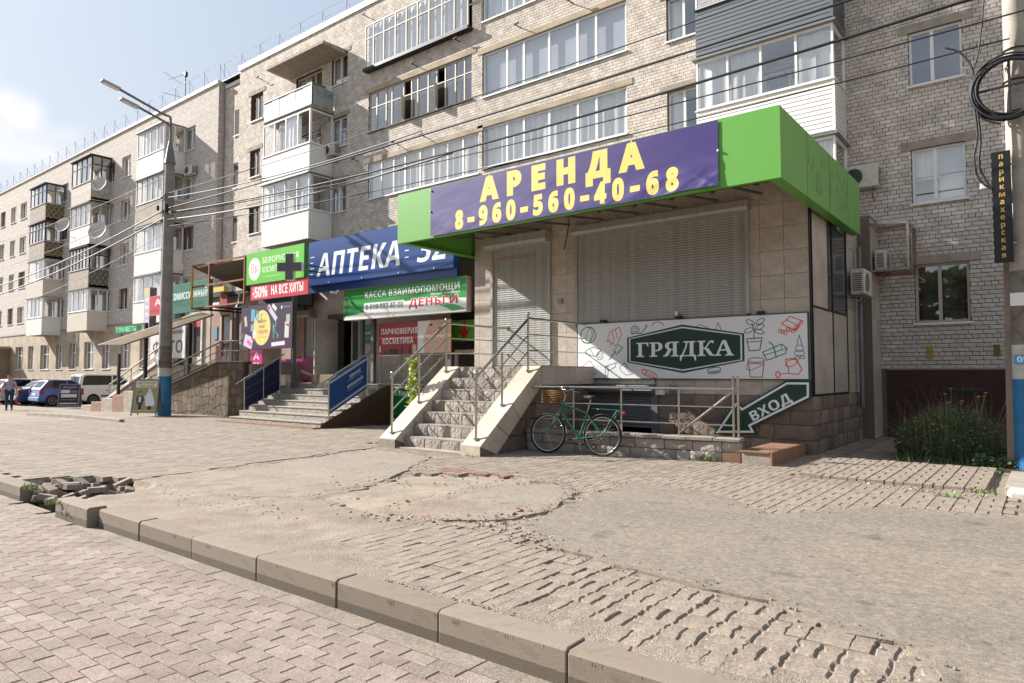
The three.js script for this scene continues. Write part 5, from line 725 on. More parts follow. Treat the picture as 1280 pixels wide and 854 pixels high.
// ================================================================ SHOPS NEXT TO THE KIOSK
const pz = (px, py, z) => { const p = onZ(px, py, z); return [p.x, p.y]; };
function signBox(name, label, x0, x1, y0, y1, z, thick, tex, edge = M.white, rough = 0.35) { const s = thing(name, label, 'sign'); mesh('box', bx(x0, x1, y0, y1, z - thick, z - 0.002), edge, s); const [g, m] = facePlane(x0 + 0.01, x1 - 0.01, y0 + 0.01, y1 - 0.01, z, tex, rough); mesh('print', g, m, s, true); return s; }
{
  const P = thing('pharmacy_annex', 'single-storey shop annex with dark entrance under the blue signboard', 'shop'), A0 = -21.3, A1 = -11.84, LY = 1.2, Z = -14.9, xz = (px, z = Z) => onZ(px, 430, z).x, r = rng(8);
  const wl = grp('wall', P); const DO = [xz(421), xz(439), LY, 3.4]; mesh('core', [wallSlab(A0, A1, 0, 5.4, Z - 0.014, 0.3, [DO]), bx(A0, A0 + 0.3, 0, 5.4, WZ + 0.06, Z - 0.32), bx(A1 - 0.3, A1, 0, 5.4, WZ + 0.06, Z - 0.32), bx(A0 + 0.31, A1 - 0.31, 0.9, LY, WZ + 0.06, Z - 0.32)], M.grout, wl);
  for (let x = A0; x < A1 - 0.1; x += 0.6) for (let y = LY; y < 5.2; y += 0.6) if (x + 0.59 < DO[0] || x > DO[1] || y > 3.3) mesh('tile', bx(x, Math.min(x + 0.592, A1), y, Math.min(5.3, y + 0.592), Z - 0.012, Z), M.tile[Math.floor(r() * 4)], wl);
  mesh('roof', bx(A0 - 0.1, A1, 5.42, 5.6, WZ + 0.03, -13.32), M.tinDark, P); mesh('soffit', bx(A0 - 0.1, A1 - 0.02, 5.0, 5.06, Z, -13.32), M.greyPipe, P);
  mesh('landing', [bx(A0 + 0.8, A1, 0, LY - 0.03, Z + 0.01, -13.92)], M.grout, P); for (let x = A0 + 0.8; x < A1; x += 0.5) mesh('landing_tile', bx(x, Math.min(A1, x + 0.495), LY - 0.03, LY, Z + 0.02, -13.9), M.tile[1], P);
  rollShutter(P, xz(371), xz(392), LY + 0.2, 3.55, Z + 0.03, 0.25, M.shutter);
  // doors
  const D = grp('door', P), dx0 = xz(395), dx1 = xz(419), dt = 3.42, fr = [], dz = Z + 0.06;
  fr.push(bx(dx0, dx0 + 0.1, LY, dt, dz - 0.05, dz), bx(dx1 - 0.1, dx1, LY, dt, dz - 0.05, dz), bx(dx0 + 0.1, dx1 - 0.1, dt - 0.1, dt, dz - 0.05, dz), bx(dx0 + 0.1, dx1 - 0.1, LY, LY + 0.95, dz - 0.05, dz), bx((dx0 + dx1) / 2 - 0.03, (dx0 + dx1) / 2 + 0.03, LY + 0.95, dt - 0.1, dz - 0.05, dz), bx(dx0 + 0.1, dx1 - 0.1, 2.72, 2.78, dz - 0.049, dz - 0.001)); mesh('frame', fr, M.pvcOld, D); mesh('pane', bx(dx0 + 0.1, dx1 - 0.1, LY + 0.95, dt - 0.1, dz - 0.03, dz - 0.025), M.glassSmoke, D);
  mesh('handle', tube([[dx0 + 0.1, LY + 1.0, dz], [dx0 + 0.1, LY + 1.0, dz + 0.07], [dx0 + 0.35, LY + 1.0, dz + 0.07], [dx0 + 0.35, LY + 1.45, dz + 0.07], [dx0 + 0.1, LY + 1.45, dz + 0.07], [dx0 + 0.1, LY + 1.45, dz]], 0.02, 30, 6), M.steel, D);
  mesh('open_door', bx(0, 0.06, LY + 0.02, 3.38, 0, 0.95), M.pvcOld, P).position.set(xz(421.5), 0, Z + 0.02);
  mesh('side_light', [bx(xz(441), xz(441.8), LY, 3.4, Z, Z + 0.07), bx(xz(450), xz(451), LY, 3.4, Z, Z + 0.07), bx(xz(441.8), xz(450), LY, LY + 0.75, Z, Z + 0.06)], M.pvcOld, P); mesh('pane', bx(xz(441.8), xz(450), LY + 0.75, 3.4, Z + 0.01, Z + 0.02), M.glassSmoke, P);
  // window right of the doors with its sill
  mesh('window_pane', bx(xz(560, -14.5), A1, LY + 0.3, 3.3, Z, Z + 0.3), M.glassSmoke, P); mesh('window_frame', [bx(-13.6, -11.9, 2.1, 2.2, Z + 0.3, Z + 0.36), bx(-13.6, -13.5, LY + 0.3, 2.1, Z + 0.3, Z + 0.36)], M.pvcOld, P);
  // columns and canopy posts
  for (const [px, z, y0, y1] of [[367, -13.2, LY - 1.1, 5.0], [467, -13.8, LY, 4.9], [453, -14.2, LY, 5.0]]) { const x = onZ(px, 430, z).x; mesh('post', bx(x - 0.06, x + 0.06, y0, y1, z - 0.06, z + 0.06), M.greyPipe, P); }
  mesh('step_block', rbx(onZ(353, 470, -13.5).x, onZ(353, 470, -13.5).x + 0.42, LY - 0.1, LY + 0.28, -13.7, -13.35, 0.02), M.stepTile[0], P); mesh('planter', rbx(-18.9, -17.6, LY, LY + 0.28, -13.75, -13.4, 0.02), M.plasterDark, P);
}
// stairs up to it
{
  const S = thing('pharmacy_stairs', 'wide mosaic tiled stairs with blue side panels below the blue signboard', 'stairs'), X0 = -20.35, X1 = -15.62, N = 7, H = 1.2 / N, r = rng(41);
  const mos = canvasTex(1024, 128, (c, w, h) => { c.fillStyle = '#8e887f'; c.fillRect(0, 0, w, h); for (let i = 0; i < 64; i++) for (let j = 0; j < 8; j++) { const k = r(); c.fillStyle = k < 0.2 ? '#756e65' : k < 0.55 ? '#a39c92' : k < 0.62 ? '#5f584f' : '#968f85'; c.fillRect(i * 16 + 1, j * 16 + 1, 14, 14); } }); mos.wrapS = mos.wrapT = THREE.RepeatWrapping; mos.repeat.set(1 / 2.6, 1 / 0.325);
  const mm = new THREE.MeshPhysicalMaterial({ map: mos, roughness: 0.7 }), treadMat = mat('#9c958b', 0.7, { map: 'blotch', mapPer: 0.6 });
  for (let i = 0; i < N; i++) { const z = -11.42 - i * 0.33; const s = grp('step', S); mesh('riser', bx(X0 + i * 0.0, X1, i * H, (i + 1) * H - 0.03, -13.9, z), mm, s); mesh('tread', rbx(X0, X1, (i + 1) * H - 0.03, (i + 1) * H, -13.9, z + 0.02, 0.006), treadMat, s); }
  mesh('base_course', bx(X0 - 0.35, X1, 0, 0.05, -12, -11.15), M.orangeTile, S); mesh('side_cladding', prismX([[-11.38, 0], [-11.38, H - 0.05], [-13.7, 1.15], [-13.9, 1.15], [-13.9, 0]], X1 + 0.002, X1 + 0.03), mat('#4e3b2f', 0.5, { map: 'blotch' }), S);
  const panel = (x, label, pxs, tex) => { // railing with a printed panel, along z
    const [a, b, c, d] = pxs.map(([u, v]) => onX(u, v, x)), t = thing('stair_railing', label, 'railing');
    const g = new THREE.BufferGeometry(), q = [a, b, c, a, c, d].flatMap(p => [x, p.y, p.z]); g.setAttribute('position', new THREE.Float32BufferAttribute(q, 3)); g.setAttribute('uv', new THREE.Float32BufferAttribute([0, 1, 0, 0, 1, 0, 0, 1, 1, 0, 1, 1], 2)); g.computeVertexNormals();
    const m = new THREE.MeshPhysicalMaterial({ map: tex, roughness: 0.4, side: THREE.DoubleSide }); mesh('panel', g, m, t, true);
    mesh('backing', prismX([[a.z, a.y], [b.z, b.y], [c.z, c.y], [d.z, d.y]], x - 0.02, x - 0.004), mat('#16264a', 0.5), t);
    for (const [p, q2] of [[a, b], [d, c]]) mesh('post', rod([x, q2.y - 0.25, q2.z], [x, p.y + 0.06, p.z], 0.022, 8), M.steel, t); const mt = a.clone().lerp(d, 0.52), mb = b.clone().lerp(c, 0.52); if (tex === navy) mesh('post', rod([x + 0.01, mb.y - 0.2, mb.z], [x + 0.01, mt.y + 0.05, mt.z], 0.018, 8), M.steel, t);
    const e = d.clone().sub(a); mesh('rail', rod(V(x, a.y + 0.06, a.z).addScaledVector(e, -0.22), V(x, d.y + 0.06, d.z).addScaledVector(e, 0.12), 0.026, 8), M.steel, t); if (tex === navy) for (const k of [0.33, 0.66]) mesh('mid_rail', rod(V(x + 0.012, a.y + (b.y - a.y) * k, a.z), V(x + 0.012, d.y + (c.y - d.y) * k, d.z), 0.006, 5), M.steelDull, t);
  };
  const navy = canvasTex(64, 64, (c) => { c.fillStyle = '#131f42'; c.fillRect(0, 0, 64, 64); });
  const blue = canvasTex(1024, 820, (c, w, h) => { c.fillStyle = '#1f4584'; c.fillRect(0, 0, w, h); c.fillStyle = '#a9b4c6'; c.fillRect(0, h * 0.05, w, h * 0.07); c.fillRect(0, h * 0.86, w, h * 0.07); fitText(c, 'ЗВОНИ!', w * 0.52, h * 0.24, w * 0.3, h * 0.09, 'bold sans-serif', '#d5dbe6'); fitText(c, '+7 (4862) 32-32-32', w * 0.47, h * 0.36, w * 0.4, h * 0.05, 'sans-serif', '#b8c2d4'); fitText(c, 'БРОНИРУЙ!', w * 0.47, h * 0.52, w * 0.42, h * 0.09, 'bold sans-serif', '#d5dbe6'); fitText(c, 'на сайте аптеки', w * 0.47, h * 0.65, w * 0.4, h * 0.045, 'sans-serif', '#b8c2d4'); });
  panel(-15.72, 'stair railing with bright blue printed panel beside the brown stair side', [[411, 476], [411, 519], [459, 485], [459, 445]], blue);
  panel(-20.15, 'stair railing with plain navy panel in front of the pink posters', [[305.5, 476], [305.5, 511], [350, 487], [350, 448]], navy);
}
// signboards along the row
{
  const blueM = mat('#24437f', 0.3); { const s = thing('pharmacy_sign', 'long dark blue signboard with slanted white letters beside the kiosk fascia', 'sign'); mesh('back_panel', bx(-18.84, -12.28, 4.1, 5.77, -13.3, -13.2), blueM, s); mesh('board', bx(-18.78, -12.3, 4.32, 5.55, -13.198, -13.09), blueM, s);
    const W = 2048, H = 402, x0 = -18.77, x1 = -12.31, U = (px, py) => { const p = onZ(px, py, -13.09); return [(p.x - x0) / (x1 - x0) * W, (5.54 - p.y) / 1.21 * H]; };
    const tex = canvasTex(W, H, (c) => { c.fillStyle = '#24437f'; c.fillRect(0, 0, W, H); const ty = U(440, 314)[1]; c.save(); c.transform(1, 0, -0.16, 1, 0, 0);
      const put = (s, a, b, t, bo) => { const p = U(a, t), q = U(b, bo); fitText(c, s, p[0] + 0.16 * q[1], H * 0.19, q[0] - p[0], H * 0.6, 'bold sans-serif', '#e8eaee'); }; put('АПТЕКА', 396, 500, 320, 330); put('32', 520, 557, 310, 325); c.restore();
      c.fillStyle = '#e8eaee'; for (let i = 0; i < 4; i++) { const a = U(388, 330); c.fillRect(a[0] - i * 2, H * (0.24 + 0.15 * i), i % 2 ? 50 : 66, 9); const b = U(506, 310); if (i < 3) c.fillRect(b[0], H * (0.3 + 0.16 * i), 50, 10); const e = U(560, 318); if (i < 3) c.fillRect(e[0], H * (0.42 + 0.13 * i), 40, 9); } });
    const [g, m] = facePlane(x0, x1, 4.33, 5.54, -13.088, tex, 0.28); mesh('print', g, m, s, true); for (const x of [-17.6, -16, -14.4, -13]) mesh('bolt', ball(x, 4.36, -13.07, 0.025, 6), M.white, s); mesh('bullet_camera', [rod([-17.3, 4.02, -13.15], [-17.2, 4.0, -12.85], 0.04, 8), rod([-17.27, 4.1, -13.2], [-17.27, 4.02, -13.1], 0.02, 6)], M.white, s); }
  // green cosmetics sign
  const gt = canvasTex(1024, 320, (c, w, h) => { c.fillStyle = '#5ab030'; c.fillRect(0, 0, w, h); c.fillStyle = '#e9ebe8'; c.beginPath(); c.ellipse(w * 0.165, h * 0.52, w * 0.105, h * 0.36, 0, 0, 7); c.fill(); fitText(c, 'бк', w * 0.095, h * 0.34, w * 0.14, h * 0.3, 'serif', '#b04a52'); fitText(c, 'БЕЛОРУССКАЯ', w * 0.3, h * 0.2, w * 0.62, h * 0.18, 'sans-serif', '#e4eadf'); fitText(c, 'КОСМЕТИКА', w * 0.3, h * 0.5, w * 0.4, h * 0.18, 'sans-serif', '#e4eadf'); fitText(c, 'и парфюмерия', w * 0.32, h * 0.78, w * 0.3, h * 0.05, 'sans-serif', '#b7d49c'); });
  signBox('cosmetics_sign', 'bright green signboard with white oval above the red banner', -20.58, -17.36, 4.38, 5.41, -12.0, 0.15, gt, mat('#2d6a1c', 0.4));
  const rt = canvasTex(1024, 180, (c, w, h) => { c.fillStyle = '#b52a38'; c.fillRect(0, 0, w, h); fitText(c, '-50%', w * 0.03, h * 0.12, w * 0.28, h * 0.72, 'bold sans-serif', '#e6e2e0'); c.fillStyle = 'rgba(230,226,224,0.35)'; c.fillRect(w * 0.03, h * 0.1, w * 0.29, h * 0.8); fitText(c, 'НА ВСЕ ХИТЫ', w * 0.37, h * 0.16, w * 0.56, h * 0.62, 'bold sans-serif', '#e6e2e0'); });
  signBox('sale_banner', 'narrow red banner with white letters under the green signboard', -20.32, -17.2, 3.87, 4.36, -12.04, 0.03, rt, mat('#b52a38', 0.5));
  { const c = onZ(363, 334, -11.75), t = thing('pharmacy_cross', 'dark plus-shaped lightbox sign projecting in front of the green signboard', 'sign', [c.x, c.y, c.z], 0.5), w = 0.13, L = 0.4, pl = [[-w, -L], [w, -L], [w, -w], [L, -w], [L, w], [w, w], [w, L], [-w, L], [-w, w], [-L, w], [-L, -w], [-w, -w]]; const m = mat('#cfd0d2', 0.4); mesh('body', prism(pl, -0.07, 0.07), m, t); mesh('face', prism(pl.map(p => [p[0] * 0.96, p[1] * 0.96]), 0.071, 0.08), mat('#59545c', 0.35), t); mesh('arm', [rod([0.3, 0.1, 0], [0.75, 0.05, -0.6], 0.02, 6), rod([0.3, -0.1, 0], [0.75, -0.1, -0.6], 0.02, 6)], M.darkSteel, t); }
  // gift poster
  const pt = canvasTex(1024, 512, (c, w, h) => { const r = rng(6); c.fillStyle = '#3a2440'; c.fillRect(0, 0, w, h); c.fillStyle = '#d6c878'; c.beginPath(); c.ellipse(w * 0.42, h * 0.52, w * 0.17, h * 0.4, 0.1, 0, 7); c.fill(); const E = (x, y, a, b, t, f) => { c.fillStyle = f; c.beginPath(); c.ellipse(w * x, h * y, a, b, t, 0, 7); c.fill(); }, Q = (x, y, a, b, t, f) => { c.save(); c.translate(w * x, h * y); c.rotate(t); c.fillStyle = f; c.fillRect(-a, -b, 2 * a, 2 * b); c.restore(); };
    for (let i = 0; i < 26; i++) { const s = i % 3, x = [0.68, 0.36, 0.04][s] + rr(-0.05, 0.06, r), y = [0.6, 0.3, 0.75][s] + rr(-0.15, 0.15, r); E(x, y, 10, 34, rr(-1, 1, r), ['#4f8a84', '#5d9c86', '#3d7468'][i % 3]); }
    Q(0.24, 0.22, 42, 70, 0.05, '#5a9fc4'); Q(0.22, 0.5, 22, 46, 0.1, '#6fb0c8'); Q(0.09, 0.35, 26, 60, -0.2, '#b9b3a4'); Q(0.62, 0.2, 30, 120, -0.8, '#b8c0ca'); Q(0.66, 0.08, 22, 50, -0.9, '#d5d3d6'); Q(0.9, 0.6, 40, 90, 0.05, '#c5c6bf'); Q(0.92, 0.35, 36, 44, 0, '#9fae94'); Q(0.15, 0.82, 90, 70, 0.3, '#c9bccb'); Q(0.17, 0.85, 50, 22, 0.5, '#c46a96'); E(0.27, 0.66, 36, 54, 0, '#d8cfd6');
    E(0.55, 0.09, 28, 18, 0.5, '#b03040'); E(0.92, 0.5, 42, 14, 0.2, '#b83440'); E(0.22, 0.42, 28, 12, -0.3, '#b03040'); E(0.24, 0.77, 36, 16, 0.6, '#a82c3c');
    fitText(c, 'ВЫБЕРИ', w * 0.33, h * 0.34, w * 0.18, h * 0.07, 'bold sans-serif', '#4a3b3a'); fitText(c, 'СВОЙ', w * 0.36, h * 0.46, w * 0.12, h * 0.07, 'bold sans-serif', '#5a3b3a'); fitText(c, 'ПОДАРОК', w * 0.34, h * 0.57, w * 0.2, h * 0.08, 'bold sans-serif', '#a8442e'); fitText(c, 'подробности у продавца', w * 0.34, h * 0.72, w * 0.18, h * 0.025, 'sans-serif', '#5a4b3a'); Q(0.74, 0.9, 130, 22, -0.05, '#d7d0d8'); fitText(c, 'белорусская косметика', w * 0.84, h * 0.08, w * 0.12, h * 0.025, 'sans-serif', '#cfc6d2'); E(0.8, 0.1, 14, 20, 0, '#d8cfd6'); });
  signBox('gift_poster', 'dark purple poster with yellow oval and gift pictures beside the stairs', -20.86, -17.98, 2.29, 3.71, -12.05, 0.04, pt, M.darkSteel);
  // vertical pink banners behind the stair railing
  const pk = (n, label, x0, x1, y0, y1, z, draw) => signBox(n, label, x0, x1, y0, y1, z, 0.02, canvasTex(256, 512, draw), mat('#b03474', 0.5));
  { const [a, b] = [onZ(313, 440, -13.7), onZ(328, 440, -13.7)]; pk('pink_banner', 'tall pink banner with white vertical letters under the gift poster', a.x, b.x, 0.2, 2.36, -13.7, (c, w, h) => { c.fillStyle = '#c2387e'; c.fillRect(0, 0, w, h); ['А', 'Х', 'Е', 'Р'].forEach((s, i) => fitText(c, s, w * 0.25, h * (0.03 + i * 0.17), w * 0.5, h * 0.12, 'bold sans-serif', '#e9dfe4')); }); }
  { const [a, b] = [onZ(298, 480, -13.6), onZ(309, 480, -13.6)]; pk('pink_banner', 'short pink banner next to the grey drainpipe', a.x, b.x, 0.66, 1.5, -13.6, (c, w, h) => { c.fillStyle = '#a8326c'; c.fillRect(0, 0, w, h); fitText(c, 'ПА', w * 0.1, h * 0.08, w * 0.7, h * 0.25, 'bold sans-serif', '#e0c6d2'); fitText(c, 'МО', w * 0.1, h * 0.55, w * 0.7, h * 0.25, 'bold sans-serif', '#cfae5c'); }); }
  { const [a, b] = [onZ(351, 450, -14.7), onZ(394, 450, -14.7)]; pk('pink_poster', 'pink framed poster low on the wall behind the stairs', a.x, b.x, 1.28, 2.05, -14.7, (c, w, h) => { c.fillStyle = '#b8417f'; c.fillRect(0, 0, w, h); c.fillStyle = '#4a4272'; c.fillRect(0, h * 0.14, w * 0.42, h); c.fillStyle = '#a05c80'; c.fillRect(w * 0.55, h * 0.14, w * 0.38, h * 0.75); c.fillStyle = '#d9b9a8'; c.beginPath(); c.ellipse(w * 0.66, h * 0.6, 24, 130, -0.6, 0, 7); c.fill(); fitText(c, 'Он', w * 0.05, h * 0.7, w * 0.3, h * 0.2, 'bold sans-serif', '#c9b23c'); }); }
  // loan office sign, perfume poster, hours sign, arrow sign, lower poster
  const kt = canvasTex(2048, 400, (c, w, h) => { c.fillStyle = '#e4e6e2'; c.fillRect(0, 0, w, h); c.fillStyle = '#2f8f43'; c.beginPath(); c.moveTo(0, 0); c.lineTo(w, 0); c.lineTo(w, h * 0.62); c.quadraticCurveTo(w * 0.6, h * 0.42, w * 0.34, h * 0.7); c.quadraticCurveTo(w * 0.2, h * 0.8, 0, h * 0.9); c.fill(); c.fillStyle = '#55a964'; c.beginPath(); c.moveTo(w * 0.72, h * 0.66); c.quadraticCurveTo(w * 0.9, h * 0.66, w, h * 0.95); c.lineTo(w * 0.9, h * 0.97); c.quadraticCurveTo(w * 0.85, h * 0.8, w * 0.72, h * 0.66); c.fill(); c.fillStyle = '#1d6b33'; c.beginPath(); c.moveTo(0, 0); c.lineTo(w * 0.06, h * 0.5); c.lineTo(0, h); c.fill();
    c.strokeStyle = '#2a4a34'; c.lineWidth = 10; c.lineJoin = 'round'; const T = (s, x, y, ww, hh, f, o) => { if (o) { c.save(); c.font = `bold ${Math.round(hh * 1.38)}px sans-serif`; const m = c.measureText(s).width; c.translate(x, y + hh); c.scale(ww / m, 1); c.strokeText(s, 0, 0); c.restore(); } fitText(c, s, x, y, ww, hh, 'bold sans-serif', f); };
    T('КАССА ВЗАИМОПОМОЩИ', w * 0.19, h * 0.13, w * 0.77, h * 0.21, '#e8ebe6', 1); T('Пятый Элемент', w * 0.74, h * 0.38, w * 0.22, h * 0.07, '#e3e8e0'); c.fillStyle = '#e4e6e2'; c.beginPath(); c.roundRect(w * 0.185, h * 0.5, w * 0.35, h * 0.28, 24); c.fill(); T('8-919-193-40-00', w * 0.2, h * 0.55, w * 0.325, h * 0.17, '#3b4a55'); c.strokeStyle = '#e8e4e2'; T('ДЕНЬГИ', w * 0.57, h * 0.5, w * 0.38, h * 0.25, '#c8354a', 1); T('ООО МКК «Пятый Элемент Деньги» ОГРН 1134823001231', w * 0.19, h * 0.84, w * 0.52, h * 0.06, '#8d9a94'); });
  signBox('loan_office_sign', 'green and white lightbox sign with red word hanging left of the kiosk', -17.15, -12.04, 3.155, 4.095, -13.31, 0.2, kt, mat('#cfc4b8', 0.6));
  const ft = canvasTex(1024, 320, (c, w, h) => { c.fillStyle = '#8e1f2c'; c.fillRect(0, 0, w, h); c.fillStyle = '#c2a795'; c.fillRect(w * 0.62, 0, w * 0.38, h); c.fillStyle = '#d6d2cc'; c.beginPath(); c.moveTo(w * 0.56, 0); c.lineTo(w * 0.74, 0); c.quadraticCurveTo(w * 0.6, h * 0.5, w * 0.66, h); c.lineTo(w * 0.56, h); c.fill(); c.fillStyle = '#c9a48c'; c.beginPath(); c.ellipse(w * 0.86, h * 0.55, w * 0.17, h * 0.62, 0.1, 0, 7); c.fill(); const E = (x, y, a, b, f, t = 0) => { c.fillStyle = f; c.beginPath(); c.ellipse(w * x, h * y, a, b, t, 0, 7); c.fill(); }; E(0.74, 0.14, 22, 12, '#2a2424', -0.2); E(0.87, 0.26, 30, 14, '#2a2424', 0.1); E(0.87, 0.26, 10, 10, '#8a9aa8'); E(0.73, 0.36, 9, 14, '#b08872'); E(0.7, 0.6, 26, 12, '#b5607c', 0.3); E(0.7, 0.61, 14, 5, '#e6d8d4', 0.3); c.strokeStyle = '#8a5a4a'; c.lineWidth = 5; c.beginPath(); c.arc(w * 0.88, h * 0.25, 52, 3.6, 5.4); c.stroke();
    c.strokeStyle = '#38242a'; c.lineWidth = 8; fitText(c, 'ПАРФЮМЕРИЯ', w * 0.035, h * 0.19, w * 0.53, h * 0.2, 'bold sans-serif', '#3a2226'); fitText(c, 'ПАРФЮМЕРИЯ', w * 0.03, h * 0.17, w * 0.53, h * 0.2, 'bold sans-serif', '#d9c9c2'); fitText(c, 'КОСМЕТИКА', w * 0.055, h * 0.5, w * 0.45, h * 0.2, 'bold sans-serif', '#3a2226'); fitText(c, 'КОСМЕТИКА', w * 0.05, h * 0.48, w * 0.45, h * 0.2, 'bold sans-serif', '#d9c9c2'); c.fillStyle = '#201e22'; c.fillRect(w * 0.16, h * 0.84, w * 0.13, h * 0.16); c.fillRect(w * 0.33, h * 0.78, w * 0.03, h * 0.2); c.fillRect(w * 0.44, h * 0.72, w * 0.03, h * 0.3); E(0.11, 0.95, 40, 22, '#3a3036'); c.fillStyle = '#c2a878'; c.fillRect(w * 0.49, h * 0.72, w * 0.05, h * 0.28); c.fillStyle = '#cfcac6'; c.fillRect(w * 0.01, h * 0.74, w * 0.02, h * 0.2); });
  { const s = signBox('perfume_poster', 'dark red poster with face photograph on the landing railing left of the kiosk', -15.85, -12.85, 2.08, 3.02, -13.6, 0.03, ft, mat('#6e2a2c', 0.5)); for (const x of [-15.8, -14.9, -13.9, -12.9]) mesh('post', rod([x, 1.15, -13.64], [x, 2.1, -13.64], 0.025, 8), M.steelDull, s); mesh('rail', rod([-15.85, 2.05, -13.64], [-11.9, 2.05, -13.64], 0.022, 8), M.steel, s); }
  { const z = -14.8, a = onZ(453, 407, z), b = onZ(465, 429, z); signBox('opening_hours_sign', 'small green opening hours sign on the wall right of the shop door', a.x, b.x, b.y, a.y, z, 0.02, canvasTex(128, 256, (c, w, h) => { c.fillStyle = '#1c7a3a'; c.fillRect(0, 0, w, h); fitText(c, 'с пн-пт', w * 0.25, h * 0.1, w * 0.5, h * 0.06, 'sans-serif', '#d8e2d8'); fitText(c, '10-20', w * 0.12, h * 0.36, w * 0.76, h * 0.14, 'bold sans-serif', '#dbe5db'); fitText(c, 'сб 10-17', w * 0.16, h * 0.72, w * 0.68, h * 0.08, 'sans-serif', '#d8e2d8'); }), mat('#1c7a3a', 0.5)); }
  { const z = -14.0, a = onZ(565, 401, z), b = onZ(596, 426, z); signBox('arrow_poster', 'green poster with red down arrow at the left edge of the kiosk', a.x, Math.min(b.x, -11.86), b.y, a.y, z, 0.02, canvasTex(256, 200, (c, w, h) => { c.fillStyle = '#4f8f24'; c.fillRect(0, 0, w, h); c.fillStyle = '#a3222c'; c.beginPath(); c.moveTo(w * 0.2, h * 0.38); c.lineTo(w * 0.44, h * 0.5); c.lineTo(w * 0.44, 0); c.lineTo(w * 0.56, 0); c.lineTo(w * 0.56, h * 0.5); c.lineTo(w * 0.8, h * 0.38); c.lineTo(w * 0.5, h * 0.96); c.fill(); }), mat('#3f7a1c', 0.5)); }
  { const z = -13.88; signBox('loan_poster', 'green poster with white heading low on the landing wall behind the leafy shrub', onZ(480, 490, z).x, onZ(545, 490, z).x, 0.12, 1.1, z, 0.02, canvasTex(512, 256, (c, w, h) => { c.fillStyle = '#1a6b36'; c.fillRect(0, 0, w, h); fitText(c, 'КАССА ВЗАИМОПОМОЩИ', w * 0.03, h * 0.1, w * 0.94, h * 0.14, 'bold sans-serif', '#dde5dc'); c.fillStyle = '#d8dcd6'; c.beginPath(); c.moveTo(0, h); c.quadraticCurveTo(w * 0.2, h * 0.9, w * 0.4, h); c.fill(); }), M.white); }
}
// rusty canopy frame with corrugated sheet
{
  const t = thing('canopy_frame', 'rusty angle iron canopy frame with grey corrugated sheet beside the green signboard', 'canopy'), z = -12.0, x0 = -24.1, x1 = -20.62, y0 = 3.84, y1 = 5.36, B = (a, b, m) => bar(a, b, 0.055, 0.055);
  for (const y of [y0, 4.6, y1]) mesh('bar', B([x0, y, z], [x1, y, z]), M.rust, t); for (const x of [-22.9, x1]) mesh('bar', B([x, y0, z - 0.001], [x, y1, z - 0.001]), M.rust, t); mesh('edge', bx(x0 - 0.05, x0 + 0.03, y0, y1, z - 0.03, z + 0.03), mat('#c2a63a', 0.6), t); for (const x of [-22.9, x0]) { mesh('brace', B([x, y1, z], [x, 4.7, -14.6]), M.darkSteel, t); mesh('brace', B([x, y0, z], [x, y0, -14.7]), M.darkSteel, t); }
  const pts = []; const n = 56; const g = new THREE.PlaneGeometry(x1 - x0, 1, n * 2, 1); const p = g.attributes.position; for (let i = 0; i < p.count; i++) { const u = (p.getX(i) + (x1 - x0) / 2), v = p.getY(i) + 0.5, c = 0.025 * ((Math.round(u / (x1 - x0) * n * 2) % 2) ? 1 : -1); p.setXYZ(i, x0 + u, 4.55 + 0.75 * v + c, -14.6 + 2.5 * v); } const gg = g.toNonIndexed(); gg.computeVertexNormals(); const cm = M.tin.clone(); cm.side = THREE.DoubleSide; cm.color = hex('#8f887e'); mesh('corrugated_sheet', gg, cm, t); mesh('lower_board', bx(x0, x1, 3.9, 4.62, -14.66, -14.6), M.tinDark, t); mesh('ceiling', bx(x0, x1, 3.9, 3.94, -14.6, -13.2), M.tinDark, t);
}
{ const b = onY(294, 517), t = thing('drainpipe', 'grey steel drainpipe with elbow standing beside the navy stair panel', 'pipe'), x = b.x, z = b.z; mesh('pipe', rod([x, 0.15, z], [x, 3.9, z], 0.09, 12), M.greyPipe, t); mesh('outlet', tube([[x, 0.5, z], [x, 0.22, z + 0.02], [x - 0.15, 0.12, z + 0.15], [x - 0.32, 0.08, z + 0.3]], 0.09, 16, 10), M.greyPipe, t); mesh('upper_elbow', tube([[x, 3.8, z], [x, 4.05, z], [x - 0.3, 4.25, z - 0.25], [x - 0.3, 4.6, z - 0.3]], 0.07, 16, 10), M.greyPipe, t); }
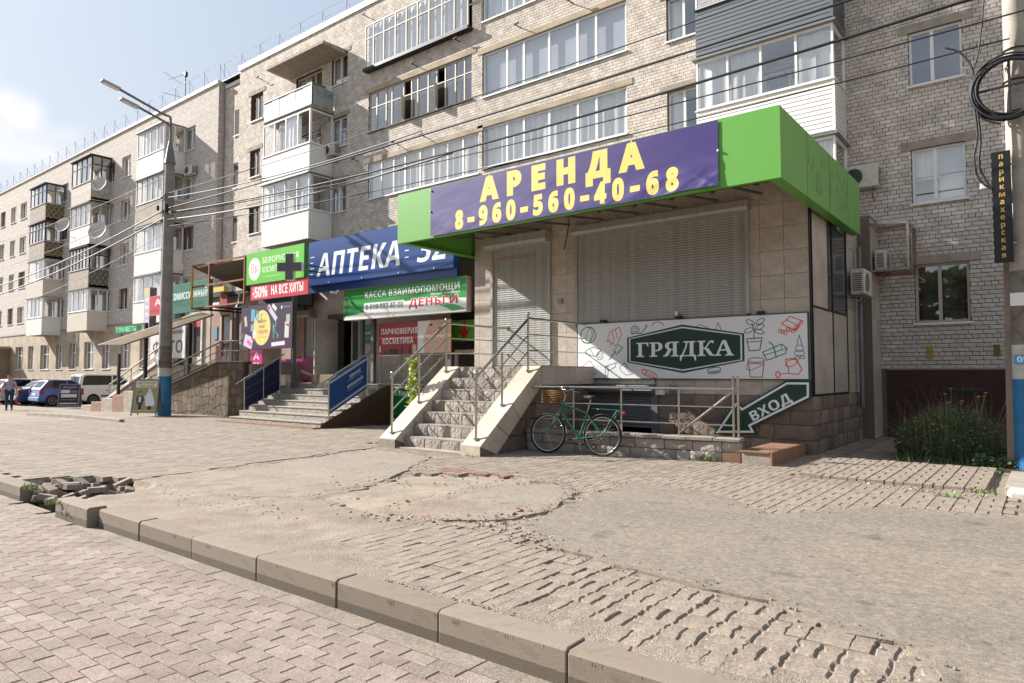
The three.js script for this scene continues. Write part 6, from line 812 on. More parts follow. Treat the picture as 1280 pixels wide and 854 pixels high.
// ================================================================ SHOPS FARTHER LEFT, UP THE STONE STAIRS
{
  const Z = -14.8, P = thing('shop_annex', 'pink and beige shop front at the top of the stone stairs', 'shop'), xz = (px, z = Z) => onZ(px, 420, z).x, LY = 1.85;
  mesh('wall', bx(-30.5, -21.35, -0.3, 4.7, WZ + 0.06, Z), mat('#a5897c', 0.85, { map: 'blotch' }), P); mesh('tiled_wall', bx(xz(218), xz(263), LY, 4.4, Z + 0.002, Z + 0.02), M.tile[0], P); mesh('roof', bx(-30.6, -21.32, 4.7, 4.85, WZ + 0.06, Z + 0.25), M.tinDark, P); mesh('landing', bx(-27.5, -21.4, 0, LY, Z + 0.01, -12.75), M.concreteOld, P);
  for (const [a, b, n] of [[241, 255, 0], [277, 292, 1]]) { const d = grp('door', P), x0 = xz(a), x1 = xz(b); mesh('frame', [bx(x0, x0 + 0.14, LY, 4.1, Z + 0.02, Z + 0.09), bx(x1 - 0.14, x1, LY, 4.1, Z + 0.02, Z + 0.09), bx(x0 + 0.14, x1 - 0.14, 3.95, 4.1, Z + 0.02, Z + 0.09), bx(x0 + 0.14, x1 - 0.14, LY, LY + 0.4, Z + 0.02, Z + 0.085)], n ? mat('#a98c7e', 0.6) : M.pvcOld, d); mesh('pane', bx(x0 + 0.14, x1 - 0.14, LY + 0.4, 3.95, Z + 0.03, Z + 0.04), M.glassSmoke, d); if (!n) mesh('round_sticker', bx(x1 - 0.75, x1 - 0.25, 3.55, 3.85, Z + 0.041, Z + 0.05), mat('#b23a34', 0.5), d); }
  mesh('dark_window', bx(xz(216), xz(231), LY, 4.3, Z + 0.021, Z + 0.05), M.glassSmoke, P); mesh('white_lamp_box', bx(xz(271), xz(283), 4.2, 4.45, Z + 0.01, Z + 0.35), M.white, P); mesh('red_plate', bx(xz(284), xz(293), 4.3, 4.75, Z + 0.3, Z + 0.35), mat('#8e2a2a', 0.5), P); mesh('blue_plate', bx(xz(267.5), xz(272), 2.95, 3.5, Z + 0.01, Z + 0.03), mat('#4b8aa8', 0.5), P);
  mesh('yellow_strip', bx(xz(280), xz(293), 4.85, 5.05, Z + 0.3, Z + 0.5), mat('#c9b53a', 0.5), P);
  const r = rng(23), S = thing('stone_stairs', 'long stone clad stairs with white edged parapet rising beside the lamp post', 'stairs'), NZ = -12.6;
  const a = pz(166, 503, NZ), b = pz(272, 453, NZ), e = pz(306, 453, NZ), topAt = (x) => x < b[0] ? a[1] + (b[1] - a[1]) * (x - a[0]) / (b[0] - a[0]) : b[1]; const gy = -0.06;
  mesh('near_wall', prism([[a[0], gy - 0.2], [e[0], gy - 0.2], [e[0], e[1]], [b[0], b[1]], [a[0], a[1]]], NZ - 0.25, NZ), mat('#4d4338', 0.95, { map: 'blotch', bump: 'fine' }), S);
  const cols = ['#6b5d4b', '#5c5042', '#766854', '#635645'].map(c => mat(c, 0.95, { map: 'blotch', bump: 'rough', bumpScale: 0.01 })), step = 0.32, jit = (i, j) => [i * step + (hash(i, j, 3) - 0.5) * step * 0.8, j * step + (hash(i, j, 4) - 0.5) * step * 0.8];
  for (let i = -1; i < (e[0] - a[0]) / step; i++) for (let j = -1; j < 8; j++) { const q = [jit(i, j), jit(i + 1, j), jit(i + 1, j + 1), jit(i, j + 1)].map(([x, y]) => [x + a[0] + 0.1, y + 0.05]), cx = q.reduce((s, p) => s + p[0], 0) / 4, cy = q.reduce((s, p) => s + p[1], 0) / 4; const cl = q.map(([x, y]) => { x = cx + (x - cx) * 0.93; y = cy + (y - cy) * 0.93; x = clamp(x, a[0] + 0.02, e[0] - 0.02); return [x, clamp(y, gy - 0.15, topAt(x) - 0.05)]; }); const A = Math.abs(cl.reduce((s, p, k) => { const n = cl[(k + 1) % 4]; return s + p[0] * n[1] - n[0] * p[1]; }, 0) / 2); if (A > 0.018 && cl.every(p => isFinite(p[1]))) mesh('stone', prism(cl, NZ, NZ + 0.02), cols[Math.floor(r() * 4)], S); }
  mesh('coping', prism([[a[0] - 0.05, a[1]], [b[0], b[1]], [e[0], e[1]], [e[0], e[1] + 0.05], [b[0] - 0.02, b[1] + 0.05], [a[0] - 0.05, a[1] + 0.05]], NZ - 0.28, NZ + 0.03), M.concreteOld, S);
  const FZ = -14.2, f0 = pz(133, 500, FZ), f1 = pz(206, 447, FZ); mesh('far_parapet', prism([[f0[0], groundY(f0[0]) - 0.3], [f1[0], groundY(f1[0]) - 0.3], [f1[0], f1[1] - 0.04], [f0[0], f0[1] - 0.04]], FZ - 0.25, FZ), M.plasterDark, S); mesh('white_coping', prism([[f0[0] - 0.05, f0[1] - 0.04], [f1[0], f1[1] - 0.04], [f1[0], f1[1] + 0.08], [f0[0] - 0.05, f0[1] + 0.08]], FZ - 0.3, FZ + 0.05), M.white, S); mesh('end_pier', rbx(f0[0] - 0.35, f0[0], -0.4, f0[1] + 0.06, FZ - 0.3, FZ + 0.06, 0.02), M.pvcOld, S);
  const n = 11, sx0 = f0[0] + 0.6, sx1 = b[0] - 0.2; for (let i = 0; i < n; i++) { const x = sx0 + (sx1 - sx0) * i / n; mesh('step', rbx(x, x + (sx1 - sx0) / n + 0.012, groundY(x) - 0.2, (i + 1) * (LY + 0.15) / n - 0.15, FZ, NZ - 0.26, 0.01), i % 2 ? M.orangeTile : M.concrete, S); }
  // railings
  const rail = (label, p, q, z, h) => { const t = thing('stair_handrail', label, 'handrail'); for (const d of [0, 0.3, 0.55]) mesh('rail', rod([p[0], p[1] + h - d, z], [q[0], q[1] + h - d, z], d ? 0.02 : 0.035, 8), M.steelDull, t); for (let i = 0; i <= 5; i++) { const k = i / 5, x = p[0] + (q[0] - p[0]) * k, y = p[1] + (q[1] - p[1]) * k; mesh('post', rod([x, y, z], [x, y + h, z], 0.022, 6), M.steelDull, t); } };
  rail('pale pipe handrail on the stone clad wall of the left stairs', a, b, NZ - 0.12, 0.75); rail('pale pipe handrail on the white edged parapet of the left stairs', f0, f1, FZ - 0.12, 0.75);
  { const t = thing('landing_railing', 'thin steel railing along the landing in front of the shop doors', 'railing'); for (const d of [0.75, 0.4]) mesh('rail', rod([b[0], b[1] + d, NZ - 0.12], [e[0], e[1] + d, NZ - 0.12], 0.025, 6), M.steelDull, t); for (let i = 0; i < 6; i++) { const x = b[0] + (e[0] - b[0]) * i / 5; mesh('post', rod([x, b[1], NZ - 0.12], [x, b[1] + 0.75, NZ - 0.12], 0.02, 6), M.steelDull, t); } }
  // sloping canopy over the stairs
  const c0 = onZ(154, 431, -12.7), c1 = onZ(266, 393.5, -12.7), d0 = onZ(123, 431, -11.5), d1 = onZ(250, 390, -11.7), C = thing('stair_canopy', 'pale sloping canopy on black posts over the stone stairs', 'canopy');
  const sheet = new THREE.BufferGeometry(); sheet.setAttribute('position', new THREE.Float32BufferAttribute([c0, c1, d1, c0, d1, d0].flatMap(p => [p.x, p.y, p.z]), 3)); sheet.computeVertexNormals(); const sm = mat('#cdc2b0', 0.9, { map: 'blotch', side: THREE.DoubleSide, transmission: 0.45, thickness: 0 }); mesh('sheet', sheet, sm, C); mesh('edge_beam', bar(c0, c1, 0.05, 0.08), M.darkSteel, C); mesh('edge_beam', bar(d0, d1, 0.03, 0.03), M.pvcOld, C);
  for (const [px, z, y0] of [[149, -13.9, 0.1], [182, -12.75, 0.5], [237, -12.75, 1.7]]) { const x = onZ(px, 440, z).x, y = c0.y + (c1.y - c0.y) * (x - c0.x) / (c1.x - c0.x) + (z < -13 ? 0.1 : -0.03); mesh('post', bx(x - 0.06, x + 0.06, y0 - 0.3, y, z - 0.06, z + 0.06), M.darkSteel, C); }
  // signs
  const SB = (n, l, px, z, th, w, h, draw, edge, rough) => { const p0 = onZ(px[0], px[1], z), p1 = onZ(px[2], px[3], z); return signBox(n, l, p0.x, p1.x, p1.y, p0.y, z, th, canvasTex(w, h, draw), edge, rough); };
  { const z = -13.3, x0 = onZ(143, 412, z).x, x1 = onZ(181.5, 412, z).x, y = onZ(162, 411, z).y; const tx = canvasTex(512, 96, (c, w, h) => { c.fillStyle = '#0d0f0e'; c.fillRect(0, 0, w, h); fitText(c, 'ПЛАНШЕТЫ', w * 0.04, h * 0.2, w * 0.68, h * 0.55, 'bold monospace', '#2fbf6a'); fitText(c, '3', w * 0.88, h * 0.2, w * 0.08, h * 0.55, 'bold monospace', '#2fbf6a'); }); const s = thing('led_sign', 'black running text display with green letters on the stair canopy', 'sign'); mesh('box', bx(x0, x1, y - 0.22, y + 0.2, z - 0.12, z - 0.002), M.black, s); const [g, m] = facePlane(x0 + 0.02, x1 - 0.02, y - 0.2, y + 0.18, z, tx, 0.6); m.emissive = new THREE.Color(0.5, 0.5, 0.5); m.emissiveMap = tx; mesh('display', g, m, s, true); mesh('leg', bx(x0 + 0.6, x0 + 0.65, y - 0.6, y - 0.22, z - 0.08, z - 0.04), M.darkSteel, s); mesh('leg', bx(x1 - 0.65, x1 - 0.6, y - 0.5, y - 0.22, z - 0.08, z - 0.04), M.darkSteel, s); }
  { const z = -13.6, x0 = onZ(187, 380, z).x, x1 = x0 + 4.6, y0 = onZ(188, 395, z).y, y1 = onZ(188, 371, z).y; signBox('rental_sign', 'red sign with white letters behind the lamp post', x0, x1, y0, y1, z, 0.08, canvasTex(512, 160, (c, w, h) => { c.fillStyle = '#b8323e'; c.fillRect(0, 0, w, h); fitText(c, 'АРЕНДА', w * 0.1, h * 0.16, w * 0.8, h * 0.34, 'bold sans-serif', '#ddd2d0'); fitText(c, '8-919-200', w * 0.3, h * 0.64, w * 0.55, h * 0.2, 'bold sans-serif', '#d8b9b9'); }), M.pvcOld); }
  { const z = -13.0, x0 = onZ(211, 380, z).x, x1 = onZ(262, 380, z).x, y0 = onZ(213, 393, z).y, y1 = onZ(213, 357, z).y; signBox('commission_shop_sign', 'dark green shop sign with white letters right of the lamp post', x0, x1, y0, y1, z, 0.12, canvasTex(512, 256, (c, w, h) => { c.fillStyle = '#1f6350'; c.fillRect(0, 0, w, h); fitText(c, 'КОМИССИОННЫЙ', w * 0.05, h * 0.3, w * 0.9, h * 0.24, 'bold sans-serif', '#d3dbd6'); c.fillStyle = '#175040'; c.fillRect(w * 0.15, h * 0.66, w * 0.7, h * 0.14); }), mat('#1f6350', 0.5)); }
  { const z = -14.5, x0 = onZ(188, 430, z).x, y0 = onZ(188, 449, z).y, y1 = onZ(188, 411, z).y; signBox('photo_sign', 'white sign with dark letters under the canopy behind the lamp post', x0, x0 + 3.3, y0, y1, z, 0.04, canvasTex(512, 256, (c, w, h) => { c.fillStyle = '#d5d3d0'; c.fillRect(0, 0, w, h); c.fillStyle = '#8d9094'; c.fillRect(w * 0.05, h * 0.12, w * 0.9, h * 0.1); fitText(c, 'ФОТО', w * 0.06, h * 0.42, w * 0.9, h * 0.42, 'bold sans-serif', '#454b52'); }), M.white); }
  { const z = -13.9, x0 = onZ(180, 380, z).x, x1 = onZ(187, 380, z).x; signBox('column_poster', 'pale pink column shaped poster left of the red sign', x0, x1, 3.3, onZ(182, 360, z).y, z, 0.3, canvasTex(64, 256, (c, w, h) => { c.fillStyle = '#b8a8b0'; c.fillRect(0, 0, w, h); c.fillStyle = '#cfc7cc'; for (let i = 0; i < 6; i++) { c.beginPath(); c.ellipse(w * 0.5, h * (0.1 + i * 0.16), w * 0.36, h * 0.05, 0, 0, 7); c.fill(); } c.fillStyle = '#c9b98a'; c.fillRect(0, 0, w, h * 0.16); }), M.greyPipe); }
}

// ================================================================ POLES AND CABLES
function painted(mats, bands, x, z, name, parent, taper, seg) { }      // bands are separate parts below
const poleR = (y, r0, r1, h) => r0 + (r1 - r0) * y / h;
{
  const L = thing('lamp_post', 'concrete street lamp post with blue base and two lamp arms', 'street lamp', [-25.05, 0, -11.55]), H = 9.17, rad = y => poleR(y, 0.245, 0.16, H), ring = (a, b, m, n) => mesh(n, (() => { const g = new THREE.CylinderGeometry(rad(b), rad(a), b - a, 10); g.translate(0, (a + b) / 2, 0); return g; })(), m, L);
  const con = mat('#8d8a84', 0.9, { map: 'blotch', mapPer: 1.4, bump: 'fine' }), dirty = mat('#6f685e', 0.95, { map: 'rust', mapPer: 1.1, bump: 'rough', bumpScale: 0.006 });
  ring(-0.2, 1.42, mat('#2576a6', 0.6, { map: 'blotch' }), 'blue_base'); ring(1.42, 1.72, mat('#c9c8c5', 0.75, { map: 'blotch' }), 'white_band'); ring(1.72, 2.5, dirty, 'scuffed_band'); ring(2.5, H, con, 'shaft'); mesh('notice', rbx(-0.1, 0.1, 1.8, 2.0, rad(1.9) - 0.02, rad(1.9) + 0.004, 0.004), mat('#5f9bc4', 0.6), L).rotation.y = -0.3;
  { const g = new THREE.CylinderGeometry(0.06, 0.2, 0.85, 12); g.translate(0, H + 0.42, 0); mesh('metal_cone', g, M.greyPipe, L); }
  const at = (px, py) => { const p = onX(px, py, -25.05); return [0, p.y, p.z + 11.55]; };
  const arm = (pts, h0, h1, i) => { const a = grp('arm', L); mesh('pipe', tube(pts, 0.045, 30, 8), M.greyPipe, a); const p = V(...h0), q = V(...h1), d = q.clone().sub(p); const g = new RoundedBoxGeometry(0.24, 0.1, d.length(), 2, 0.04); const m4 = new THREE.Matrix4().lookAt(p, q, V(0, 1, 0)); g.applyMatrix4(m4); g.translate((p.x + q.x) / 2, (p.y + q.y) / 2, (p.z + q.z) / 2); mesh('lamp_head', g, mat('#9a9c9e', 0.4, { metalness: 0.4 }), a); const gl = new THREE.BoxGeometry(0.18, 0.02, d.length() * 0.8); gl.applyMatrix4(m4); gl.translate((p.x + q.x) / 2, (p.y + q.y) / 2 - 0.055, (p.z + q.z) / 2); mesh('lens', gl, M.white, a); };
  arm([[0, H + 0.5, 0], [0, 10.6, 0], [0, 10.95, 0.05], at(205, 143), at(150, 112)], at(150, 112), at(126, 100), 0);
  arm([[0, H + 0.4, 0], [0, 10.45, 0], [0, 10.62, 0.1], at(200, 149), at(173, 134)], at(173, 134.5), at(150, 123), 1);
  mesh('insulator_arm', [bar([-0.2, 7.9, 0.2], [0.25, 7.95, 0.25], 0.05, 0.05), bar([-0.2, 7.35, 0.22], [0.1, 7.4, 0.25], 0.05, 0.05), rod([-0.3, 7.45, 0.25], [-0.3, 7.62, 0.25], 0.05, 8), rod([0.3, 7.3, 0.22], [0.3, 7.6, 0.22], 0.07, 8)], M.darkSteel, L);
}
{
  const cx = -0.29, cz = -13.2, U = thing('utility_pole', 'thick round concrete pole with blue base, cable coil bracket and torn notices', 'utility pole', [cx, 0, cz]), H = 11, rad = y => poleR(y, 0.2, 0.125, H), ring = (a, b, m, n) => mesh(n, (() => { const g = new THREE.CylinderGeometry(rad(b), rad(a), b - a, 24); g.translate(0, (a + b) / 2, 0); return g; })(), m, U);
  ring(-0.2, 1.42, mat('#1f74ab', 0.55, { map: 'blotch' }), 'blue_base'); ring(1.42, 1.95, mat('#c4c2bd', 0.8, { map: 'blotch', mapPer: 0.7, bump: 'rough' }), 'white_band'); ring(1.95, 3.1, mat('#77746f', 0.95, { map: 'rust', mapPer: 0.9, bump: 'rough', bumpScale: 0.006 }), 'scuffed_band'); ring(3.1, H, mat('#b3aca1', 0.9, { map: 'blotch', mapPer: 1.2, bump: 'fine' }), 'shaft');
  mesh('notice', [bx(-0.17, 0.1, 2.55, 2.75, 0.16, 0.187)], M.white, U); { const t = canvasTex(128, 64, (c, w, h) => { c.fillStyle = '#3f92c6'; c.fillRect(0, 0, w, h); fitText(c, '05', w * 0.12, h * 0.16, w * 0.5, h * 0.62, 'bold sans-serif', '#e3e8ec'); }); const g = new THREE.PlaneGeometry(0.3, 0.14); g.translate(0, 1.72, 0.196); const o = mesh('number_plate', g, new THREE.MeshPhysicalMaterial({ map: t, roughness: 0.5 }), U, true); }
  mesh('prop', bar([-0.235, 0, 0.02], [-0.2, 3.4, 0], 0.09, 0.09), mat('#8d7d72', 0.9, { map: 'blotch' }), U);
  mesh('clamp', [0, 1, 2].map(i => { const g = new THREE.TorusGeometry(rad(6) + 0.01, 0.012, 6, 24); g.rotateX(Math.PI / 2); g.translate(0, 5.6 + i * 0.5, 0); return g; }), M.darkSteel, U);
  const C = thing('cable_coil', 'big coil of black cable hung on the concrete pole', 'cable coil'); const c0 = onZ(1262, 108, cz + 0.32), r = rng(15);
  for (let i = 0; i < 11; i++) { const g = new THREE.TorusGeometry(0.44 + 0.012 * (i % 5) + rr(-0.02, 0.02, r), 0.016, 6, 60); g.rotateX(rr(-0.06, 0.06, r)); g.rotateY(rr(-0.12, 0.12, r)); g.translate(c0.x + rr(-0.02, 0.02, r), c0.y + rr(-0.03, 0.03, r), c0.z + rr(-0.05, 0.05, r)); mesh('loop', g, M.cable, C); }
  mesh('cross_bracket', [bar([c0.x - 0.45, c0.y, c0.z], [c0.x + 0.45, c0.y + 0.04, c0.z], 0.035, 0.03), bar([c0.x, c0.y - 0.46, c0.z], [c0.x, c0.y + 0.46, c0.z], 0.035, 0.03)], M.cable, C);
  for (let i = 0; i < 4; i++) mesh('cable_tie', (() => { const a = [0.4, 2.4, 3.6, 5.6][i], g = new THREE.TorusGeometry(0.075, 0.008, 5, 16); g.rotateY(Math.PI / 2); g.rotateZ(a); g.translate(c0.x + 0.46 * Math.cos(a), c0.y + 0.46 * Math.sin(a), c0.z); return g; })(), M.cable, C);
  const H2 = (pts, rd, label) => tag(mesh('hanging_cable', tube(pts.map(([a, b, z]) => onZ(a, b, z ?? cz + 0.3)), rd, 60, 6), M.cable), label, 'cable', 'cables hanging by the pole');
  H2([[1222, 140], [1226, 175], [1224, 205], [1232, 225], [1240, 236]], 0.018, 'black cable hanging from the coil down to the hairdresser sign'); H2([[1218, 130], [1222, 170], [1218, 195], [1222, 220], [1232, 232], [1240, 236]], 0.016, 'black cable hanging from the coil down to the hairdresser sign'); H2([[1182, 60], [1200, 66], [1215, 85], [1218, 110], [1222, 140], [1232, 150], [1250, 155]], 0.016, 'black cable looping from the overhead wire into the coil'); H2([[1232, -20], [1224, 60], [1215, 95], [1216, 125], [1228, 148]], 0.012, 'thin black cable dropping from above into the coil');
  // vertical sign
  const s0 = onZ(1239, 191, cz + 0.3), s1 = onZ(1262, 327, cz + 0.3), tx = canvasTex(128, 720, (c, w, h) => { c.fillStyle = '#17181a'; c.fillRect(0, 0, w, h); [...'парикмахерская'].forEach((l, i) => { c.font = 'bold 52px sans-serif'; c.fillStyle = '#c8a654'; const m = c.measureText(l).width; c.save(); c.translate(w / 2, 46 + i * 50); c.scale(1.3, 1); c.fillText(l, -m / 2, 0); c.restore(); }); }); const S = thing('hairdresser_sign', 'narrow black vertical sign with gold letters beside the pole', 'sign'); const w = 0.24; mesh('box', bx(s0.x, s0.x + w, s1.y, s0.y, cz + 0.22, cz + 0.298), M.black, S); const [g, m] = facePlane(s0.x + 0.01, s0.x + w - 0.01, s1.y + 0.01, s0.y - 0.01, cz + 0.3, tx, 0.35); mesh('print', g, m, S, true); for (const y of [s0.y - 0.2, s1.y + 0.3]) mesh('bracket', bar([s0.x + 0.2, y, cz + 0.24], [cx, y, cz + 0.1], 0.03, 0.03), M.steelDull, S); mesh('side_lamp', rbx(s0.x - 0.16, s0.x - 0.01, 4.4, 4.5, cz + 0.2, cz + 0.3, 0.02), M.pvcOld, S);
}
{
  const run = (label, a, b, sag, r, m = M.cable, group = 'overhead cables between the poles') => tag(mesh('overhead_cable', catenary(a, b, sag, r, 60), m), label, 'cable', group);
  const LP = (y, dz = 0) => V(-25.05, y, -11.45 + dz), Rr = (y, x = 14, z = -11.6) => V(x, y, z), T = 'thick black overhead cable stretched in front of the balconies', N = 'thin overhead wire stretched in front of the balconies';
  run(T, LP(7.5), Rr(7.9), 0.35, 0.022); run(T, LP(7.35), Rr(8.0), 0.95, 0.026); run(N, LP(8.05), Rr(8.6), 0.45, 0.012); run(N, LP(6.85), V(-0.35, 6.72, -12.95), 0.32, 0.012); run(N, LP(7.3), Rr(7.3, 14, -12), 0.75, 0.013);
  const TL = 'twisted grey overhead cable running left from the lamp post', NL = 'thin overhead wire running left from the lamp post', FAR = (y) => V(-75, y, -11.4);
  run(TL, LP(7.5), FAR(8.0), 1.6, 0.028, M.cablePale); run(TL, LP(7.2), FAR(7.0), 1.5, 0.03, M.cablePale); run(NL, LP(8.7), FAR(10.8), 1.0, 0.014); run(NL, LP(7.9), FAR(9.3), 1.4, 0.012); run(NL, LP(6.6), FAR(5.2), 1.4, 0.012, M.cablePale);
  const TR = 'twisted pale cable wound along the wire right of the lamp post'; run(TR, LP(7.1), V(-11, 6.75, -11.65), 0.25, 0.03, M.cablePale); run(TR, LP(7.9), V(-12, 7.5, -11.62), 0.2, 0.02, M.cablePale);
}
// ================================================================ BICYCLE
{
  const r0 = onY(752, 571.5), f0 = onY(684, 567), dir = f0.clone().sub(r0), WB = dir.length(), turn = Math.atan2(-dir.z, dir.x), B = thing('bicycle', 'green step-through style city bicycle with basket leaning at the low stone wall', 'bicycle', [r0.x, 0.008, r0.z], 0), RW = 0.375;
  B.userData.label = 'green city bicycle with wicker basket leaning at the low stone wall'; B.rotation.order = 'YXZ'; B.rotation.y = turn; B.rotation.x = 0.10; // lean to the wall
  const green = mat('#0c654c', 0.3, { clearcoat: 0.5 }), wick = mat('#7a5c34', 0.85, { map: 'streak', mapPer: 0.1 }), hubR = V(0, RW, 0), hubF = V(WB, RW, 0), bb = V(0.46, 0.3, 0), seatT = V(0.3, 0.83, 0), headT = V(WB - 0.3, 0.98, 0), headB = V(WB - 0.24, 0.82, 0);
  const wheel = (c, n) => { const w = grp('wheel', B), T = (R, r, m, nm, seg = 10) => { const g = new THREE.TorusGeometry(R, r, seg, 56); g.translate(c.x, c.y, c.z); return mesh(nm, g, m, w); }; T(RW - 0.018, 0.02, M.rubber, 'tyre'); T(RW - 0.045, 0.012, M.steel, 'rim', 6); mesh('hub', rod(c.clone().setZ(-0.05), c.clone().setZ(0.05), 0.025, 10), M.steel, w); const sp = []; for (let i = 0; i < 36; i++) { const a = i / 36 * Math.PI * 2, s = i % 2 ? 0.03 : -0.03, t = a + (i % 4 < 2 ? 0.35 : -0.35); sp.push(rod([c.x + 0.022 * Math.cos(t), c.y + 0.022 * Math.sin(t), s], [c.x + (RW - 0.05) * Math.cos(a), c.y + (RW - 0.05) * Math.sin(a), 0], 0.0022, 4)); } const s = mesh('spokes', sp, M.steel, w); s.userData.kind = 'stuff'; };
  wheel(hubR); wheel(hubF);
  const fr = grp('frame', B); mesh('down_tube', rod(headB, bb, 0.022, 10), green, fr); mesh('top_tube', rod(headT.clone().add(V(0.02, -0.04, 0)), seatT.clone().add(V(0.02, -0.06, 0)), 0.019, 10), green, fr); mesh('seat_tube', rod(bb, seatT, 0.019, 10), green, fr); mesh('head_tube', rod(headB, headT, 0.026, 10), green, fr); for (const s of [-1, 1]) { mesh('chain_stay', rod(V(bb.x, bb.y, s * 0.03), V(0, RW, s * 0.06), 0.011, 8), green, fr); mesh('seat_stay', rod(V(seatT.x, seatT.y - 0.08, s * 0.02), V(0, RW, s * 0.06), 0.010, 8), green, fr); }
  const fk = grp('fork', B); for (const s of [-1, 1]) mesh('blade', tube([V(headB.x, headB.y - 0.02, s * 0.045), V(headB.x + 0.1, 0.62, s * 0.05), V(hubF.x - 0.05, RW + 0.1, s * 0.055), V(hubF.x, RW, s * 0.06)], 0.012, 20, 8), green, fk); mesh('crown', rod(V(headB.x, headB.y - 0.02, -0.05), V(headB.x, headB.y - 0.02, 0.05), 0.018, 8), M.steel, fk);
  mesh('stem', tube([headT, V(headT.x - 0.03, headT.y + 0.12, 0), V(headT.x + 0.05, headT.y + 0.18, 0)], 0.016, 12, 8), M.steel, B); const hb = grp('handlebar', B), hy = headT.y + 0.18; mesh('bar', tube([V(headT.x - 0.2, hy + 0.06, -0.29), V(headT.x - 0.05, hy + 0.07, -0.24), V(headT.x + 0.06, hy, -0.06), V(headT.x + 0.06, hy, 0.06), V(headT.x - 0.05, hy + 0.07, 0.24), V(headT.x - 0.2, hy + 0.06, 0.29)], 0.013, 40, 8), M.steel, hb); for (const s of [-1, 1]) { mesh('grip', rod(V(headT.x - 0.22, hy + 0.06, s * 0.295), V(headT.x - 0.09, hy + 0.068, s * 0.26), 0.019, 8), M.rubber, hb); mesh('brake_lever', tube([V(headT.x - 0.04, hy + 0.05, s * 0.23), V(headT.x - 0.1, hy + 0.03, s * 0.25), V(headT.x - 0.18, hy + 0.02, s * 0.29)], 0.006, 10, 5), M.steel, hb); }
  { const g = new THREE.SphereGeometry(0.1, 16, 10), p = g.attributes.position; for (let i = 0; i < p.count; i++) { const x = p.getX(i) / 0.1, k = x > 0 ? 0.45 : 1.05; p.setXYZ(i, x * 0.15, Math.max(-0.035, p.getY(i) * 0.45), p.getZ(i) * k * (0.8 + 0.4 * Math.max(0, -x))); } g.computeVertexNormals(); g.translate(seatT.x - 0.02, 1.06, 0); mesh('saddle', g, M.rubber, B); mesh('seat_post', rod(seatT, V(seatT.x - 0.05, 1.04, 0), 0.013, 8), M.steel, B); }
  const guard = (c, a0, a1, nm) => { const pts = []; for (let i = 0; i <= 24; i++) { const a = a0 + (a1 - a0) * i / 24; pts.push(V(c.x + (RW + 0.022) * Math.cos(a), c.y + (RW + 0.022) * Math.sin(a), 0)); } const g = new THREE.BufferGeometry(), P = []; for (let i = 0; i < 24; i++) for (const [z0, z1, d0, d1] of [[-0.028, 0, -0.012, 0], [0, 0.028, 0, -0.012]]) { const q = (p, z, d) => { const v = p.clone().sub(c).normalize().multiplyScalar(d).add(p); return [v.x, v.y, z]; }; P.push(...q(pts[i], z0, d0), ...q(pts[i + 1], z0, d0), ...q(pts[i + 1], z1, d1), ...q(pts[i], z0, d0), ...q(pts[i + 1], z1, d1), ...q(pts[i], z1, d1)); } g.setAttribute('position', new THREE.Float32BufferAttribute(P, 3)); g.computeVertexNormals(); const m = M.steel.clone(); m.side = THREE.DoubleSide; mesh(nm, g, m, B); };
  guard(hubR, -0.35 + Math.PI, 0.5, 'rear_mudguard'); guard(hubF, 2.2, 3.5, 'front_mudguard');
  const rk = grp('rack', B); mesh('platform', [rod([0.2, 0.86, -0.06], [-0.36, 0.84, -0.06], 0.008, 6), rod([0.2, 0.86, 0.06], [-0.36, 0.84, 0.06], 0.008, 6), rod([-0.36, 0.84, -0.06], [-0.36, 0.84, 0.06], 0.008, 6), rod([-0.1, 0.85, -0.06], [-0.1, 0.85, 0.06], 0.008, 6)], green, rk); for (const s of [-1, 1]) mesh('strut', rod([-0.3, 0.84, s * 0.06], [0, RW, s * 0.065], 0.009, 6), green, rk); mesh('tail_light', ball(-0.41, 0.8, 0, 0.035, 8), mat('#a31c22', 0.3), rk);
  { const g = [], x0 = headT.x + 0.05, x1 = x0 + 0.34, y0 = 0.95, y1 = 1.16; for (let i = 0; i < 6; i++) { const y = y0 + (y1 - y0) * i / 5, k = 0.8 + 0.2 * i / 5; g.push(tube([[x0, y, -0.15 * k], [x1 * 0.5 + x0 * 0.5, y, -0.17 * k], [x1, y, -0.14 * k], [x1 + 0.02, y, 0], [x1, y, 0.14 * k], [x1 * 0.5 + x0 * 0.5, y, 0.17 * k], [x0, y, 0.15 * k]], 0.014, 40, 6, true)); } g.push(bx(x0, x1, y0 - 0.01, y0 + 0.01, -0.12, 0.12)); mesh('basket', g, wick, B); }
  const cr = grp('crank', B); { const g = new THREE.TorusGeometry(0.09, 0.006, 6, 30); g.translate(bb.x, bb.y, 0.05); mesh('chainring', [g, rod([bb.x - 0.08, bb.y, 0.05], [bb.x + 0.08, bb.y, 0.05], 0.006, 5), rod([bb.x, bb.y - 0.08, 0.05], [bb.x, bb.y + 0.08, 0.05], 0.006, 5)], M.steel, cr); } mesh('arm', rod([bb.x, bb.y, 0.07], [bb.x - 0.14, bb.y + 0.02, 0.07], 0.01, 6), M.steel, cr); mesh('arm', rod([bb.x, bb.y, -0.07], [bb.x + 0.14, bb.y - 0.02, -0.07], 0.01, 6), M.steel, cr); mesh('pedal', rbx(bb.x - 0.19, bb.x - 0.1, bb.y, bb.y + 0.03, 0.08, 0.16, 0.005), M.rubber, cr); mesh('pedal', rbx(bb.x + 0.1, bb.x + 0.19, bb.y - 0.04, bb.y - 0.01, -0.16, -0.08, 0.005), M.rubber, cr);
